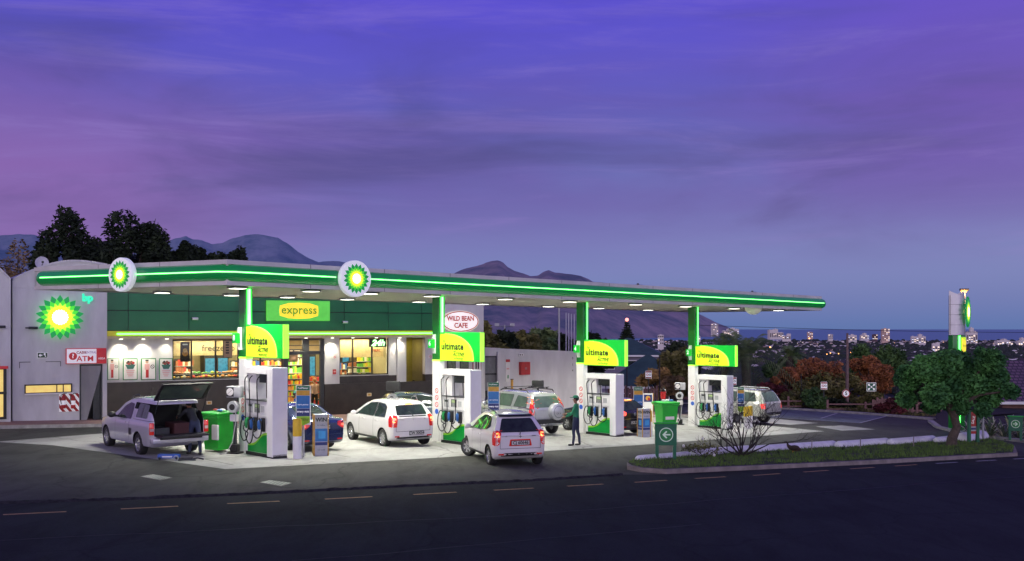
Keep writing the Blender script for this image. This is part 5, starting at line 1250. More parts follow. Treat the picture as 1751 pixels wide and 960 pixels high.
# ---- silver off-road estate with spare wheel
S = dict(L=4.50, W=1.78, ro=.80, wb=2.62, wr=.35, tum=.32, top=[(0, 1.04), (.03, 1.1), (.12, 1.30), (.30, 1.60), (.5, 1.67), (1.2, 1.71), (2.2, 1.70), (2.7, 1.60), (3.35, 1.16), (3.6, 1.10), (4.2, 1.02), (4.5, .78)],
         bot=[(0, .46), (.2, .36), (4.2, .34), (4.5, .40)], belt=[(0, 1.08), (4.5, 1.02)], spokes=5)
loc, rz = place(944, 742.5, 'rr', S['L'], S['ro'], S['wb'], S['W'], -36, 1.06)
c = Car('parked_offroader', 'silver off-road estate with a covered spare wheel on its tailgate and roof bars', 'car', S, P_silver, loc, rz, 1.06); X = -S['L']/2
c.std([[(X+.42, 1.14), (X+.46, 1.50), (X+1.05, 1.55), (X+1.18, 1.14)], [(X+1.42, 1.14), (X+1.36, 1.57), (X+2.2, 1.57), (X+2.25, 1.14)], [(X+2.34, 1.14), (X+2.30, 1.57), (X+2.62, 1.52), (X+3.12, 1.14)]],
      [(-.62, 1.12), (-.55, 1.54), (.56, 1.54), (.64, 1.12)], plate=(.32, .50, .48), platecode='CA 67 803', gl=M_cgl2,
      tail=[([(.70, 1.0), (.70, 1.10), (.62, 1.58), (.72, 1.56), (.86, 1.10), (.86, .86), (.72, .84)], M_tail, 'tail_light'), ([(.70, 1.28), (.66, 1.52), (.71, 1.52), (.79, 1.28)], mat('amber_lens', (.8,.2,.03), .3, emis=(.9,.25,.03), es=.8, var=0), 'amber_lamp')],
      seams=[(X+1.30, .48, 1.12), (X+2.29, .48, 1.12), (X+3.15, .5, 1.08)], handles=[(X+1.5, 1.0), (X+2.5, 1.0)], mirror=(X+3.0, 1.10))
mb = MB(); mb.lathe([(0, -.17), (.26, -.17), (.325, -.13), (.345, -.02), (.33, .08), (.1, .08)], P_silver, axis='x', c=(X-.07, -.30, .95), n=36)
sw_ = mb.build('spare_wheel', c.root, smooth=True); mb = MB(); mb.lathe([(.215, -.175), (.225, -.178), (.235, -.172)], M_dgrey, axis='x', c=(X-.07, -.30, .95), n=36); mb.build('cover_ring', sw_)
textobj('badge_lettering', 'CR-V', .10, M_dgrey, sw_, (X-.245, -.30, .88), rot=(R(90), 0, R(-90)), ext=.002)
c.patch('B', [(-.86, .50), (-.86, .66), (.86, .66), (.86, .50)], M_trim, 'bumper', off=.03, rnd_=.02); c.patch('B', [(.16, .74), (.16, .90), (.64, .90), (.64, .74)], P_silver, 'plate_recess', off=.012, rnd_=.03)
for sd in (1, -1):
    mb = MB(); mb.tube([(X+.5, sd*.62, 1.70), (X+.6, sd*.64, 1.77), (X+2.1, sd*.64, 1.79), (X+2.35, sd*.62, 1.72)], .022, M_black, 8); mb.build('roof_rail', c.root, smooth=True)
for x in (X+.95, X+1.95):
    mb = MB(); mb.box(x-.035, x+.035, -.74, .74, 1.83, 1.86, M_black, bev=.008); mb.box(x-.03, x+.03, -.66, -.62, 1.78, 1.84, M_black); mb.box(x-.03, x+.03, .62, .66, 1.78, 1.84, M_black); mb.build('roof_bar', c.root)
# ---- graphite hatchback
S = dict(L=3.97, W=1.68, ro=.68, wb=2.46, wr=.30, tum=.40, top=[(0, .94), (.03, .98), (.12, 1.04), (.28, 1.25), (.42, 1.39), (.8, 1.44), (1.5, 1.46), (2.0, 1.40), (2.9, 1.0), (3.3, .92), (3.8, .82), (3.97, .6)],
         bot=[(0, .28), (.2, .2), (3.7, .2), (3.97, .28)], belt=[(0, .96), (3.97, .86)])
loc, rz = place(1086, 741.5, 'rr', S['L'], S['ro'], S['wb'], S['W'], -40, 1.06)
c = Car('parked_hatchback', 'graphite grey hatchback behind the third pump with red lamps glowing', 'car', S, P_grey, loc, rz, 1.06); X = -S['L']/2
c.std([[(X+.55, 1.0), (X+.8, 1.3), (X+1.3, 1.36), (X+1.35, .97)], [(X+1.42, .97), (X+1.4, 1.36), (X+1.9, 1.32), (X+2.6, .97)]],
      [(-.58, 1.02), (-.48, 1.32), (.48, 1.32), (.58, 1.02)], plate=(0, .52, .50), platecode='CA 88181',
      tail=[([(.52, .82), (.50, .94), (.64, 1.0), (.80, .94), (.80, .80)], mat('tail_bright', (.8,.05,.03), .3, emis=(1,.10,.06), es=2.2, var=0), 'tail_light')], brake=[(-.2, 1.37), (-.2, 1.40), (.2, 1.40), (.2, 1.37)], lit=True, seams=[(X+1.38, .32, .95)], handles=[(X+1.2, .84)])
mb = MB(); h = c.hit((-6, 0, .86), (1, 0, 0)); mb.lathe([(0, -.02), (.06, -.02), (.075, -.01), (.075, 0)], M_chr, axis='x', c=h, n=20); mb.build('badge', c.root)
c.patch('B', [(-.7, .66), (-.7, .685), (.7, .685), (.7, .66)], M_chr, 'bumper_line', rnd_=0)
# ---- pale double-cab pickup with canopy beyond the last pump
S = dict(L=5.0, W=1.78, ro=1.10, wb=3.0, wr=.38, tum=.30, top=[(0, 1.16), (.03, 1.2), (.12, 1.34), (.36, 1.74), (.55, 1.80), (1.5, 1.83), (2.6, 1.80), (3.0, 1.70), (3.6, 1.22), (3.9, 1.14), (4.7, 1.05), (5.0, .8)],
         bot=[(0, .52), (.2, .44), (4.7, .42), (5.0, .46)], belt=[(0, 1.14), (5.0, 1.08)], spokes=6)
loc, rz = place(1306, 724, 'rr', S['L'], S['ro'], S['wb'], S['W'], -42, .98)
c = Car('parked_pickup', 'champagne double cab pickup with a tall rear canopy beyond the fourth pump', 'pickup', S, P_pale, loc, rz, .98); X = -S['L']/2
c.std([[(X+.55, 1.24), (X+.7, 1.66), (X+1.5, 1.70), (X+1.55, 1.24)], [(X+1.75, 1.22), (X+1.78, 1.68), (X+2.35, 1.68), (X+2.35, 1.22)], [(X+2.45, 1.22), (X+2.45, 1.67), (X+2.9, 1.60), (X+3.35, 1.22)]],
      [(-.66, 1.22), (-.58, 1.70), (.58, 1.70), (.66, 1.22)], plate=(0, .62, .46), platecode='CF 120 55', gl=M_cgl2,
      tail=[([(.70, .86), (.70, 1.14), (.84, 1.14), (.85, .86)], mat('tail_mid', (.7,.04,.03), .3, emis=(.9,.06,.05), es=.9, var=0), 'tail_light')], seams=[(X+1.66, .56, 1.15), (X+2.4, .56, 1.15)], handles=[(X+1.9, 1.05), (X+2.6, 1.05)], mirror=(X+3.2, 1.15))
c.patch('B', [(-.84, .54), (-.84, .68), (.84, .68), (.84, .54)], M_chr, 'bumper', off=.03, rnd_=.02)
for sd in (1, -1):
    mb = MB(); mb.tube([(X+.6, sd*.6, 1.83), (X+.7, sd*.6, 1.89), (X+2.3, sd*.6, 1.90), (X+2.5, sd*.6, 1.83)], .025, M_lgrey, 8); mb.build('roof_rail', c.root, smooth=True)
c.patch('B', [(-.55, 1.73), (-.55, 1.78), (.55, 1.78), (.55, 1.73)], M_trim, 'roof_spoiler', off=.04, rnd_=.01)
# ---- dark cars waiting beyond the white hatchback
S = dict(L=4.2, W=1.72, ro=.75, wb=2.6, wr=.31, tum=.38, top=[(0, .98), (.03, 1.0), (.12, 1.08), (.4, 1.42), (.9, 1.50), (1.8, 1.48), (2.2, 1.38), (3.0, 1.04), (3.5, .95), (4.0, .84), (4.2, .62)], bot=[(0, .28), (.2, .22), (4.0, .22), (4.2, .28)], belt=[(0, .98), (4.2, .88)])
p = uvg(11.6, 5.2); c = Car('waiting_hatchback', 'dark slate hatchback standing between the shop front and the white hatchback', 'car', S, P_sea, Vector((p.x, p.y, p.z+.012)), R(90-72), 1.05); X = -S['L']/2
c.std([[(X+.6, 1.03), (X+.8, 1.36), (X+1.45, 1.42), (X+1.5, .99)], [(X+1.56, .99), (X+1.5, 1.42), (X+2.1, 1.34), (X+2.75, .99)]], [(-.58, 1.06), (-.5, 1.36), (.5, 1.36), (.58, 1.06)], plate=(0, .6, .5), platecode='CA 5021',
      tail=[([(.56, .80), (.54, .96), (.80, .96), (.80, .82)], M_tailon, 'tail_light')], seams=[(X+1.53, .3, .97)], handles=[(X+1.3, .86)])
p = uvg(14.2, 4.6)
# ---- silver pickup with open canopy
S = dict(L=4.50, W=1.70, ro=.95, wb=2.70, wr=.32, tum=.33, top=[(0, 1.52), (.02, 1.55), (.10, 1.58), (.4, 1.60), (1.3, 1.62), (1.9, 1.58), (2.4, 1.45), (3.1, 1.05), (3.5, .98), (4.2, .86), (4.5, .62)],
         bot=[(0, .40), (.2, .27), (4.2, .25), (4.5, .3)], belt=[(0, .98), (4.5, .90)], spokes=7, sm=.03)
loc, rz = place(240, 777.5, 'rl', S['L'], S['ro'], S['wb'], S['W'], -40, 1.09); X = -S['L']/2
c = Car('parked_pickup', 'pale silver pickup with the rear hatch of its canopy lifted and its tailgate down', 'pickup', S, P_pick, loc, rz, 1.09, cavity=(X-.3, X+1.55, -.70, .70, .60, 1.47))
c.std([[(X+.42, 1.08), (X+.50, 1.46), (X+1.28, 1.48), (X+1.25, 1.06), (X+1.15, 1.02)], [(X+1.60, 1.0), (X+1.62, 1.42), (X+1.95, 1.44), (X+2.3, 1.34), (X+2.85, .97)]], None, gl=M_cgl, S_=None) if False else None
for poly, nm in (([(X+.40, 1.06), (X+.46, 1.44), (X+1.22, 1.46), (X+1.26, 1.06)], 'canopy_window'), ([(X+1.55, .99), (X+1.62, 1.42), (X+1.95, 1.44), (X+2.3, 1.33), (X+2.82, .97)], 'window')):
    c.both(poly, M_cgl2 if nm != 'window' else M_cgl, nm, off=.008, rnd_=.06)
c.both([(X+.82, 1.08), (X+.845, 1.08), (X+.845, 1.44), (X+.82, 1.44)], M_black, 'window_bar', off=.016, rnd_=0)
c.both([(X+.0, 1.0), (X+.0, 1.015), (X+1.36, 1.015), (X+1.36, 1.0)], M_dgrey, 'canopy_seam', off=.004, rnd_=0)
c.both([(X+1.36, 1.0), (X+1.375, 1.0), (X+1.42, 1.52), (X+1.40, 1.52)], M_dgrey, 'canopy_seam', off=.004, rnd_=0)
c.both([(X+2.78, .32), (X+2.792, .32), (X+2.792, .95), (X+2.78, .95)], M_hub, 'door_seam', off=.004, rnd_=0); c.both([(X+1.62, .32), (X+1.632, .32), (X+1.632, .96), (X+1.62, .96)], M_hub, 'door_seam', off=.004, rnd_=0)
c.both([(X+1.42, .54), (X+1.42, .74), (X+1.62, .74), (X+1.62, .54)], M_trim, 'side_vent', off=.01, rnd_=.03)
for sd in (1, -1):
    h = c.hit((X+1.85, sd*3, .88), (0, -sd, 0)); mb = MB(); mb.box(-.09, .09, -.025, .01, -.018, .018, P_pick, bev=.008); mb.build('door_handle', c.root, smooth=True, loc=h+Vector((0, sd*.01, 0)))
    h = c.hit((X+2.72, sd*3, .98), (0, -sd, 0)); mb = MB(); mb.ball((0, sd*.17, .07), .12, M_black, sc=(.6, 1, .75), n=12); mb.box(-.03, .03, min(0, sd*.12), max(0, sd*.12), 0, .05, M_trim); mb.build('wing_mirror', c.root, smooth=True, loc=h)
    mb = MB(); mb.box(X-.03, X+.02, sd*.78-.065, sd*.78+.065, .64, .98, M_tail, bev=.02); tl = mb.build('tail_light', c.root, smooth=True)
    mb = MB(); mb.box(X-.036, X-.031, sd*.78-.05, sd*.78+.05, .74, .82, M_tailw); mb.build('reverse_lamp', tl)
    mb = MB(); mb.tube([(X+1.5, sd*.55, 1.64), (X+1.6, sd*.56, 1.68), (X+2.1, sd*.55, 1.60), (X+2.25, sd*.54, 1.52)], .02, M_dgrey, 8); mb.build('roof_rail', c.root, smooth=True)
mb = MB(); mb.box(X-.50, X-.02, -.68, .68, .58, .63, M_black, bev=.01); mb.box(X-.48, X-.04, -.64, .64, .632, .645, M_dgrey); mb.build('tailgate', c.root, label='lowered tailgate with a dark liner')
mb = MB(); mb.box(X-.16, X+.10, -.80, .80, .40, .55, P_pick, bev=.03); bmp = mb.build('bumper', c.root, smooth=True); mb = MB(); mb.box(X-.17, X-.12, -.6, .6, .50, .56, M_black); mb.build('bumper_step', bmp)
# open canopy hatch, hinged at the roof edge and lifted above level
e = bpy.data.objects.new('canopy_hatch', None); COL.objects.link(e); e.parent = c.root; e.location = (X-.0, 0, 1.60); e.rotation_euler = (0, R(36), 0); e['label'] = 'lifted glass hatch in a dark frame'
mb = MB()
for (a, b, y0, y1) in ((-.80, -.72, -.72, .72), (-.06, .0, -.72, .72), (-.72, -.06, -.72, -.64), (-.72, -.06, .64, .72)): mb.box(a, b, y0, y1, -.02, .03, M_black, bev=.008)
mb.build('frame', e); mb = MB(); mb.box(-.72, -.06, -.64, .64, 0, .01, M_cgl2); mb.build('glass', e)
for sd in (1, -1):
    mb = MB(); mb.tube([(X-.0, sd*.68, 1.22), (X-.42, sd*.68, 1.88)], .012, M_dgrey, 6); mb.build('hatch_strut', c.root)
mb = MB(); mb.tube([(X+2.0, .1, 1.60), (X+1.78, .1, 1.86)], .007, M_black, 6); mb.build('aerial', c.root)
mb = MB(); mb.box(X+.1, X+.8, -.4, .1, .61, .92, mat('cargo_box', (.07,.02,.02), .7)); mb.box(X+.2, X+.9, .2, .6, .61, .80, M_dgrey); mb.build('cargo', c.root)
# ================================================================ forecourt furniture
def cylpost(name, p, label, cat, group, h, r, cols, rz=0):
    e = empty(name, p, rz, label, cat, group); z = 0
    for i, (m, f, nm) in enumerate(cols):
        mb = MB(); z1 = z+h*f
        prof = [(r, 0), (r, h*f)] if i < len(cols)-1 else [(r, 0), (r, h*f-r*.5), (r*.8, h*f-r*.12), (0, h*f)]
        mb.lathe([(a, z+b) for a, b in prof], m, n=20); mb.build(nm, e, smooth=True); z = z1
    return e
def local(k, x, y):       # point beside pump k in the pump's own frame
    u = 8*k+y; v = -x; return uvg(u, v)
# bollards
for k, x, y, t in ((0, 2.45, .42, 'before the first pump'), (2, 2.62, 1.35, 'between the third pump and the grey hatchback'), (3, 2.4, .95, 'beside the fourth pump, the one nearer the pump'), (3, 2.1, 1.75, 'beside the fourth pump, the one nearer the pickup'), (1, 2.5, .5, 'beside the second pump')):
    cylpost('bollard', local(k, x, y), 'white bollard with a yellow top '+t, 'bollard', 'yellow topped bollards', [1.25, 0, 1.12, 1.1][k] if k != 1 else .95, .135 if k == 0 else .12, [(M_white, .56, 'shaft'), (M_yellow, .44, 'cap')])
# banded promotion boards
def banner(k, x, y, z0, h, w_, label):
    p = local(k, x, y); e = empty('promotion_board', p, R(-4), label, 'sign', 'striped promotion boards by the pumps')
    mb = MB(); mb.box(-.03, .03, .03, .07, 0, z0+.1, M_lgrey); mb.build('post', e)
    mb = MB(); mb.box(-w_/2, w_/2, 0, .05, z0, z0+h, M_white, bev=.006); mb.build('board', e)
    bands = [(M_signg, .88, 1), (M_amber, .75, .88), (M_blue, .42, .75), (M_navy, .22, .42)]
    mb = MB()
    for m, a, b in bands: mb.box(-w_/2+.02, w_/2-.02, -.006, -.001, z0+h*a+.003, z0+h*b-.003, m)
    mb.build('colour_bands', e)
    mb = MB(); mb.prism([(-w_/2+.02, z0+h*.22), (w_/2-.02, z0+h*.22), (w_/2-.02, z0+h*.06), (0, z0-.02), (-w_/2+.02, z0+h*.06)], -.007, -.002, mat('chevron_lime', (.30,.55,.03), .5)); mb.build('lime_chevron', e)
    textobj('lettering', 'FuelMaster', w_*.16, M_txw, e, (0, -.009, z0+h*.94), ext=.001)
    textobj('lettering', 'earn points', w_*.16, M_txw, e, (0, -.009, z0+h*.52), ext=.001); textobj('lettering', 'every visit', w_*.2, M_txw, e, (0, -.009, z0+h*.34), ext=.001, bold=.002)
    textobj('lettering', 'ACTIVE', w_*.22, M_txd, e, (0, -.009, z0+h*.13), ext=.001, shear=.4)
banner(0, 2.25, .75, 1.02, 1.22, .46, 'striped green, amber and blue board by the first pump')
banner(1, 2.0, 1.0, .95, 1.35, .44, 'striped green, amber and blue board by the second pump')
banner(2, 1.7, 1.75, .70, 1.35, .42, 'striped green, amber and purple board by the third pump')
banner(3, 1.9, 1.25, .80, 1.20, .34, 'striped dark and blue board between the bollards of the fourth pump')
# three sided promotion pillars
def pillar(k, x, y, label, h=1.32, w_=.36, rz=-30):
    e = empty('promotion_pillar', local(k, x, y), R(rz), label, 'sign', 'yellow edged promotion pillars')
    a = w_; pts = [(0, -a*.30), (a, a*.30), (-a, a*.30)]
    pts = [(0, -a*.5), (a*.87, a*.35), (-a*.87, a*.35)]
    mb = MB(); mb.prism(pts, 0, h, mat('pillar_card', (.42,.44,.50), .5), axis='z'); mb.build('pillar', e)
    mb = MB(); mb.tube([(0, -a*.5-.008, 0), (0, -a*.5-.008, h)], .022, M_amber, 6); mb.tube([(a*.87, a*.35-.01, 0), (a*.87, a*.35-.01, h)], .018, M_amber, 6); mb.tube([(-a*.87, a*.35-.01, 0), (-a*.87, a*.35-.01, h)], .018, M_amber, 6); mb.build('yellow_edge', e)
    for i, (p, q) in enumerate(((pts[2], pts[0]), (pts[0], pts[1]))):
        d = Vector((q[0]-p[0], q[1]-p[1], 0)); L_ = d.length; d.normalize(); n = Vector((d.y, -d.x, 0)); o = Vector((p[0], p[1], 0))
        mb = MB()
        for (s0, s1, z0, z1, m, k_) in ((.06, .94, .35, .66, M_blue if i else M_navy, 4), (.06, .94, .26, .335, M_navy, 4), (.3, .8, .42, .60, mat('cyan_spot', (.05,.35,.7), .5), 6), (.06, .94, .78, .96, M_lgrey, 3)):
            mb.face([o+d*(L_*s)+n*(.001*k_)+Vector((0, 0, h*z)) for s, z in ((s0, z0), (s1, z0), (s1, z1), (s0, z1))], m)
        mb.build('print', e)
        c_ = o+d*(L_*.5)+n*.008; rzz = math.atan2(d.y, d.x)
        textobj('lettering', 'WIN', .17, M_txd, e, (c_.x, c_.y, h*.87), rot=(R(90), 0, rzz), bold=.006, ext=.001)
        textobj('lettering', 'R1 million', .06, M_txd, e, (c_.x, c_.y, h*.74), rot=(R(90), 0, rzz), ext=.001); textobj('lettering', 'ask inside', .06, M_txd, e, (c_.x, c_.y, h*.15), rot=(R(90), 0, rzz), ext=.001)
pillar(0, 2.0, 1.45, 'three sided yellow edged "WIN" pillar in front of the dark blue saloon')
pillar(2, 2.75, .80, 'yellow edged "WIN" pillar at the foot of the third pump', h=1.2, w_=.32, rz=-20)
# poster stand near the far bin
p = g(1108, 724); e = empty('poster_stand', p, R(-6), 'white poster stand with yellow edges behind the far green bin', 'sign')
mb = MB(); mb.box(-.24, .24, 0, .05, .05, 1.5, M_white); mb.box(-.27, -.242, -.01, .06, 0, 1.52, M_amber); mb.box(.242, .27, -.01, .06, 0, 1.52, M_amber); mb.build('board', e)
mb = MB(); mb.box(-.2, .2, -.008, -.002, 1.08, 1.44, M_navy); plate_cup(mb, 0, -.010, 1.26, .12, M_amber); plate_cup(mb, .05, -.012, 1.22, .07, M_red); mb.build('picture', e)
# wheelie bins
def bin_(p, rz, label, s=1, papers=True):
    e = empty('wheelie_bin', p, rz, label, 'bin', 'green bins on the forecourt', s)
    mb = MB(); w0, w1, d0_, d1_, h = .24, .31, .25, .33, .98
    v = [(-w0, -d0_, .06), (w0, -d0_, .06), (w0, d0_, .06), (-w0, d0_, .06), (-w1, -d1_, h), (w1, -d1_, h), (w1, d1_, h), (-w1, d1_, h)]
    mb.mesh(v, [(0, 3, 2, 1), (0, 1, 5, 4), (1, 2, 6, 5), (2, 3, 7, 6), (3, 0, 4, 7), (4, 5, 6, 7)], M_bin)
    mb.box(-w1-.03, w1+.03, -d1_-.04, d1_+.02, h-.07, h-.001, M_bin, bev=.012); mb.build('body', e)
    mb = MB(); mb.box(-w1-.05, w1+.05, -d1_-.07, d1_+.06, h+.001, h+.075, M_bin, bev=.03); mb.build('lid', e, smooth=True)
    mb = MB(); mb.tube([(-w1-.04, d1_+.03, h-.03), (-w1-.04, d1_+.12, h+.02), (w1+.04, d1_+.12, h+.02), (w1+.04, d1_+.03, h-.03)], .02, M_bin, 8); mb.build('handle', e, smooth=True)
    for sd in (-1, 1):
        mb = MB(); mb.cyl((sd*.27-.025, d0_-.02, .10), .10, .05, M_rub, 'x', 18); mb.build('wheel', e, smooth=True)
    if papers:
        mb = MB(); mb.box(-.17, .17, -.345, -.335, .42, .86, M_paper, M=Matrix.Translation((0, .015, 0))@Matrix.Rotation(R(-4), 4, 'X')); mb.build('notice', e)
        mb = MB(); mb.box(-.14, .12, -.352, -.347, .60, .82, M_blue, M=Matrix.Translation((0, .015, 0))@Matrix.Rotation(R(-4), 4, 'X')); mb.box(-.08, .02, -.356, -.3525, .62, .80, M_red, M=Matrix.Translation((0, .015, 0))@Matrix.Rotation(R(-4), 4, 'X')); mb.box(-.02, .06, -.359, -.3565, .66, .74, M_amber, M=Matrix.Translation((0, .015, 0))@Matrix.Rotation(R(-4), 4, 'X')); mb.build('picture', e)
    return e
def litter(e, r, m):
    for i, (x, y) in enumerate(((-.1, 0), (.08, .05), (.15, -.1))):
        mb = MB(); mb.ball((x, y, 1.10), .07, (m, M_paper, M_blue)[i], sc=(1.4, 1, .5), n=8); mb.build('rag', e)
b1 = bin_(g(374, 772), R(-30), 'green wheelie bin with rags on its lid beside the pickup', 1.22, False); litter(b1, 1, M_red)
mb = MB(); mb.box(.17, .40, -.42, -.36, .35, .75, M_paper, bev=.02); mb.build('paper_bag', b1)
p = g(1139, 738); b2 = bin_(p, R(18), 'green wheelie bin with a poster on it beyond the arrow sign', 1.28, True); litter(b2, 2, M_paper)
# air and water towers
def air_tower(p, rz, label, h=2.1, dark=False, s=1):
    e = empty('air_tower', p, rz, label, 'air tower', 'air and water towers', s)
    mb = MB(); mb.box(-.2, .2, -.2, .2, 0, .06, M_black, bev=.01); mb.box(-.12, .12, -.12, .12, .06, .3, M_black, bev=.03); mb.build('base', e)
    mb = MB(); mb.box(-.045, .045, -.045, .045, .3, h-.05, M_black if dark else M_dgrey); mb.build('post', e)
    mb = MB(); mb.box(-.26, .26, -.12, .10, h-.36, h, M_black if dark else M_lgrey, bev=.03); hd_ = mb.build('gauge_box', e, smooth=True)
    if not dark:
        mb = MB(); mb.box(-.24, .02, -.128, -.121, h-.33, h-.03, M_black); mb.lathe([(0, -.134), (.115, -.134), (.12, -.128)], M_paper, axis='y', c=(-.11, 0, h-.18), n=24); mb.box(-.005, .005, -.138, -.1345, -.09, .09, M_black, M=Matrix.Translation((-.11, 0, h-.18))@Matrix.Rotation(R(50), 4, 'Y')); mb.build('dial', hd_)
    mb = MB(); mb.lathe([(.02, -.16), (.17, -.16), (.19, -.12), (.19, .02), (.17, .06), (.02, .06)], M_lgrey if not dark else M_grey, axis='y', c=(-.02, 0, h-.66), n=24); mb.lathe([(0, -.162), (.10, -.162), (.10, -.158)], M_black, axis='y', c=(-.02, 0, h-.66), n=20); mb.build('hose_reel', e, smooth=True)
    mb = MB(); mb.box(-.14, .14, -.1, .02, h-1.12, h-.90, M_paper, bev=.02); mb.build('towel_box', e)
    mb = MB(); mb.tube([(.1, -.14, h-.7), (.12, -.18, 1.0), (.05, -.25, .4), (-.1, -.35, .06), (-.3, -.5, .02), (-.5, -.4, .02)], .014, M_lgrey if not dark else M_rub, 6); mb.build('hose', e, smooth=True)
    return e
air_tower(g(402, 776), R(-14), 'grey air tower with a round gauge dial between the green bin and the first column', 2.15)
air_tower(uvg(7.3, 1.9), R(-10), 'black air tower behind the white hatchback next to the second column', 2.2, True)
air_tower(uvg(15.5, 2.2), R(-10), 'black air tower behind the spare wheel of the off-road estate', 2.2, True)
air_tower(g(1163, 727), R(-16), 'pale air tower with a round reel beside the fourth column', 2.15, s=.98)
# red watering cans / cones hanging by second tower
for (u, v, t) in ((8.0, 1.5, 'beside the second column'), (23.2, 1.2, 'beside the fourth column')):
    e = empty('fire_bucket', uvg(u, v, 1.15 if u < 10 else 1.3), R(-20), 'red fire bucket hung on its stand '+t, 'bucket', 'red fire buckets')
    mb = MB(); mb.lathe([(0, 0), (.11, 0), (.15, .34), (.14, .34), (.10, .02), (0, .02)], M_red, n=16); mb.build('bucket', e, smooth=True)
    mb = MB(); mb.tube([(.15, 0, .33), (.1, 0, .45), (0, 0, .5), (-.1, 0, .45), (-.15, 0, .33)], .01, M_grey, 6); mb.build('handle', e)
    mb = MB(); mb.box(-.03, .03, .16, .20, -1.3, .55, M_dgrey); mb.box(-.03, .03, .0, .16, .49, .52, M_dgrey); mb.build('stand', e)
# blue jack and tools on the ground behind the pickup
p = g(289, 787); e = empty('trolley_jack', p+Vector((0, 0, .03)), R(2), 'blue trolley jack lying on the ground behind the pickup', 'jack')
mb = MB(); mb.box(-.32, .32, -.09, .09, .02, .15, mat('jack_blue', (.01,.08,.42), .35), bev=.03); mb.build('frame', e, smooth=True)
mb = MB(); mb.box(-.18, .12, -.095, -.091, .06, .10, M_paper); mb.build('label_sheet', e)
for x in (-.25, .25):
    mb = MB(); mb.cyl((x, -.1, .035), .04, .2, M_black, 'y', 12); mb.build('wheel', e)
p = g(318, 789); e = empty('tyre_pump', p+Vector((0, 0, .02)), R(8), 'black foot pump and tools lying next to the blue jack', 'tool')
mb = MB(); mb.cyl((-.2, 0, .05), .045, .4, M_black, 'x', 12); mb.tube([(.2, 0, .05), (.35, -.05, .08), (.5, .02, .03)], .02, M_black, 6); mb.tube([(-.2, -.1, .03), (0, -.14, .05), (.3, -.12, .03)], .022, M_dgrey, 6); mb.build('barrel', e); mb = MB(); mb.lathe([(.05, -.02), (.08, -.02), (.08, .02), (.05, .02)], M_grey, axis='y', c=(-.28, -.02, .08), n=16); mb.build('gauge', e)
# drain covers
M_drain = bpy.data.materials.new('drain_lid'); M_drain.use_nodes = True
n_ = M_drain.node_tree.nodes; l_ = M_drain.node_tree.links; ck = n_.new('ShaderNodeTexChecker'); ck.inputs['Scale'].default_value = 9; ck.inputs['Color1'].default_value = (.45,.5,.36,1); ck.inputs['Color2'].default_value = (.14,.16,.12,1); tcf = n_.new('ShaderNodeTexCoord'); l_.new(tcf.outputs['Generated'], ck.inputs[0]); l_.new(ck.outputs[0], n_['Principled BSDF'].inputs['Base Color'])
for i, c in enumerate((((241, 816), (273, 822), (293, 818), (262, 812.5)), ((446, 826), (480, 832), (497, 827), (462, 822.5)))):
    mb = MB(); q = [g(*t) for t in c]; mb.face([(t.x, t.y, t.z+.018) for t in q], M_drain); cc = sum((t for t in q), Vector())/4
    q2 = [cc+(t-cc)*1.1 for t in q]; mb.face([(t.x, t.y, t.z+.012) for t in q2], M_kerb)
    mb.build('drain_cover', label=('pale square drain cover in the asphalt, the one below the pickup', 'pale square drain cover in the asphalt, the one below the first pump')[i], cat='drain cover', group='drain covers in the forecourt')
# ================================================================ planted island
isl_far = [(1072, 799), (1086, 791), (1120, 786), (1200, 780), (1285, 775), (1420, 768), (1520, 762), (1600, 757), (1684, 752), (1735, 768)]
isl_near = [(1072, 803.5), (1095, 808), (1140, 811), (1300, 803.5), (1500, 794), (1740, 780.5)]
poly = [g(*p) for p in isl_far]+[g(*p) for p in isl_near[::-1]]
raised(poly, .13, M_kerb, M_kerb, 'island_kerb', kind='structure')
cc = sum((p for p in poly), Vector())/len(poly)
inner = []
for i, p in enumerate(poly):
    a, b = poly[i-1], poly[(i+1) % len(poly)]; t = (b-a).normalized(); n = Vector((-t.y, t.x, 0))
    inner.append(p+n*(.16 if i > 9 else .02)*(-1))
def area2(P): return sum(P[i-1].x*P[i].y-P[i].x*P[i-1].y for i in range(len(P)))
if abs(area2(inner)) > abs(area2(poly)): inner = [p*2-q for p, q in zip(poly, inner)]
sheet([(p.x, p.y) for p in inner], .137, M_turf, 'island_soil')
M_gr1 = mat('grass_blade', (.13,.24,.035), .8, var=.3, vs=3); M_gr2 = mat('grass_blade_dry', (.12,.10,.03), .8, var=.3)
def in_poly(x, y, P):
    c = False
    for i in range(len(P)):
        a, b = P[i-1], P[i]
        if (a.y > y) != (b.y > y) and x < (b.x-a.x)*(y-a.y)/(b.y-a.y)+a.x: c = not c
    return c
r = random.Random(5); mb = MB(); x0, x1 = min(p.x for p in inner), max(p.x for p in inner); y0, y1 = min(p.y for p in inner), max(p.y for p in inner); cnt_ = 0; V_ = []; F_ = []
while cnt_ < 16000:
    x, y = r.uniform(x0, x1), r.uniform(y0, y1)
    if not in_poly(x, y, inner): continue
    d = noise.noise(Vector((x*1.3, y*1.3, 0)))
    cnt_ += 1
    if d < -.32: continue
    h = r.uniform(.04, .11)*(1+.5*d); a = r.uniform(0, 6.3); z = gz(x, y)+.135; w_ = .012
    k = len(V_); V_ += [(x-w_*math.cos(a), y-w_*math.sin(a), z), (x+w_*math.cos(a), y+w_*math.sin(a), z), (x+r.uniform(-.05, .05), y+r.uniform(-.05, .05), z+h)]; F_.append((k, k+1, k+2))
mb.mesh(V_[:len(V_)], F_, M_gr1); 
gro = mb.build('grass', kind='stuff', label='short green grass on the long kerbed island')
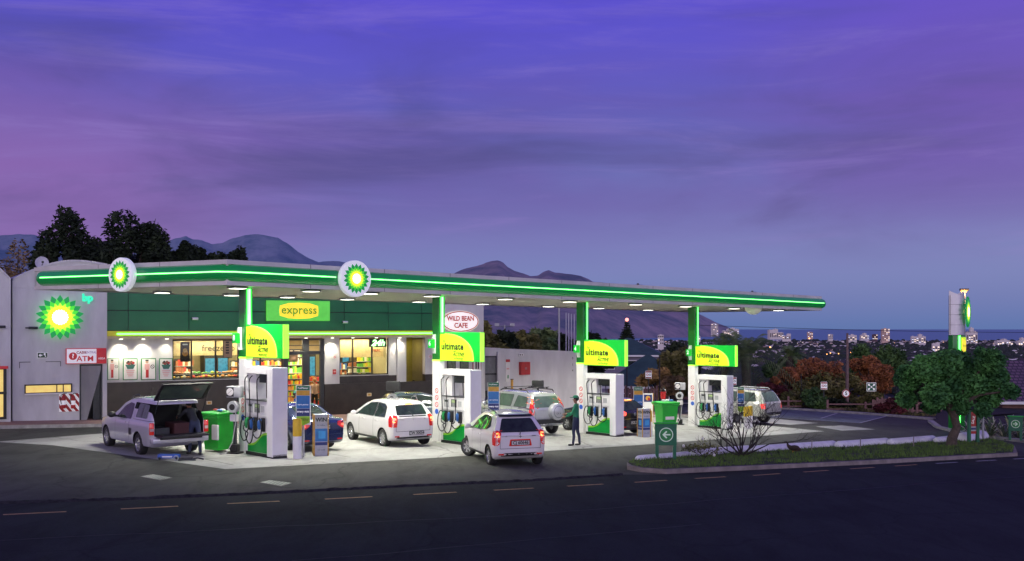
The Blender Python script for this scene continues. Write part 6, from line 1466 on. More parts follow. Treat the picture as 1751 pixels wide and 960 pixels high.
# white rounded barrier segments along the far edge
M_barr = mat('barrier_white', (.80,.80,.82), .6, var=.12, vs=3, bump=.15)
segs = [((1088, 794), (1180, 786), .15, 'lowest and most worn, at the tip of the island'), ((1182, 786), (1283, 778), .22, 'ending behind the bare shrub'), ((1286, 779), (1428, 768.5), .22, 'ending beyond the duck'), ((1431, 771), (1518, 764), .24, 'third from the island tree'), ((1520, 766), (1597, 759), .24, 'second from the island tree'), ((1600, 762), (1640, 757), .22, 'ending behind the trunk of the island tree'), ((1642, 760), (1682, 754), .36, 'end piece under the red banner')]
for (a, b, rad, t) in segs:
    A, B = g(*a), g(*b); A.z += .13; B.z += .13; d = (B-A).normalized()
    n = Vector((-d.y, d.x, 0)); mb = MB(); k = 16; secs = []
    L_ = (B-A).length; st = [0, .03, .08, .15]+[.15+(L_-.3)*i/6 for i in range(1, 7)]+[L_-.08, L_-.03, L_]
    for s in st:
        e_ = min(s, L_-s); q = math.sqrt(max(0, 1-(1-min(e_/.15, 1))**2)); q = .35+.65*q
        rad_ = rad*.8; base = A+d*s
        secs.append([base+n*(rad_*1.0*math.cos(math.pi*j/k))*q+Vector((0, 0, rad_*1.2*math.sin(math.pi*j/k)*q)) for j in range(k+1)])
    vs = [p for s in secs for p in s]; W_ = k+1
    mb.mesh(vs, [(i*W_+j, (i+1)*W_+j, (i+1)*W_+j+1, i*W_+j+1) for i in range(len(secs)-1) for j in range(k)]+[tuple(range(W_)), tuple(range((len(secs)-1)*W_, len(secs)*W_))], M_barr)
    mb.build('rounded_barrier', smooth=True, label='white rounded concrete barrier piece, '+t, cat='barrier', group='white rounded barrier pieces along the island')
# green arrow sign
def arrow_sign(pl, pr, ztop, zmid, label, left=True, bright=False):
    A, B = g(*pl), g(*pr); A.z += .13; B.z += .13; d = (B-A); w_ = Vector((d.x, d.y, 0)).length; rz = math.atan2(d.y, d.x)
    e = empty('direction_sign', A, rz, label, 'sign')
    zt_ = CAMZ-(ztop-HY)/F*A.y-A.z; zm = CAMZ-(zmid-HY)/F*A.y-A.z
    for x, dz in ((0, 0), (w_, B.z-A.z)):
        mb = MB(); mb.box(x-.05, x+.05, .0, .10, dz, zm+.05, M_signg, bev=.01); mb.build('leg', e)
    mb = MB(); mb.box(-.06, w_+.06, -.01, .11, zm, zt_, M_signg, bev=.01); mb.build('panel', e)
    if bright: mb = MB(); mb.box(-.10, w_+.10, -.03, .13, zt_, zt_+.05, M_bin, bev=.01); mb.build('cap', e)
    cx_, cz = w_/2, (zt_+zm)/2; R_ = min(w_, zt_-zm)*.40; mb = MB(); n = 28
    for i in range(n):
        a0, a1 = 2*math.pi*i/n, 2*math.pi*(i+1)/n
        mb.face([(cx_+R_*q*math.cos(a), -.014, cz+R_*q*math.sin(a)) for q, a in ((1, a0), (1, a1), (.88, a1), (.88, a0))], M_wa)
    s = -1 if left else 1
    ar = [(.55, .0), (.0, .55), (-.16, .40), (.14, .10), (-.60, .10), (-.60, -.10), (.14, -.10), (-.16, -.40), (.0, -.55)]
    pts = [(cx_+s*a*R_, cz+b*R_) for a, b in ar]
    mb.prism(pts if s > 0 else pts[::-1], -.016, -.013, M_wa); mb.build('arrow', e)
    mb = MB(); mb.lathe([(0, -.0125), (R_*.87, -.0125)], M_bin2, axis='y', c=(cx_, 0, cz), n=28); mb.build('arrow_field', e)
M_wa = mat('arrow_white', (.55,.72,.55), .5, var=0, es=.12); M_bin2 = mat('arrow_green', (.02,.25,.06), .5, var=.15)
arrow_sign((1124, 792), (1154, 792.5), 725.5, 762, 'dark green sign with a white arrow at the tip of the island', True, True)
arrow_sign((1727, 758), (1746, 759), 713, 737, 'small green sign with an arrow in front of the striped agaves', False, True)
# red banner between green posts, grey post
A = g(1657, 762); e = empty('banner_frame', A, R(10), 'red banner held between two green posts under the island tree', 'sign')
w_ = 16/F*A.y; hh_ = 58/F*A.y
for x in (0, w_): mb = MB(); mb.box(x-.06, x+.06, -.06, .06, 0, hh_+.3, M_signg, bev=.01); mb.build('post', e)
mb = MB(); mb.box(.065, w_-.065, -.01, .01, hh_*.34, hh_*1.0, M_red); mb.box(.065, w_-.065, -.018, -.0105, hh_*.42, hh_*.56, M_lgrey); mb.box(.08, w_-.08, -.022, -.0185, hh_*.46, hh_*.52, M_navy); mb.build('banner', e)
textobj('lettering', 'SALE', .16, M_txw, e, (w_/2, -.013, hh_*.75), rot=(R(90), R(-78), 0), ext=.001)
A = g(1681, 757); mb = MB(); mb.tube([(0, 0, 0), (0, 0, 52/F*A.y)], .05, M_grey, 10); mb.build('metal_post', loc=A, label='plain grey post standing at the end of the white barrier', cat='post')
# thin stakes
for (x, y, t) in ((1388, 778, 'beyond the duck'), (1471, 775, 'in the middle of the grass strip'), (1562, 770, 'close to the island tree'), (1253, 786, 'near the bare shrub')):
    A = g(x, y); A.z += .12; mb = MB(); mb.tube([(0, 0, 0), (.01, 0, .42 if x > 1260 else .15)], .018, M_kerb, 6); mb.build('wooden_stake', loc=A, label='thin wooden stake in the island grass, '+t, cat='stake', group='wooden stakes in the island grass')
# totem with emblem, at the far side of the forecourt exit
A = g(1636, 737); A.z = gz(A.x, A.y); s_ = A.y/F
def tzp(py): return CAMZ-(py-HY)*s_-A.z
tt = empty('price_totem', A, R(20), 'tall silver and green totem with a lit sun emblem on its side', 'totem')
M_tot = mat('totem_silver', (.55,.53,.58), .35, metal=.3, var=.05)
zt_, zm, zb_ = tzp(504), tzp(573.5), 0
W_ = .52
n = 14; curve = [(W_*math.sin(R(-70+140*i/n)), -.34*math.cos(R(-70+140*i/n))+.12) for i in range(n+1)]
mb = MB()
for q in range(4):
    z0 = zm+(zt_-zm)*q/4+.012; z1 = zm+(zt_-zm)*(q+1)/4
    for i in range(n):
        (xa, ya), (xb, yb) = curve[i], curve[i+1]
        za = z1+( .22*((xa/W_)**2)-.0 if q == 3 else 0); zb2 = z1+(.22*((xb/W_)**2) if q == 3 else 0)
        mb.face([(xa, ya, z0), (xb, yb, z0), (xb, yb, zb2), (xa, ya, za)], M_tot)
        mb.face([(xa, -ya, z0), (xb, -yb, z0), (xb, -yb, zb2), (xa, -ya, za)], M_tot)
mb.build('upper_shell', tt, smooth=False)
mb = MB(); mb.box(-W_*.9, W_*.9, -.05, .05, zm, zt_-.05, M_dgrey); mb.build('core', tt)
mb = MB(); mb.box(-.40, .40, -.16, .16, 0, zm, M_green, bev=.02); mb.build('lower_body', tt); mb = MB(); mb.box(-.05, .05, -.20, -.165, .2, zm-.03, M_neon); mb.build('neon_strip', tt)
mb = MB(); mb.box(.12, .42, -.175, -.165, zm-1.0, zm-.1, M_lime); mb.prism([(.16, zm-.9), (.42, zm-.75), (.42, zm-.3), (.16, zm-.15)], -.18, -.176, mat('badge_yellow', 'e0c010')); mb.build('side_panel', tt)
textobj('lettering', 'bp', .2, M_bin, tt, (.31, -.185, zm-.52), ext=.001); textobj('lettering', 'express', .13, M_txw, tt, (.2, -.17, zm-1.35), ext=.001)
emblem('sun_emblem', tt, Matrix.Translation((W_+.10, -.05, (zt_+zm)/2+.15))@Matrix.Rotation(R(36), 4, 'Z'), .78, .9, thick=.06)
# street lamp behind the totem
B = Vector((0, 0, 0)); B.x, B.y = (1649-CX)/F*62, 62; B.z = gz(B.x, 62)-1
lp = empty('street_lamp', B, 0, 'street lamp glowing orange above the silver totem', 'street lamp'); hz = CAMZ-(497-HY)/F*62-B.z
mb = MB(); mb.tube([(0, 0, 0), (0, 0, hz)], [.09, .05], M_grey, 8); mb.build('pole', lp); mb = MB(); mb.box(-.28, .26, -.1, .1, hz-.02, hz+.12, M_dgrey, bev=.03); mb.build('lamp_head', lp)
mb = MB(); mb.ball((-.04, -.02, hz-.04), .14, mat('sodium_glow', (1,.5,.1), .4, emis=(1,.36,.06), es=3.5, var=0), sc=(1.5, .8, .55), n=12); mb.build('bulb', lp, smooth=True)
l = bpy.data.lights.new('sodium', 'POINT'); l.energy = 160; l.color = (1, .45, .12); l.shadow_soft_size = .2; o = bpy.data.objects.new('sodium_light', l); COL.objects.link(o); o.location = B+Vector((0, -.3, hz-.25))
# far kerbs
def kerbrun(pts, name, wdt=.28, h=.13, m=None, lab=None):
    m = m or M_kerbw; P = [g(*p) for p in pts]; mb = MB(); vs = []
    for i, p in enumerate(P):
        d = (P[min(i+1, len(P)-1)]-P[max(i-1, 0)]); d.z = 0; d.normalize(); n = Vector((-d.y, d.x, 0))*wdt
        z = gz(p.x, p.y); vs += [(p.x, p.y, z-.05), (p.x, p.y, z+h), (p.x+n.x, p.y+n.y, z+h), (p.x+n.x, p.y+n.y, z-.4)]
    mb.mesh(vs, [(4*i+j, 4*i+4+j, 4*i+5+j, 4*i+1+j) for i in range(len(P)-1) for j in range(3)], m)
    return mb.build(name, kind='structure', label=lab)
kerbrun([(1595, 719), (1480, 709.5), (1350, 701), (1200, 693.5), (1000, 688)][::-1], 'far_kerb')
kerbrun([(1586, 722), (1600, 733), (1640, 743), (1700, 751.5), (1760, 759), (1830, 767)][::1], 'verge_kerb')
vp = [g(*p) for p in ((1586, 722), (1600, 733), (1640, 743), (1700, 751.5), (1760, 759), (1830, 767), (1950, 750), (1850, 725), (1640, 712))]
sheet([(p.x, p.y) for p in vp], .10, M_soil, 'verge_soil')
bp2 = [g(*p) for p in ((1600, 718), (1480, 708.5), (1350, 700), (1200, 692.5), (1000, 687))]+[Vector((9, 76, 0)), Vector((44, 76, 0))]
sheet([(p.x, p.y) for p in bp2], .09, M_soil, 'back_verge')
# ================================================================ people and the duck
def skinned(name, parent, joints, edges, mats_by, sub=1, root='pelvis'):
    names = list(joints); idx = {n: i for i, n in enumerate(names)}
    me = bpy.data.meshes.new(name); me.from_pydata([joints[n][0] for n in names], [(idx[a], idx[b]) for a, b in edges], [])
    o = bpy.data.objects.new(name, me); COL.objects.link(o); o.modifiers.new('skin', 'SKIN')
    for i, n in enumerate(names):
        rr2 = joints[n][1]; me.skin_vertices[0].data[i].radius = rr2 if isinstance(rr2, tuple) else (rr2, rr2); me.skin_vertices[0].data[i].use_root = (n == root)
    sb = o.modifiers.new('sub', 'SUBSURF'); sb.levels = sub; sb.render_levels = sub
    bpy.context.view_layer.update()
    m2 = bpy.data.meshes.new_from_object(o.evaluated_get(bpy.context.evaluated_depsgraph_get())); o.modifiers.clear(); o.data = m2; o.parent = parent
    ml = list(dict.fromkeys(mats_by.values())); m2.materials.clear()
    for m in ml: m2.materials.append(m)
    seg = [(Vector(joints[a][0]), Vector(joints[b][0]), mats_by[b]) for a, b in edges]
    for p in m2.polygons:
        c_ = p.center; best = None
        for a, b, m in seg:
            ab = b-a; t = max(0, min(1, (c_-a).dot(ab)/max(ab.length_squared, 1e-9))); d = (c_-(a+ab*t)).length
            if best is None or d < best[0]: best = (d, m)
        p.material_index = ml.index(best[1]); p.use_smooth = True
    o.name = name; return o
M_skin = mat('skin_brown', (.28,.14,.085), .55, var=.05); M_skin2 = mat('skin_light', (.5,.30,.2), .55, var=.05); M_hair = mat('hair_black', (.01,.008,.007), .7); M_shoe = mat('shoe_black', (.012,.012,.012), .5)
def person(label, loc, rz, shirt, trous, skin=None, hair=None, H=1.75, lean=0, armL=0.15, armR=.15, elb=.3, stride=.12, cap=None, long_sleeve=True, turn=0, vis=None):
    """faces local +x; lean bends the trunk forward at the hips"""
    skin = skin or M_skin; hair = hair or M_hair; s = H/1.75
    e = empty('person', loc, rz, label, 'person', None, s)
    cl, sl = math.cos(lean), math.sin(lean)
    def T(x, y, z):      # trunk point above the hips
        z -= .95; return (x*cl+z*sl, y, .95+z*cl-x*sl)
    J = {}; E = []; Mt = {}
    def add(n, p, r, par, m):
        J[n] = (p, r); Mt[n] = m
        if par: E.append((par, n))
    add('pelvis', (0, 0, .95), (.12, .15), None, trous)
    add('waist', T(0, 0, 1.08), (.105, .14), 'pelvis', shirt); add('chest', T(.01, 0, 1.30), (.12, .17), 'waist', shirt); add('shoulders', T(0, 0, 1.43), (.08, .11), 'chest', shirt)
    add('neck', T(.0, 0, 1.50), (.052, .052), 'shoulders', skin); add('jaw', T(.035, 0, 1.575), (.068, .062), 'neck', skin); add('face', T(.022, 0, 1.645), (.092, .076), 'jaw', skin); add('crown', T(.0, 0, 1.70), (.078, .07), 'face', hair)
    for sd, nm, arm in ((1, 'l', armL), (-1, 'r', armR)):
        st = stride*sd
        add('hip'+nm, (st*.25, sd*.09, .90), (.095, .095), 'pelvis', trous); add('knee'+nm, (st*.9+.02, sd*.10, .50), (.062, .062), 'hip'+nm, trous)
        add('calf'+nm, (st*1.2-.02, sd*.10, .34), (.056, .056), 'knee'+nm, trous); add('ankle'+nm, (st*1.6-.01, sd*.105, .09), (.045, .045), 'calf'+nm, trous)
        add('heel'+nm, (st*1.6-.03, sd*.105, .045), (.042, .042), 'ankle'+nm, M_shoe); add('toe'+nm, (st*1.6+.17, sd*.12, .035), (.032, .042), 'heel'+nm, M_shoe)
        S_ = Vector(T(0, sd*.19, 1.41)); add('sh'+nm, tuple(S_), (.058, .058), 'shoulders', shirt)
        ua = arm; el = S_+Vector((math.sin(ua)*.29, sd*.04, -math.cos(ua)*.29)); add('el'+nm, tuple(el), (.042, .042), 'sh'+nm, shirt)
        fa = ua+elb; wr_ = el+Vector((math.sin(fa)*.25, -sd*.01, -math.cos(fa)*.25)); add('wr'+nm, tuple(wr_), (.028, .028), 'el'+nm, shirt if long_sleeve else skin)
        D = Vector((math.sin(fa+.15), 0, -math.cos(fa+.15))); U_ = Vector((math.cos(fa), 0, math.sin(fa)))
        pm = wr_+D*.07; add('palm'+nm, tuple(pm), (.030, .016), 'wr'+nm, skin)
        for q, (off, ln) in enumerate(((-.030, .062), (-.010, .075), (.010, .078), (.030, .070))):
            f1 = pm+D*ln*.5+U_*off; f2 = pm+D*ln+U_*off+Vector((.012, -sd*.012, 0)); add('f%d%s' % (q, nm), tuple(f1), .009, 'palm'+nm, skin); add('g%d%s' % (q, nm), tuple(f2), .008, 'f%d%s' % (q, nm), skin)
        th = wr_+D*.045+U_*.045; add('th'+nm, tuple(th), .010, 'wr'+nm, skin); add('tt'+nm, tuple(th+D*.03+U_*.012), .009, 'th'+nm, skin)
    skinned('body', e, J, E, Mt, 2)
    hc = Vector(J['face'][0]); rot = Matrix.Rotation(lean, 4, 'Y')
    mb = MB(); mb.ball((0, 0, 0), .105, hair, sc=(1, .85, .95), n=14); ob = mb.build('hair', e, smooth=True, loc=hc+rot.to_3x3()@Vector((-.035, 0, .035)))
    mb = MB(); mb.mesh([(.08, -.012, -.02), (.08, .012, -.02), (.112, 0, -.022), (.085, 0, .03)], [(0, 2, 1), (0, 3, 2), (1, 2, 3)], skin); mb.build('nose', e, loc=hc).rotation_euler[1] = lean
    for sd in (1, -1):
        mb = MB(); mb.ball((0, 0, 0), .011, M_txw, n=8); mb.build('eye', e, loc=hc+rot.to_3x3()@Vector((.083, sd*.03, .012)))
        mb = MB(); mb.ball((0, 0, 0), .022, skin, sc=(.7, .4, 1.2), n=8); mb.build('ear', e, loc=hc+rot.to_3x3()@Vector((-.005, sd*.078, 0)))
    mb = MB(); mb.box(.084, .09, -.022, .022, -.052, -.045, mat('lip', (.2,.05,.04), .5)); mb.build('mouth', e, loc=hc).rotation_euler[1] = lean
    if cap:
        mb = MB(); mb.lathe([(0, .085), (.06, .078), (.10, .04), (.108, 0), (.104, -.005)], cap, n=18); mb.box(.06, .20, -.07, .07, -.006, .006, cap, bev=.004); mb.build('cap', e, smooth=True, loc=hc+rot.to_3x3()@Vector((-.012, 0, .062))).rotation_euler[1] = lean
    return e
C_gr = mat('cloth_green', (.02,.24,.11), .8, var=.15); C_nv = mat('cloth_navy', (.03,.04,.085), .85, var=.15); C_ch = mat('cloth_charcoal', (.03,.035,.045), .85, var=.15); C_pk = mat('cloth_pale_pink', (.6,.38,.30), .8); C_bk = mat('cloth_black', (.012,.012,.013), .85); C_kh = mat('cloth_khaki', (.15,.13,.09), .85)
p = g(985, 763); person('pump attendant in a green shirt and navy trousers standing behind the off-road estate', p+Vector((0, 0, .01)), R(165), C_gr, C_nv, armL=.35, armR=.5, elb=.8, stride=.06, cap=C_gr, H=1.84)
p = g(333, 779); person('man in dark clothes leaning into the open back of the pickup', p+Vector((0, 0, .01)), R(128), C_ch, C_nv, lean=.75, armL=1.0, armR=1.2, elb=.3, stride=.10, H=1.84)
p = uvg(3.9, 3.4); person('man in a blue jacket and cap walking between the saloon and the white hatchback', p+Vector((0, 0, .01)), R(10), mat('cloth_blue', (.02,.04,.16), .8), C_kh, armL=.5, armR=-.3, elb=.5, stride=.2, cap=mat('cap_teal', (.03,.22,.15), .8), H=1.75)
q = F0+SW*fs(538, F0+SN*1.0)+SN*1.0; person('shopper in a pale pink top just inside the shop entrance', Vector((q.x, q.y, -.25)), R(120), C_pk, C_bk, M_skin2, mat('hair_ginger', (.35,.12,.03), .7), armL=.3, armR=.4, elb=.6, H=1.75, stride=.05)
q = F0+SW*fs(707, F0+SN*.6)+SN*.6; person('man in a black top standing in the dim olive doorway', Vector((q.x, q.y, -.45)), R(-95), C_bk, C_bk, armL=.1, armR=.1, H=1.72, stride=.03)
# shop assistant visible? the duck on the grass
A = g(1356, 780); A.z += .0
e = empty('duck', A, R(150), 'brown duck standing on the grass of the island', 'duck', None, 1.15); M_dk = mat('duck_feathers', (.09,.045,.03), .8, var=.5, vs=30); M_dkh = mat('duck_head', (.03,.025,.02), .7)
J = {'belly': ((0, 0, .23), (.10, .105)), 'breast': ((.12, 0, .27), (.07, .075)), 'neck1': ((.165, 0, .33), (.036, .036)), 'neck2': ((.17, 0, .39), (.030, .030)), 'head': ((.19, 0, .43), (.040, .034)), 'bill': ((.245, 0, .42), (.016, .022)), 'tip': ((.285, 0, .41), (.008, .020)), 'rump': ((-.15, 0, .22), (.07, .07)), 'tail': ((-.25, 0, .22), (.012, .035)),
     'tl': ((0, .05, .16), (.022, .022)), 'sl': ((.0, .05, .06), (.010, .010)), 'fl': ((.05, .055, .008), (.006, .022)), 'tr': ((0, -.05, .15), (.022, .022)), 'sr': ((.0, -.05, .06), (.010, .010)), 'fr': ((.05, -.055, .008), (.006, .022))}
E = [('belly', 'breast'), ('breast', 'neck1'), ('neck1', 'neck2'), ('neck2', 'head'), ('head', 'bill'), ('bill', 'tip'), ('belly', 'rump'), ('rump', 'tail'), ('belly', 'tl'), ('tl', 'sl'), ('sl', 'fl'), ('belly', 'tr'), ('tr', 'sr'), ('sr', 'fr')]
Mt = {k: M_dk for k in J}; Mt.update({k: M_dkh for k in ('neck2', 'head', 'bill', 'tip')}); Mt.update({k: M_amber for k in ('sl', 'fl', 'sr', 'fr')})
skinned('body', e, J, E, Mt, 2, 'belly')
for sd in (1, -1):
    mb = MB(); mb.ball((-.03, sd*.085, .26), .12, mat('duck_wing', (.05,.03,.022), .8, var=.4, vs=40), sc=(1.25, .22, .55), n=12); mb.build('wing', e, smooth=True)
# ================================================================ trees and plants
def leafmat(name, c, c2):
    m = mat(name, c, .75, var=.01, vs=1)
    N = m.node_tree.nodes; L = m.node_tree.links; b = N['Principled BSDF']
    for n in list(N):
        if n.type in ('TEX_NOISE', 'VALTORGB', 'TEX_COORD'): N.remove(n)
    tc_ = N.new('ShaderNodeTexCoord'); nz = N.new('ShaderNodeTexNoise'); nz.inputs['Scale'].default_value = 1.1; nz.inputs['Detail'].default_value = 5; L.new(tc_.outputs['Object'], nz.inputs[0])
    rp = N.new('ShaderNodeValToRGB'); rp.color_ramp.elements[0].position = .38; rp.color_ramp.elements[1].position = .62; rp.color_ramp.elements[0].color = lin(c); rp.color_ramp.elements[1].color = lin(c2)
    L.new(nz.outputs[0], rp.inputs[0]); L.new(rp.outputs[0], b.inputs['Base Color']); b.inputs['Specular IOR Level'].default_value = .25
    return m
M_bark = mat('bark', (.10,.075,.06), .9, var=.4, vs=8, bump=.6)
def leaves(cl, n, size, m, rg, flat=.5, droop=0, mname='foliage', parent=None, aspect=2.2):
    """cl: list of clump (centre, radius triple); n leaves spread through them, denser at the skin of each clump"""
    V = np.zeros((n*4, 3)); k = 0; tot = sum(c[1][0]*c[1][1] for c in cl)
    wts = [c[1][0]*c[1][1]/tot for c in cl]
    rs = np.random.RandomState(rg); ids = rs.choice(len(cl), n, p=wts)
    C = np.array([cl[i][0] for i in ids]); Rr = np.array([cl[i][1] for i in ids])
    d = rs.normal(size=(n, 3)); d /= np.linalg.norm(d, axis=1)[:, None]
    rad = rs.uniform(.25, 1.0, n)**.45*rs.uniform(.86, 1.12, n)
    P = C+d*Rr*rad[:, None]
    a = rs.normal(size=(n, 3)); a[:, 2] = a[:, 2]*flat-droop; a /= np.linalg.norm(a, axis=1)[:, None]
    b = np.cross(a, rs.normal(size=(n, 3))); b /= np.linalg.norm(b, axis=1)[:, None]
    s = size*rs.uniform(.6, 1.4, n)[:, None]
    A, B = a*s*.5*aspect**.5, b*s*.5/aspect**.5
    V[0::4] = P-A; V[1::4] = P+B; V[2::4] = P+A; V[3::4] = P-B
    me = bpy.data.meshes.new(mname); me.vertices.add(n*4); me.vertices.foreach_set('co', V.ravel()); me.loops.add(n*4); me.loops.foreach_set('vertex_index', np.arange(n*4, dtype=np.int32))
    me.polygons.add(n); me.polygons.foreach_set('loop_start', np.arange(0, n*4, 4, dtype=np.int32)); me.polygons.foreach_set('loop_total', np.full(n, 4, dtype=np.int32))
    me.materials.append(m); me.update(calc_edges=True)
    o = bpy.data.objects.new(mname, me); COL.objects.link(o); o.parent = parent; return o
def clumps(cx, cy, cz, rx, ry, rz, n, rg, cs=.42):
    r = random.Random(rg); out = []
    for i in range(n):
        t = r.uniform(0, 6.283); u = r.uniform(-1, 1); q = r.uniform(.35, 1)**.5*.82
        s = math.sqrt(1-u*u); k = r.uniform(.7, 1.25)*cs
        out.append(((cx+rx*q*s*math.cos(t), cy+ry*q*s*math.sin(t), cz+rz*q*u), (rx*k, ry*k, rz*k*.85)))
    return out
def limb_tree(e, trunk_h, r0, cl, rg, m=None, top=None, lean=(0, 0)):
    m = m or M_bark; r = random.Random(rg); mb = MB()
    T = Vector((lean[0], lean[1], trunk_h))
    mb.tube([(0, 0, -.3), (lean[0]*.2+.03, lean[1]*.3, trunk_h*.35), (lean[0]*.6, lean[1]*.6, trunk_h*.7), T], [r0*1.25, r0, r0*.85, r0*.75], m, 9)
    mb.build('trunk', e, smooth=True); mb = MB()
    for i, c in enumerate(cl[:12]):
        C = Vector(c[0]); mid = T+(C-T)*.5+Vector((r.uniform(-.2, .2), r.uniform(-.2, .2), r.uniform(0, .3)))
        mb.tube([T-Vector((0, 0, .1)), mid, C, C+(C-mid)*.45], [r0*.6, r0*.35, r0*.18, r0*.05], m, 6)
    mb.build('limbs', e, smooth=True)
def tree(name, label, px, pbase, ptop, Y, wpx, m, n=4500, leaf=.28, rg=1, cs=.4, nc=16, cat='tree', group=None, trunk=.3, low=.28, zbase=None, flat=.6, ry=None):
    X = (px-CX)/F*Y; z0 = CAMZ-(pbase-HY)/F*Y if zbase is None else zbase; z1 = CAMZ-(ptop-HY)/F*Y; h = z1-z0; rx = wpx/2/F*Y
    e = empty(name, Vector((X, Y, z0)), 0, label, cat, group)
    zc = h*(1+low)/2; rz_ = h*(1-low)/2
    cl = clumps(0, 0, zc, rx, ry or rx*.9, rz_, nc, rg, cs)
    limb_tree(e, h*(low+.12), trunk, cl, rg); leaves(cl, n, leaf, m, rg, flat, parent=e, mname='crown'); return e
L_dark = leafmat('leaf_dark', (0.0092, 0.0161, 0.0092), (0.0253, 0.0391, 0.0161)); L_mid = leafmat('leaf_mid', (0.0342, 0.0798, 0.0285), (0.0998, 0.1852, 0.0513)); L_olive = leafmat('leaf_olive', (0.0762, 0.0816, 0.0272), (0.204, 0.1904, 0.0598))
L_rust = leafmat('leaf_rust', (0.1607, 0.0688, 0.0344), (0.5049, 0.1951, 0.0688)); L_brown = leafmat('leaf_brown', (0.12, 0.084, 0.0432), (0.336, 0.228, 0.108)); L_isl = leafmat('leaf_island', (0.0305, 0.1066, 0.0365), (0.0914, 0.2588, 0.067)); L_red = leafmat('leaf_wine', (0.0672, 0.0179, 0.0224), (0.1792, 0.0403, 0.0448)); L_gold = leafmat('leaf_gold', (0.224, 0.1456, 0.0448), (0.5824, 0.3808, 0.1344)); L_palm = leafmat('leaf_palm', (0.057, 0.1064, 0.0456), (0.19, 0.247, 0.095))
grp = 'dark trees rising behind the shop'
tree('broadleaf_tree', 'big dark tree behind the vaulted roof, first from the white block', 108, 520, 362, 58, 118, L_dark, 8500, .20, 11, .36, 20, group=grp, zbase=0, low=.35)
tree('broadleaf_tree', 'highest dark tree behind the shop, with a broad rounded crown', 228, 520, 354, 60, 150, L_dark, 12000, .20, 12, .34, 24, group=grp, zbase=0, low=.35)
tree('broadleaf_tree', 'slim dark tree behind the shop beside the highest crown', 315, 520, 402, 62, 62, L_dark, 7000, .20, 13, .42, 12, group=grp, zbase=0, low=.4)
tree('broadleaf_tree', 'small ragged dark tree behind the canopy corner', 358, 520, 408, 63, 62, L_dark, 6500, .20, 14, .38, 12, group=grp, zbase=0, low=.45)
tree('broadleaf_tree', 'last and lowest dark tree, ending against the blue mountain', 408, 520, 424, 64, 58, L_dark, 5000, .19, 15, .36, 10, group=grp, zbase=0, low=.5)
tree('bare_tree', 'thin brownish half bare tree at the picture edge behind the vaulted roofs', 22, 520, 408, 62, 90, L_brown, 5000, .16, 16, .45, 16, group=grp, zbase=0, low=.4, trunk=.16)
tree('broadleaf_tree', 'dark tree crown low between the first two big trees', 165, 520, 400, 66, 80, L_dark, 7000, .20, 17, .4, 12, group=grp, zbase=0, low=.35)
tree('broadleaf_tree', 'dark rounded filler crown below the highest dark tree', 205, 520, 396, 63, 110, L_dark, 9000, .2, 18, .36, 20, group=grp, zbase=0, low=.3)
tree('broadleaf_tree', 'dark crown sloping down from the highest tree behind the shop', 278, 520, 392, 61, 80, L_dark, 7000, .2, 19, .36, 16, group=grp, zbase=0, low=.3)
tree('broadleaf_tree', 'low dark crown filling the slope beside the canopy corner', 335, 520, 418, 62, 90, L_dark, 6500, .2, 20, .36, 16, group=grp, zbase=0, low=.4)
# belt beyond the yard wall
r = random.Random(21)
for i, (px, top, w_, m, nm) in enumerate(((838, 556, 34, L_olive, 'first from the cafe block'), (862, 560, 44, L_dark, 'second from the cafe block'), (894, 562, 40, L_olive, 'third from the cafe block'), (925, 558, 46, L_palm, 'spiky fourth one'), (955, 566, 40, L_dark, 'beside the thin white poles'), (1012, 572, 60, L_dark, 'behind the third column'))):
    tree('hedge_tree', 'bushy tree beyond the yard wall, '+nm, px, 660, top, 82+i*3, w_*1.35, m, 2600, .45, 30+i, .45, 12, group='bushy trees beyond the yard wall', low=.05, trunk=.2)
# conifer
def conifer(px, ptop, pbase, Y, wpx, label):
    X = (px-CX)/F*Y; z0 = CAMZ-(pbase-HY)/F*Y; h = (pbase-ptop)/F*Y; e = empty('pine_tree', Vector((X, Y, z0)), 0, label, 'tree'); rx = wpx/2/F*Y
    mb = MB(); mb.tube([(0, 0, 0), (0, 0, h)], [.4, .05], M_bark, 8); mb.build('trunk', e); cl = []
    rg = random.Random(4)
    for k in range(11):
        t = k/10; z = h*(.25+.74*t); R_ = rx*(1-t*.85)
        for a in range(6):
            an = a*1.047+k*.5; cl.append(((R_*.6*math.cos(an), R_*.6*math.sin(an), z), (R_*.5, R_*.5, h*.025)))
    leaves(cl, 3000, .5, L_dark, 5, .3, parent=e, mname='crown')
    mb = MB(); mb.ball((0, 0, h+.3), .5, mat('red_beacon', (.9,.3,.25), .4, emis=(1,.35,.3), es=2, var=0), n=8); mb.build('top_light', e)
conifer(1072, 549, 600, 260, 30, 'tall dark tiered pine with a reddish light at its top beyond the green roofs')
tree('broadleaf_tree', 'dense dark olive tree just behind the fourth column', 1156, 700, 592, 78, 58, L_olive, 6500, .34, 41, .42, 18, low=.15)
tree('broadleaf_tree', 'dark crown far behind the fourth column', 1165, 660, 583, 140, 70, L_dark, 3000, .5, 42, .42, 12, low=.1)
tree('round_bush', 'round golden brown bush before the green roofed house', 1124, 680, 628, 74, 66, L_gold, 4500, .22, 43, .40, 18, cat='bush', low=.02, trunk=.1)
tree('round_bush', 'clipped brown bush against the fence beside the air tower', 1150, 676, 640, 73, 50, L_brown, 2500, .22, 44, .42, 12, cat='bush', low=.02, trunk=.1)
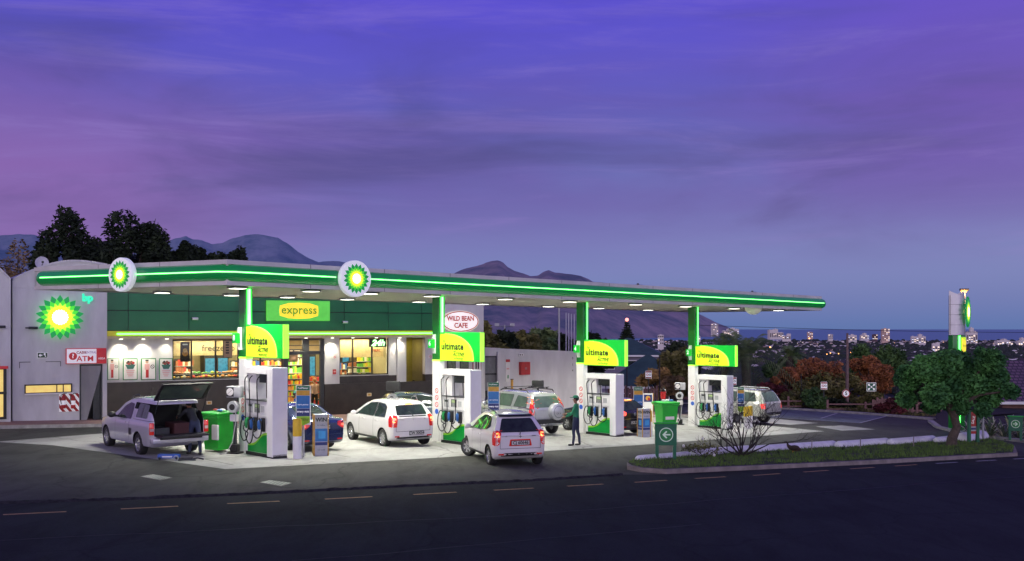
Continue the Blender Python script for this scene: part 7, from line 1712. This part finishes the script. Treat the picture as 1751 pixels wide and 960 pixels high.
# palms
def palm(px, pcrown, pbase, Y, L_, label, nf=34, seed=1):
    X = (px-CX)/F*Y; z0 = CAMZ-(pbase-HY)/F*Y; h = (pbase-pcrown)/F*Y; e = empty('palm_tree', Vector((X, Y, z0)), 0, label, 'palm'); r = random.Random(seed)
    mb = MB(); mb.tube([(0, 0, 0), (.05, 0, h*.5), (0, 0, h)], [.38, .3, .34], M_bark, 10); mb.build('trunk', e, smooth=True)
    V = []; Fc = []
    for i in range(nf):
        az = r.uniform(0, 6.283); el = r.uniform(-.2, 1.25); d = Vector((math.cos(az), math.sin(az), 0)); pts = []; Lf = L_*r.uniform(.8, 1.1)
        for k in range(9):
            t = k/8; pts.append(Vector((0, 0, h))+d*(Lf*t*math.cos(el)*(1-.1*t))+Vector((0, 0, Lf*(math.sin(el)*t-.75*t*t*math.cos(el*.6)))))
        side = d.cross(Vector((0, 0, 1)))
        for k in range(1, 9):
            for q in range(3):
                c = pts[k-1].lerp(pts[k], q/3); T = (pts[k]-pts[k-1]).normalized(); lw = Lf*.17*math.sin(math.pi*min(1, (k+q/3)/8.6)**.8)+.05
                for s in (1, -1):
                    tip = c+side*s*lw*.8+T*lw*.55-Vector((0, 0, lw*.35)); b = len(V); V += [c-T*.035, c+T*.035, tip]; Fc.append((b, b+1, b+2))
    mb = MB(); mb.mesh(V, Fc, L_palm); mb.build('crown', e)
palm(1275, 612, 690, 68, 4.6, 'large drooping palm beyond the pale pickup', 46, 2); palm(1237, 596, 660, 88, 3.6, 'darker palm behind the large drooping one', 30, 3); palm(1350, 610, 680, 84, 2.6, 'small stiff palm between the rust coloured trees', 30, 5)
# right hand thicket
for a in (('broadleaf_tree', 'broad dark green tree rising over the thicket against the town', 1500, 700, 585, 92, 108, L_mid, 14000, .24, 51, .26, 44), ('broadleaf_tree', 'dark bushy tree between the palms and the rust trees', 1345, 690, 602, 90, 70, L_mid, 8000, .24, 52, .4, 14),
          ('autumn_tree', 'rust coloured tree beside the tall pole, first of two', 1390, 706, 604, 72, 112, L_rust, 13000, .14, 53, .27, 42), ('autumn_tree', 'rust coloured tree over the green assembly sign', 1485, 706, 610, 73, 104, L_rust, 12000, .14, 54, .27, 38),
          ('autumn_tree', 'reddish spiky shrub tree next to the large palm', 1345, 700, 628, 70, 60, L_rust, 7000, .14, 55, .4, 14)):
    tree(*a, low=.22, trunk=.14)
for i, a in enumerate(((1400, 704, 632, 69, 90, L_olive, 'olive green bush between the two red and white signs'), (1452, 706, 640, 69.5, 80, L_olive, 'olive bush behind the speed sign pole'), (1390, 705, 664, 66.5, 46, L_mid, 'low bright green bush by the back kerb'), (1318, 700, 652, 69, 70, L_red, 'dark wine shrub beside the pale pickup'), (1525, 718, 684, 63, 52, L_red, 'low dark wine shrub before the broken fence'), (1575, 716, 640, 66, 60, L_dark, 'dark shrub beyond the island tree'), (1350, 700, 672, 67.5, 50, L_olive, 'low olive shrub at the back kerb'), (1430, 708, 680, 67.2, 50, L_dark, 'low dark shrub under the olive bushes'), (1490, 712, 672, 67, 60, L_olive, 'scrubby bush below the assembly sign'))):
    tree('bush', a[6], a[0], a[1], a[2], a[3], a[4], a[5], 2600, .2, 60+i, .45, 12, cat='bush', low=.03, trunk=.06, group='bushes along the back kerb')
# twigs of the half bare rust trees: extra bare branches
def branches(mb, p, d, L_, r, depth, rg, m, spread=.55):
    k = 3; pts = [p]; q = Vector(p)
    for i in range(k):
        d = (d+Vector((rg.uniform(-.18, .18), rg.uniform(-.18, .18), rg.uniform(-.06, .14)))).normalized(); q = q+d*L_/k; pts.append(Vector(q))
    mb.tube(pts, [r, r*.85, r*.7, r*.5], m, 5 if depth > 1 else 4, cap=False)
    if depth > 0:
        for i in range(rg.choice((2, 3, 3))):
            ax = Vector((rg.uniform(-1, 1), rg.uniform(-1, 1), rg.uniform(-.25, .6))).normalized()
            branches(mb, pts[rg.choice((1, 2, 3))], (d+ax*spread*1.3).normalized(), L_*rg.uniform(.6, .85), r*.55, depth-1, rg, m, spread)
A = g(1268, 787); A.z += .12
e = empty('bare_shrub', A, 0, 'bare many branched shrub with dark twigs on the island', 'shrub'); rg = random.Random(9)
M_twig = mat('dark_twig', (.022,.014,.013), .8, var=.3)
for i, (dx, dz) in enumerate(((-.75, .75), (-.45, .9), (-.15, 1), (.2, 1), (.5, .85), (.8, .65), (1.0, .5), (-.95, .5))):
    mb = MB(); branches(mb, Vector((0, 0, 0)), Vector((dx*1.1, rg.uniform(-.5, .5), dz)).normalized(), 1.02, .034, 5, rg, M_twig, .46); mb.build('branch', e)
# rose bush
A = g(1205, 790); A.z += .12; e = empty('rose_bush', A, 0, 'small rose bush with pale flowers near the arrow sign', 'shrub'); rg = random.Random(12)
mb = MB()
for dx in (-.9, -.6, -.1, .3, .7): branches(mb, Vector((0, 0, 0)), Vector((dx, rg.uniform(-.4, .4), .6)).normalized(), .42, .012, 2, rg, M_twig, .5)
mb.build('stems', e); leaves([((-.35, 0, .32), (.4, .25, .16)), ((.2, 0, .28), (.35, .25, .2)), ((-.05, 0, .5), (.15, .15, .25))], 420, .06, L_olive, 3, parent=e, mname='leaves')
for (x, z) in ((-.72, .42), (.28, .12), (-.1, .66)): mb = MB(); mb.ball((x, -.15, z), .05, M_paper, n=8); mb.build('flower', e, smooth=True)
# tufts with strap leaves
def strap(e, n, L_, w_, m, rg, up=.5, m2=None, h0=0):
    r = random.Random(rg)
    for grp_, mm in ((0, m), (1, m2)):
        if mm is None: continue
        mb = MB()
        for i in range(n if m2 is None else n//2):
            az = r.uniform(0, 6.283); el = r.uniform(up, 1.4); d = Vector((math.cos(az), math.sin(az), 0)); L2 = L_*r.uniform(.6, 1.1); sd = d.cross(Vector((0, 0, 1))); vs = []
            for k in range(6):
                t = k/5; c = d*(L2*t*math.cos(el))+Vector((0, 0, h0+L2*(math.sin(el)*t-.45*t*t))); ww = w_*(1-t)**.6*(.6+.8*t if t < .4 else 1); vs += [c-sd*ww, c+sd*ww]
            mb.mesh(vs, [(2*k, 2*k+1, 2*k+3, 2*k+2) for k in range(5)], mm)
        mb.build('strap_leaves' if grp_ == 0 else 'pale_leaves', e)
M_strap = mat('strap_leaf', (.03,.055,.02), .6, var=.3); M_ag1 = mat('agave_green', (.10,.15,.08), .6, var=.3); M_ag2 = mat('agave_cream', (.70,.68,.45), .6, var=.3)
for x, y, s, t in ((1240, 786, .32, 'close to the bare shrub'), (1312, 785, .5, 'tall one between the shrub and the duck'), (1441, 776, .4, 'against the joint of two white barrier pieces'), (1330, 783, .3, 'beside the duck'), (1610, 768, .3, 'at the foot of the island tree')):
    A = g(x, y); A.z += .12; e = empty('grass_tuft', A, 0, 'dark tuft of strap leaves, '+t, 'plant', 'tufts on the island'); strap(e, 22, s, .018, M_strap, int(x), .4)
r = random.Random(77)
for i, (x, y, s, t) in enumerate(((1660, 746, 1.5, 'behind the red banner'), (1692, 750, 1.9, 'tallest, behind the plain grey post'), (1716, 752, 1.7, 'just before the small green arrow sign'), (1742, 752, 1.9, 'behind the small green arrow sign'), (1728, 742, 1.8, 'back row, under the tiled roof'), (1672, 740, 1.5, 'back row, beside the island tree'), (1700, 742, 1.7, 'back row, middle'))):
    A = g(x, y); e = empty('striped_agave', A, 0, 'big agave with cream striped leaves, '+t, 'plant', 'striped agaves on the verge'); strap(e, 44, s, .055, M_ag1, 90+i, .15, M_ag2)
# island tree
A = g(1627, 768); A.z += .12; Yt = A.y
e = empty('island_tree', A, 0, 'leafy round crowned tree with a bent trunk on the island', 'tree')
sc_ = Yt/F; ctr = ((1632-1627)*sc_, 0, (768-655)*sc_)
cl = []
for (px, py, rr2) in ((1560, 655, 26), (1578, 635, 30), (1610, 625, 28), (1645, 628, 30), (1680, 622, 28), (1700, 650, 26), (1660, 660, 34), (1620, 665, 34), (1590, 680, 28), (1640, 695, 28), (1690, 685, 24), (1560, 690, 20), (1710, 672, 18), (1605, 702, 18), (1670, 705, 16), (1640, 645, 30), (1548, 640, 14), (1715, 640, 14), (1595, 618, 14), (1672, 608, 12)):
    cl.append((((px-1627)*sc_, r.uniform(-.8, .8), (768-py)*sc_), (rr2*sc_*.86, rr2*sc_*1.05, rr2*sc_*.78)))
mb = MB(); mb.tube([(0, 0, -.2), (.02, 0, .3), (.22, 0, .75), (.12, 0, 1.2), (-.1, 0, 1.7)], [.24, .19, .16, .17, .15], mat('grey_bark', (.12,.09,.07), .9, var=.4, vs=9, bump=.7), 12); mb.build('trunk', e, smooth=True)
mb = MB()
for c in cl[:14]:
    C = Vector(c[0]); mb.tube([(.0, 0, 1.5), Vector((0, 0, 1.6)).lerp(C, .5)+Vector((0, 0, .15)), C], [.10, .06, .02], M_bark, 6)
mb.build('limbs', e, smooth=True); leaves(cl, 36000, .115, L_isl, 8, .5, parent=e, mname='crown', aspect=1.8)
# ---------------------------------------------------------------- houses in the middle distance
M_tileg = mat('green_roof', (.05,.11,.09), .6, var=.2, vs=1, bump=.2); M_tilep = bpy.data.materials.new('mauve_roof_tiles'); M_tilep.use_nodes = True
n_ = M_tilep.node_tree.nodes; l_ = M_tilep.node_tree.links; bk = n_.new('ShaderNodeTexBrick'); bk.inputs['Scale'].default_value = 1.4; bk.inputs['Color1'].default_value = (.12,.08,.11,1); bk.inputs['Color2'].default_value = (.17,.11,.14,1); bk.inputs['Mortar'].default_value = (.035,.025,.04,1); bk.inputs['Mortar Size'].default_value = .06; bk.inputs['Brick Width'].default_value = .5; bk.inputs['Row Height'].default_value = .35
tcf = n_.new('ShaderNodeTexCoord'); l_.new(tcf.outputs['Object'], bk.inputs[0]); l_.new(bk.outputs[0], n_['Principled BSDF'].inputs['Base Color'])
M_brk = mat('pink_brick', (.20,.10,.09), .85, var=.2, vs=3)
def house(px, py_eave, py_ridge, Y, wpx, label, roofm, wallm=M_brk, rz=0, depth=8, hip=True, z0=None, win=True):
    s = Y/F; X = (px-CX)*s; ze = CAMZ-(py_eave-HY)*s; zr = CAMZ-(py_ridge-HY)*s; w_ = wpx*s/2; zb = ze-2.8
    e = empty('house', Vector((X, Y, zb)), rz, label, 'house'); h = ze-zb; rh = zr-zb; d = depth/2
    mb = MB(); mb.box(-w_+.5, w_-.5, -d+.5, d-.5, -3, h, wallm); mb.build('wall', e)
    q = w_*.5 if hip else 0; R1, R2 = (-w_+ (d if hip else 0), 0, rh), (w_-(d if hip else 0), 0, rh)
    if w_ < d+.5: R1, R2 = (-.2, 0, rh), (.2, 0, rh)
    mb = MB(); c = [(-w_, -d, h), (w_, -d, h), (w_, d, h), (-w_, d, h)]
    mb.mesh(c+[R1, R2], [(0, 1, 5, 4), (2, 3, 4, 5), (1, 2, 5), (3, 0, 4), (3, 2, 1, 0)], roofm); rf = mb.build('roof', e)
    mb = MB(); mb.box(-w_, w_, -d-.06, -d-.002, h-.18, h+.02, M_white); mb.build('gutter', rf)
    nt = max(4, int(rh-h)*3)
    if win:
        for x in (-w_*.5, w_*.1, w_*.6):
            mb = MB(); mb.box(x-.6, x+.6, -d+.44, -d+.498, h-1.7, h-.6, M_white); f_ = mb.build('window', e); mb = MB(); mb.box(x-.52, x+.52, -d+.42, -d+.438, h-1.62, h-.68, M_cgl); mb.build('pane', f_)
    return e
house(1108, 657, 607, 92, 150, 'house with a low dark green hipped roof behind the golden bush', M_tileg, rz=R(-8), depth=9)
house(1075, 606, 578, 120, 120, 'second dark green roof rising behind the low hipped one', M_tileg, mat('lilac_wall', (.22,.20,.28), .8), rz=R(-8), depth=9)
house(1800, 682, 617, 74, 250, 'long house with a mauve tiled roof behind the striped agaves', M_tilep, rz=R(-3), depth=7, hip=False)
house(1480, 700, 655, 96, 90, 'grey house almost hidden behind the rust coloured trees', mat('slate_roof', (.06,.06,.08), .7), mat('grey_wall', (.16,.16,.19), .8), rz=R(10))
# poles, wires, signs at the back
def pole(px, ptop, pbase, Y, r, m, name, label, cat='pole', group=None, extra=None):
    s = Y/F; X = (px-CX)*s; z0 = CAMZ-(pbase-HY)*s; z1 = CAMZ-(ptop-HY)*s; e = empty(name, Vector((X, Y, z0)), 0, label, cat, group)
    mb = MB(); mb.tube([(0, 0, -.5), (0, 0, z1-z0)], [r, r*.75], m, 8); mb.build('shaft', e, smooth=True)
    if extra: extra(e, z1-z0, s)
    return e
M_wood = mat('weathered_wood', (.22,.15,.14), .85, var=.2, vs=4)
def five(e, h, s):
    z = h-(673-570)*s; mb = MB(); mb.lathe([(0, -.10), (.27, -.10), (.27, -.07)], M_txw, axis='y', c=(-.12, 0, z), n=24); d = mb.build('speed_disc', e)
    mb = MB()
    for i in range(24):
        a0, a1 = 2*math.pi*i/24, 2*math.pi*(i+1)/24; mb.face([(-.12+.27*q*math.cos(a), -.105, z+.27*q*math.sin(a)) for q, a in ((1, a0), (1, a1), (.76, a1), (.76, a0))], M_red)
    mb.build('red_ring', d); textobj('number', '5', .34, M_txd, d, (-.12, -.108, z), ext=.002, bold=.008)
    mb = MB(); mb.box(-.09, .09, -.03, .12, .0, h-(622-570)*s, M_wood); mb.build('lower_sleeve', e)
pole(1449, 570, 704, 67, .10, M_wood, 'utility_pole', 'tall thin wooden pole carrying a round speed sign with a 5', extra=five)
pole(956, 527, 640, 76, .09, M_grey, 'light_mast', 'tall grey mast behind the end of the yard wall'); pole(863, 556, 640, 90, .09, M_grey, 'tall_lamp', 'thin pale lamp post with a cluster head beyond the cafe block', extra=lambda e, h, s: [MB().build('x') if False else None, (lambda mb: (mb.tube([(-.8, 0, h-.1), (.8, 0, h-.1)], .05, M_grey, 6), mb.box(-.9, -.5, -.1, .1, h-.1, h+.15, M_lgrey), mb.box(.5, .9, -.1, .1, h-.1, h+.15, M_lgrey), mb.build('lamp_heads', e)))(MB())])
for i, x in enumerate((968, 972.5, 977, 982)):
    pole(x, 535+i, 668, 63, .045, mat('vent_pipe', (.5,.5,.55), .5), 'vent_pipe', 'thin white vent pipe in a row of four by the third column', 'pipe', 'thin white vent pipes')
for i, (x, h_) in enumerate(((1072, 620), (1128, 610), (1232, 625), (1288, 630), (1370, 640), (1532, 640))):
    pole(x, h_, 702, 68.5, .05, M_black, 'fence_post', ('dark post rising before the green hipped roof', 'dark post beside the golden bush', 'dark post close to the fourth pump', 'dark post before the large palm', 'dark post by the low bright green bush', 'dark post under the rust coloured tree')[i], 'post', 'dark posts along the back kerb')
def plate_sign(px, py, Y, w_, h_, label, kind):
    s = Y/F; X = (px-CX)*s; z = CAMZ-(py-HY)*s; zb = tz(X, Y); e = empty('notice_sign', Vector((X, Y, zb)), R(-4), label, 'sign'); z -= zb
    mb = MB(); mb.box(-.03, .03, .02, .07, -.3, z, M_dgrey); mb.build('post', e)
    bg = M_txw; mb = MB(); mb.box(-w_/2, w_/2, -.02, .015, z-h_/2, z+h_/2, bg, bev=.005); mb.build('plate', e); mb = MB()
    if kind == 'green':
        mb.box(-w_*.46, w_*.46, -.026, -.021, z-h_*.44, z+h_*.44, M_signg)
        for sx in (-1, 1):
            for sz in (-1, 1): mb.prism([(sx*w_*.12, z+sz*h_*.08), (sx*w_*.36, z+sz*h_*.36), (sx*w_*.36, z+sz*h_*.16), (sx*w_*.20, z+sz*h_*.36)][::1], -.030, -.0265, M_txw)
        plate_cup(mb, 0, -.031, z, w_*.09, M_txw); 
    else:
        mb.box(-w_*.46, w_*.46, -.026, -.021, z+h_*.28, z+h_*.46, M_red); mb.box(-w_*.46, w_*.46, -.026, -.021, z-h_*.46, z-h_*.32, M_red)
        prohibition(mb, -w_*.18, -.027, z, w_*.20, M_red2); prohibition(mb, w_*.22, -.027, z, w_*.18, M_ink)
    mb.build('symbols', e)
plate_sign(1490, 662, 66.5, .62, .58, 'green assembly point sign with white arrows under the rust coloured tree', 'green')
plate_sign(1409, 660, 66.5, .42, .52, 'red and white notice before the olive bushes', 'red'); plate_sign(1254, 652, 66.5, .42, .54, 'red and white notice before the large palm', 'red'); plate_sign(1109, 641, 68, .42, .52, 'red and white notice against the green hipped roof', 'red')
# low broken palings behind the kerb
M_pal = mat('pink_palings', (.30,.17,.15), .85, var=.25)
def fence(px0, px1, pb, Y, h, label, gaps=0, step=.35, tops=True):
    s = Y/F; x0, x1 = (px0-CX)*s, (px1-CX)*s; z = tz((x0+x1)/2, Y); e = empty('low_fence', Vector((x0, Y, z)), 0, label, 'fence'); n = int((x1-x0)/step); rg = random.Random(int(px0))
    mb = MB(); mb.box(0, x1-x0, 0, .06, h*.62, h*.74, M_pal); mb.box(0, x1-x0, 0, .06, h*.2, h*.3, M_pal); mb.build('rails', e); mb = MB()
    for i in range(n+1):
        if rg.random() < gaps: continue
        x = i*step; mb.box(x-.07, x+.07, -.03, -.002, -.2, h*rg.uniform(.85, 1.1), M_pal)
    mb.build('palings', e)
fence(1415, 1500, 700, 65.5, .75, 'low pinkish rail fence behind the parking bays', .75, .5); fence(1496, 1560, 700, 65.8, .95, 'pinkish paling fence with pointed tops beside the wine shrub', .1, .16)
fence(1325, 1370, 700, 66.5, .8, 'broken pinkish wall and rails beside the pale pickup', .3, .3); fence(1560, 1610, 700, 64, 1.1, 'leaning broken fence panel by the island tree', .4, .3)
fence(1060, 1125, 700, 70, 1.1, 'dark railings below the green roofed house', 0, .2)
# overhead cable
mb = MB(); Yc = 90; pts = []
for i in range(21):
    t = i/20; px = 1180+ (2050-1180)*t; py = 556+13*t+5*math.sin(math.pi*t*1.0); pts.append(at(px, py, Yc+t*10))
mb.tube(pts, .022, M_black, 5); mb.build('overhead_cable', label='thin black cable hanging across the bay', cat='cable')
# weeds at the kerb
leaves([((p.x, p.y+.3, gz(p.x, p.y)+.15), (.9, .25, .12)) for p in [g(x, 716-(1600-x)*.076) for x in range(1300, 1590, 14)]], 3000, .10, L_olive, 66, mname='weeds')
tag(bpy.data.objects['weeds'], 'low weeds growing over the back kerb', None, None, 'stuff')
# ---------------------------------------------------------------- town
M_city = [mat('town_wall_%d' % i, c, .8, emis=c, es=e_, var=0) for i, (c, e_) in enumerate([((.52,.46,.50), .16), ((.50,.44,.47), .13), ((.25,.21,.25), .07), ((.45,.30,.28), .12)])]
M_lit = [mat('town_light_%d' % i, c, .5, emis=c, es=e_, var=0) for i, (c, e_) in enumerate([((1,.80,.6), .95), ((1,.5,.18), 3.0), ((.8,.85,1), .7)])]
M_troof = mat('town_roof', (.06,.045,.05), .8, var=0); M_ttree = mat('town_tree', (.035,.050,.038), .9, var=.2, vs=.05)
rg = random.Random(99); mb = MB(); lt = MB(); tr = MB()
def bayfrac(y): return (y/6500)
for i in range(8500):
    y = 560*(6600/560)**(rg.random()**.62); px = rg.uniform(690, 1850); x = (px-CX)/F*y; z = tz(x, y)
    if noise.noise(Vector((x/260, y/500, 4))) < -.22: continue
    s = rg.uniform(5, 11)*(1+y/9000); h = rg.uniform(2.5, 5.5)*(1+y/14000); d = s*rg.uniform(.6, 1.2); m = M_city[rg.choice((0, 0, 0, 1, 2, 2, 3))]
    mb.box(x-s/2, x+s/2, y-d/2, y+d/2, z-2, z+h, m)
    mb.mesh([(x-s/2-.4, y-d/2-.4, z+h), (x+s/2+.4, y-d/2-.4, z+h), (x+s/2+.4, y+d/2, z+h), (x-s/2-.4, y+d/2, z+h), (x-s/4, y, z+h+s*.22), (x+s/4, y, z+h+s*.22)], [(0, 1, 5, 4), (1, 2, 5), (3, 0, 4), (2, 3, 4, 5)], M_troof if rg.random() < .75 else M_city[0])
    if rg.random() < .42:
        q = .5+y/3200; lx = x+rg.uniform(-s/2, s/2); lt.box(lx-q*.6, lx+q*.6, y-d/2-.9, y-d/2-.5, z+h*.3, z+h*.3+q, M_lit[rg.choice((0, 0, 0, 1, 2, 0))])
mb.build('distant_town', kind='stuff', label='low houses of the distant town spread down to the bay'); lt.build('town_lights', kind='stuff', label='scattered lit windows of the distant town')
rs = random.Random(5)
for i in range(5200):
    y = 330*(6400/330)**(rs.random()**.7); px = rs.uniform(680, 1870); x = (px-CX)/F*y; z = tz(x, y); s = rs.uniform(4, 9)*(1+y/5000)
    n = 6; c = [(x+s*rs.uniform(.8, 1.2)*math.cos(6.283*k/n), y+s*math.sin(6.283*k/n), z+s*.25*rs.uniform(.6, 1.3)) for k in range(n)]
    t = [(x+s*.55*rs.uniform(.7, 1.3)*math.cos(6.283*k/n+.3), y+s*.55*math.sin(6.283*k/n+.3), z+s*.75*rs.uniform(.8, 1.2)) for k in range(n)]
    b_ = [(x+s*.8*math.cos(6.283*k/n), y+s*.8*math.sin(6.283*k/n), z-2) for k in range(n)]
    tr.mesh(b_+c+t+[(x, y, z+s*.95)], [(k, (k+1) % n, n+(k+1) % n, n+k) for k in range(n)]+[(n+k, n+(k+1) % n, 2*n+(k+1) % n, 2*n+k) for k in range(n)]+[(2*n+k, 2*n+(k+1) % n, 3*n) for k in range(n)], M_ttree)
tr.build('distant_woods', kind='stuff', label='dark woods and gardens between the houses of the town')
# apartment blocks that stand out
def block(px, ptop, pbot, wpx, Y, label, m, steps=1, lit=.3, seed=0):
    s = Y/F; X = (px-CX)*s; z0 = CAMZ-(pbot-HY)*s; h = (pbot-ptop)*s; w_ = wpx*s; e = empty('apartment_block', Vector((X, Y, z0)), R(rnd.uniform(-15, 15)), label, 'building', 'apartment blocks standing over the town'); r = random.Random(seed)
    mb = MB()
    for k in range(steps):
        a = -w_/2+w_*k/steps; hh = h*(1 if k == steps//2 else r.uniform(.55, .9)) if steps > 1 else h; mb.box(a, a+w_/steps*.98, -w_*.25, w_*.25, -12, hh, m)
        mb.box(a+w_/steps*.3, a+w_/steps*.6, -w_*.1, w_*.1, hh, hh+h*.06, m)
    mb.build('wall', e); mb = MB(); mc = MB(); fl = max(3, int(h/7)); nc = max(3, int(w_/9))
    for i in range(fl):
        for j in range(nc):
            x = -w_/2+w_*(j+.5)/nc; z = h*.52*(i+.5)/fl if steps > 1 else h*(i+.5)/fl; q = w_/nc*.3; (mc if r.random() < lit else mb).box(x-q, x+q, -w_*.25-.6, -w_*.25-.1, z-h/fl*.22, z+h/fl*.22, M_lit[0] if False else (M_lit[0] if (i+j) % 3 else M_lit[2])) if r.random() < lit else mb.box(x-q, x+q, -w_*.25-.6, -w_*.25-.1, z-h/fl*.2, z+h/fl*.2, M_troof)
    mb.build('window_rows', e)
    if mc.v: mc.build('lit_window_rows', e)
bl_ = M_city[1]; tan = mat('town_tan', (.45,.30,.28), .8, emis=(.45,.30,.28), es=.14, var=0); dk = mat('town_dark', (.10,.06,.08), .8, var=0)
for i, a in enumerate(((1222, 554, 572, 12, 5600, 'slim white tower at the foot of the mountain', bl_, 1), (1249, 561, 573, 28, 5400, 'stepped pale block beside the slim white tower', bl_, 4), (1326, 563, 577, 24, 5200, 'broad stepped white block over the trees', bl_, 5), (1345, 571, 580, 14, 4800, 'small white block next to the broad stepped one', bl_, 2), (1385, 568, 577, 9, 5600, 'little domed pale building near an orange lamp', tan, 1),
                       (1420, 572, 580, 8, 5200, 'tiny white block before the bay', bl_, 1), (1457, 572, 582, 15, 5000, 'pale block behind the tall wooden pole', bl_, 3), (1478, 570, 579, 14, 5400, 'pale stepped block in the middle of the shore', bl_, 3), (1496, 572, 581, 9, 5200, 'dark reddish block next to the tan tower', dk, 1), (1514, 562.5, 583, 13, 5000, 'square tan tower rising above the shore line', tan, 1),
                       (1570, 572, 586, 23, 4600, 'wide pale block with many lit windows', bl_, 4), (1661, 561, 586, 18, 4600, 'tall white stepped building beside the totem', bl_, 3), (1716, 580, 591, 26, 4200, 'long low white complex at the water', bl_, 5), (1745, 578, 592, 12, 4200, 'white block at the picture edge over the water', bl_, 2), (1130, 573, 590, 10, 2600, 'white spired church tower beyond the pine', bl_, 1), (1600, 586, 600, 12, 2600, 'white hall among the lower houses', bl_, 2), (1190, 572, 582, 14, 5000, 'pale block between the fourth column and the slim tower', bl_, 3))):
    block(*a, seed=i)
# orange street lights of the town
for i, (px, py, Y) in enumerate(((1384, 579, 2500), (1317, 594, 1400), (1434, 605, 800), (1455, 603, 820), (1414, 606, 760), (1420, 604, 790), (1512, 611, 700))):
    p = at(px, py, Y); mb = MB(); s = Y/F; zb = tz(p.x, p.y)
    e = empty('town_lamp', p, 0, ('orange lamp high in the town under the domed building', 'wide orange glow of lamps below the broad stepped block', 'orange lamp just over the rust coloured trees', 'orange lamp beside the tall wooden pole', 'lower orange lamp over the rust coloured trees', 'twin orange lamp over the rust coloured trees', 'small orange lamp above the broad green tree')[i], 'street lamp', 'orange lamps of the town')
    mb.ball((0, 0, 0), s*(1.1 if i < 2 else .8), mat('town_sodium', (1,.5,.15), .4, emis=(1,.42,.10), es=5, var=0), n=8); mb.build('bulb', e, smooth=True)
    mb = MB(); mb.tube([(0, 0, -(p.z-zb)), (0, 0, -s*.5)], s*.12, M_dgrey, 4); mb.build('pole', e)
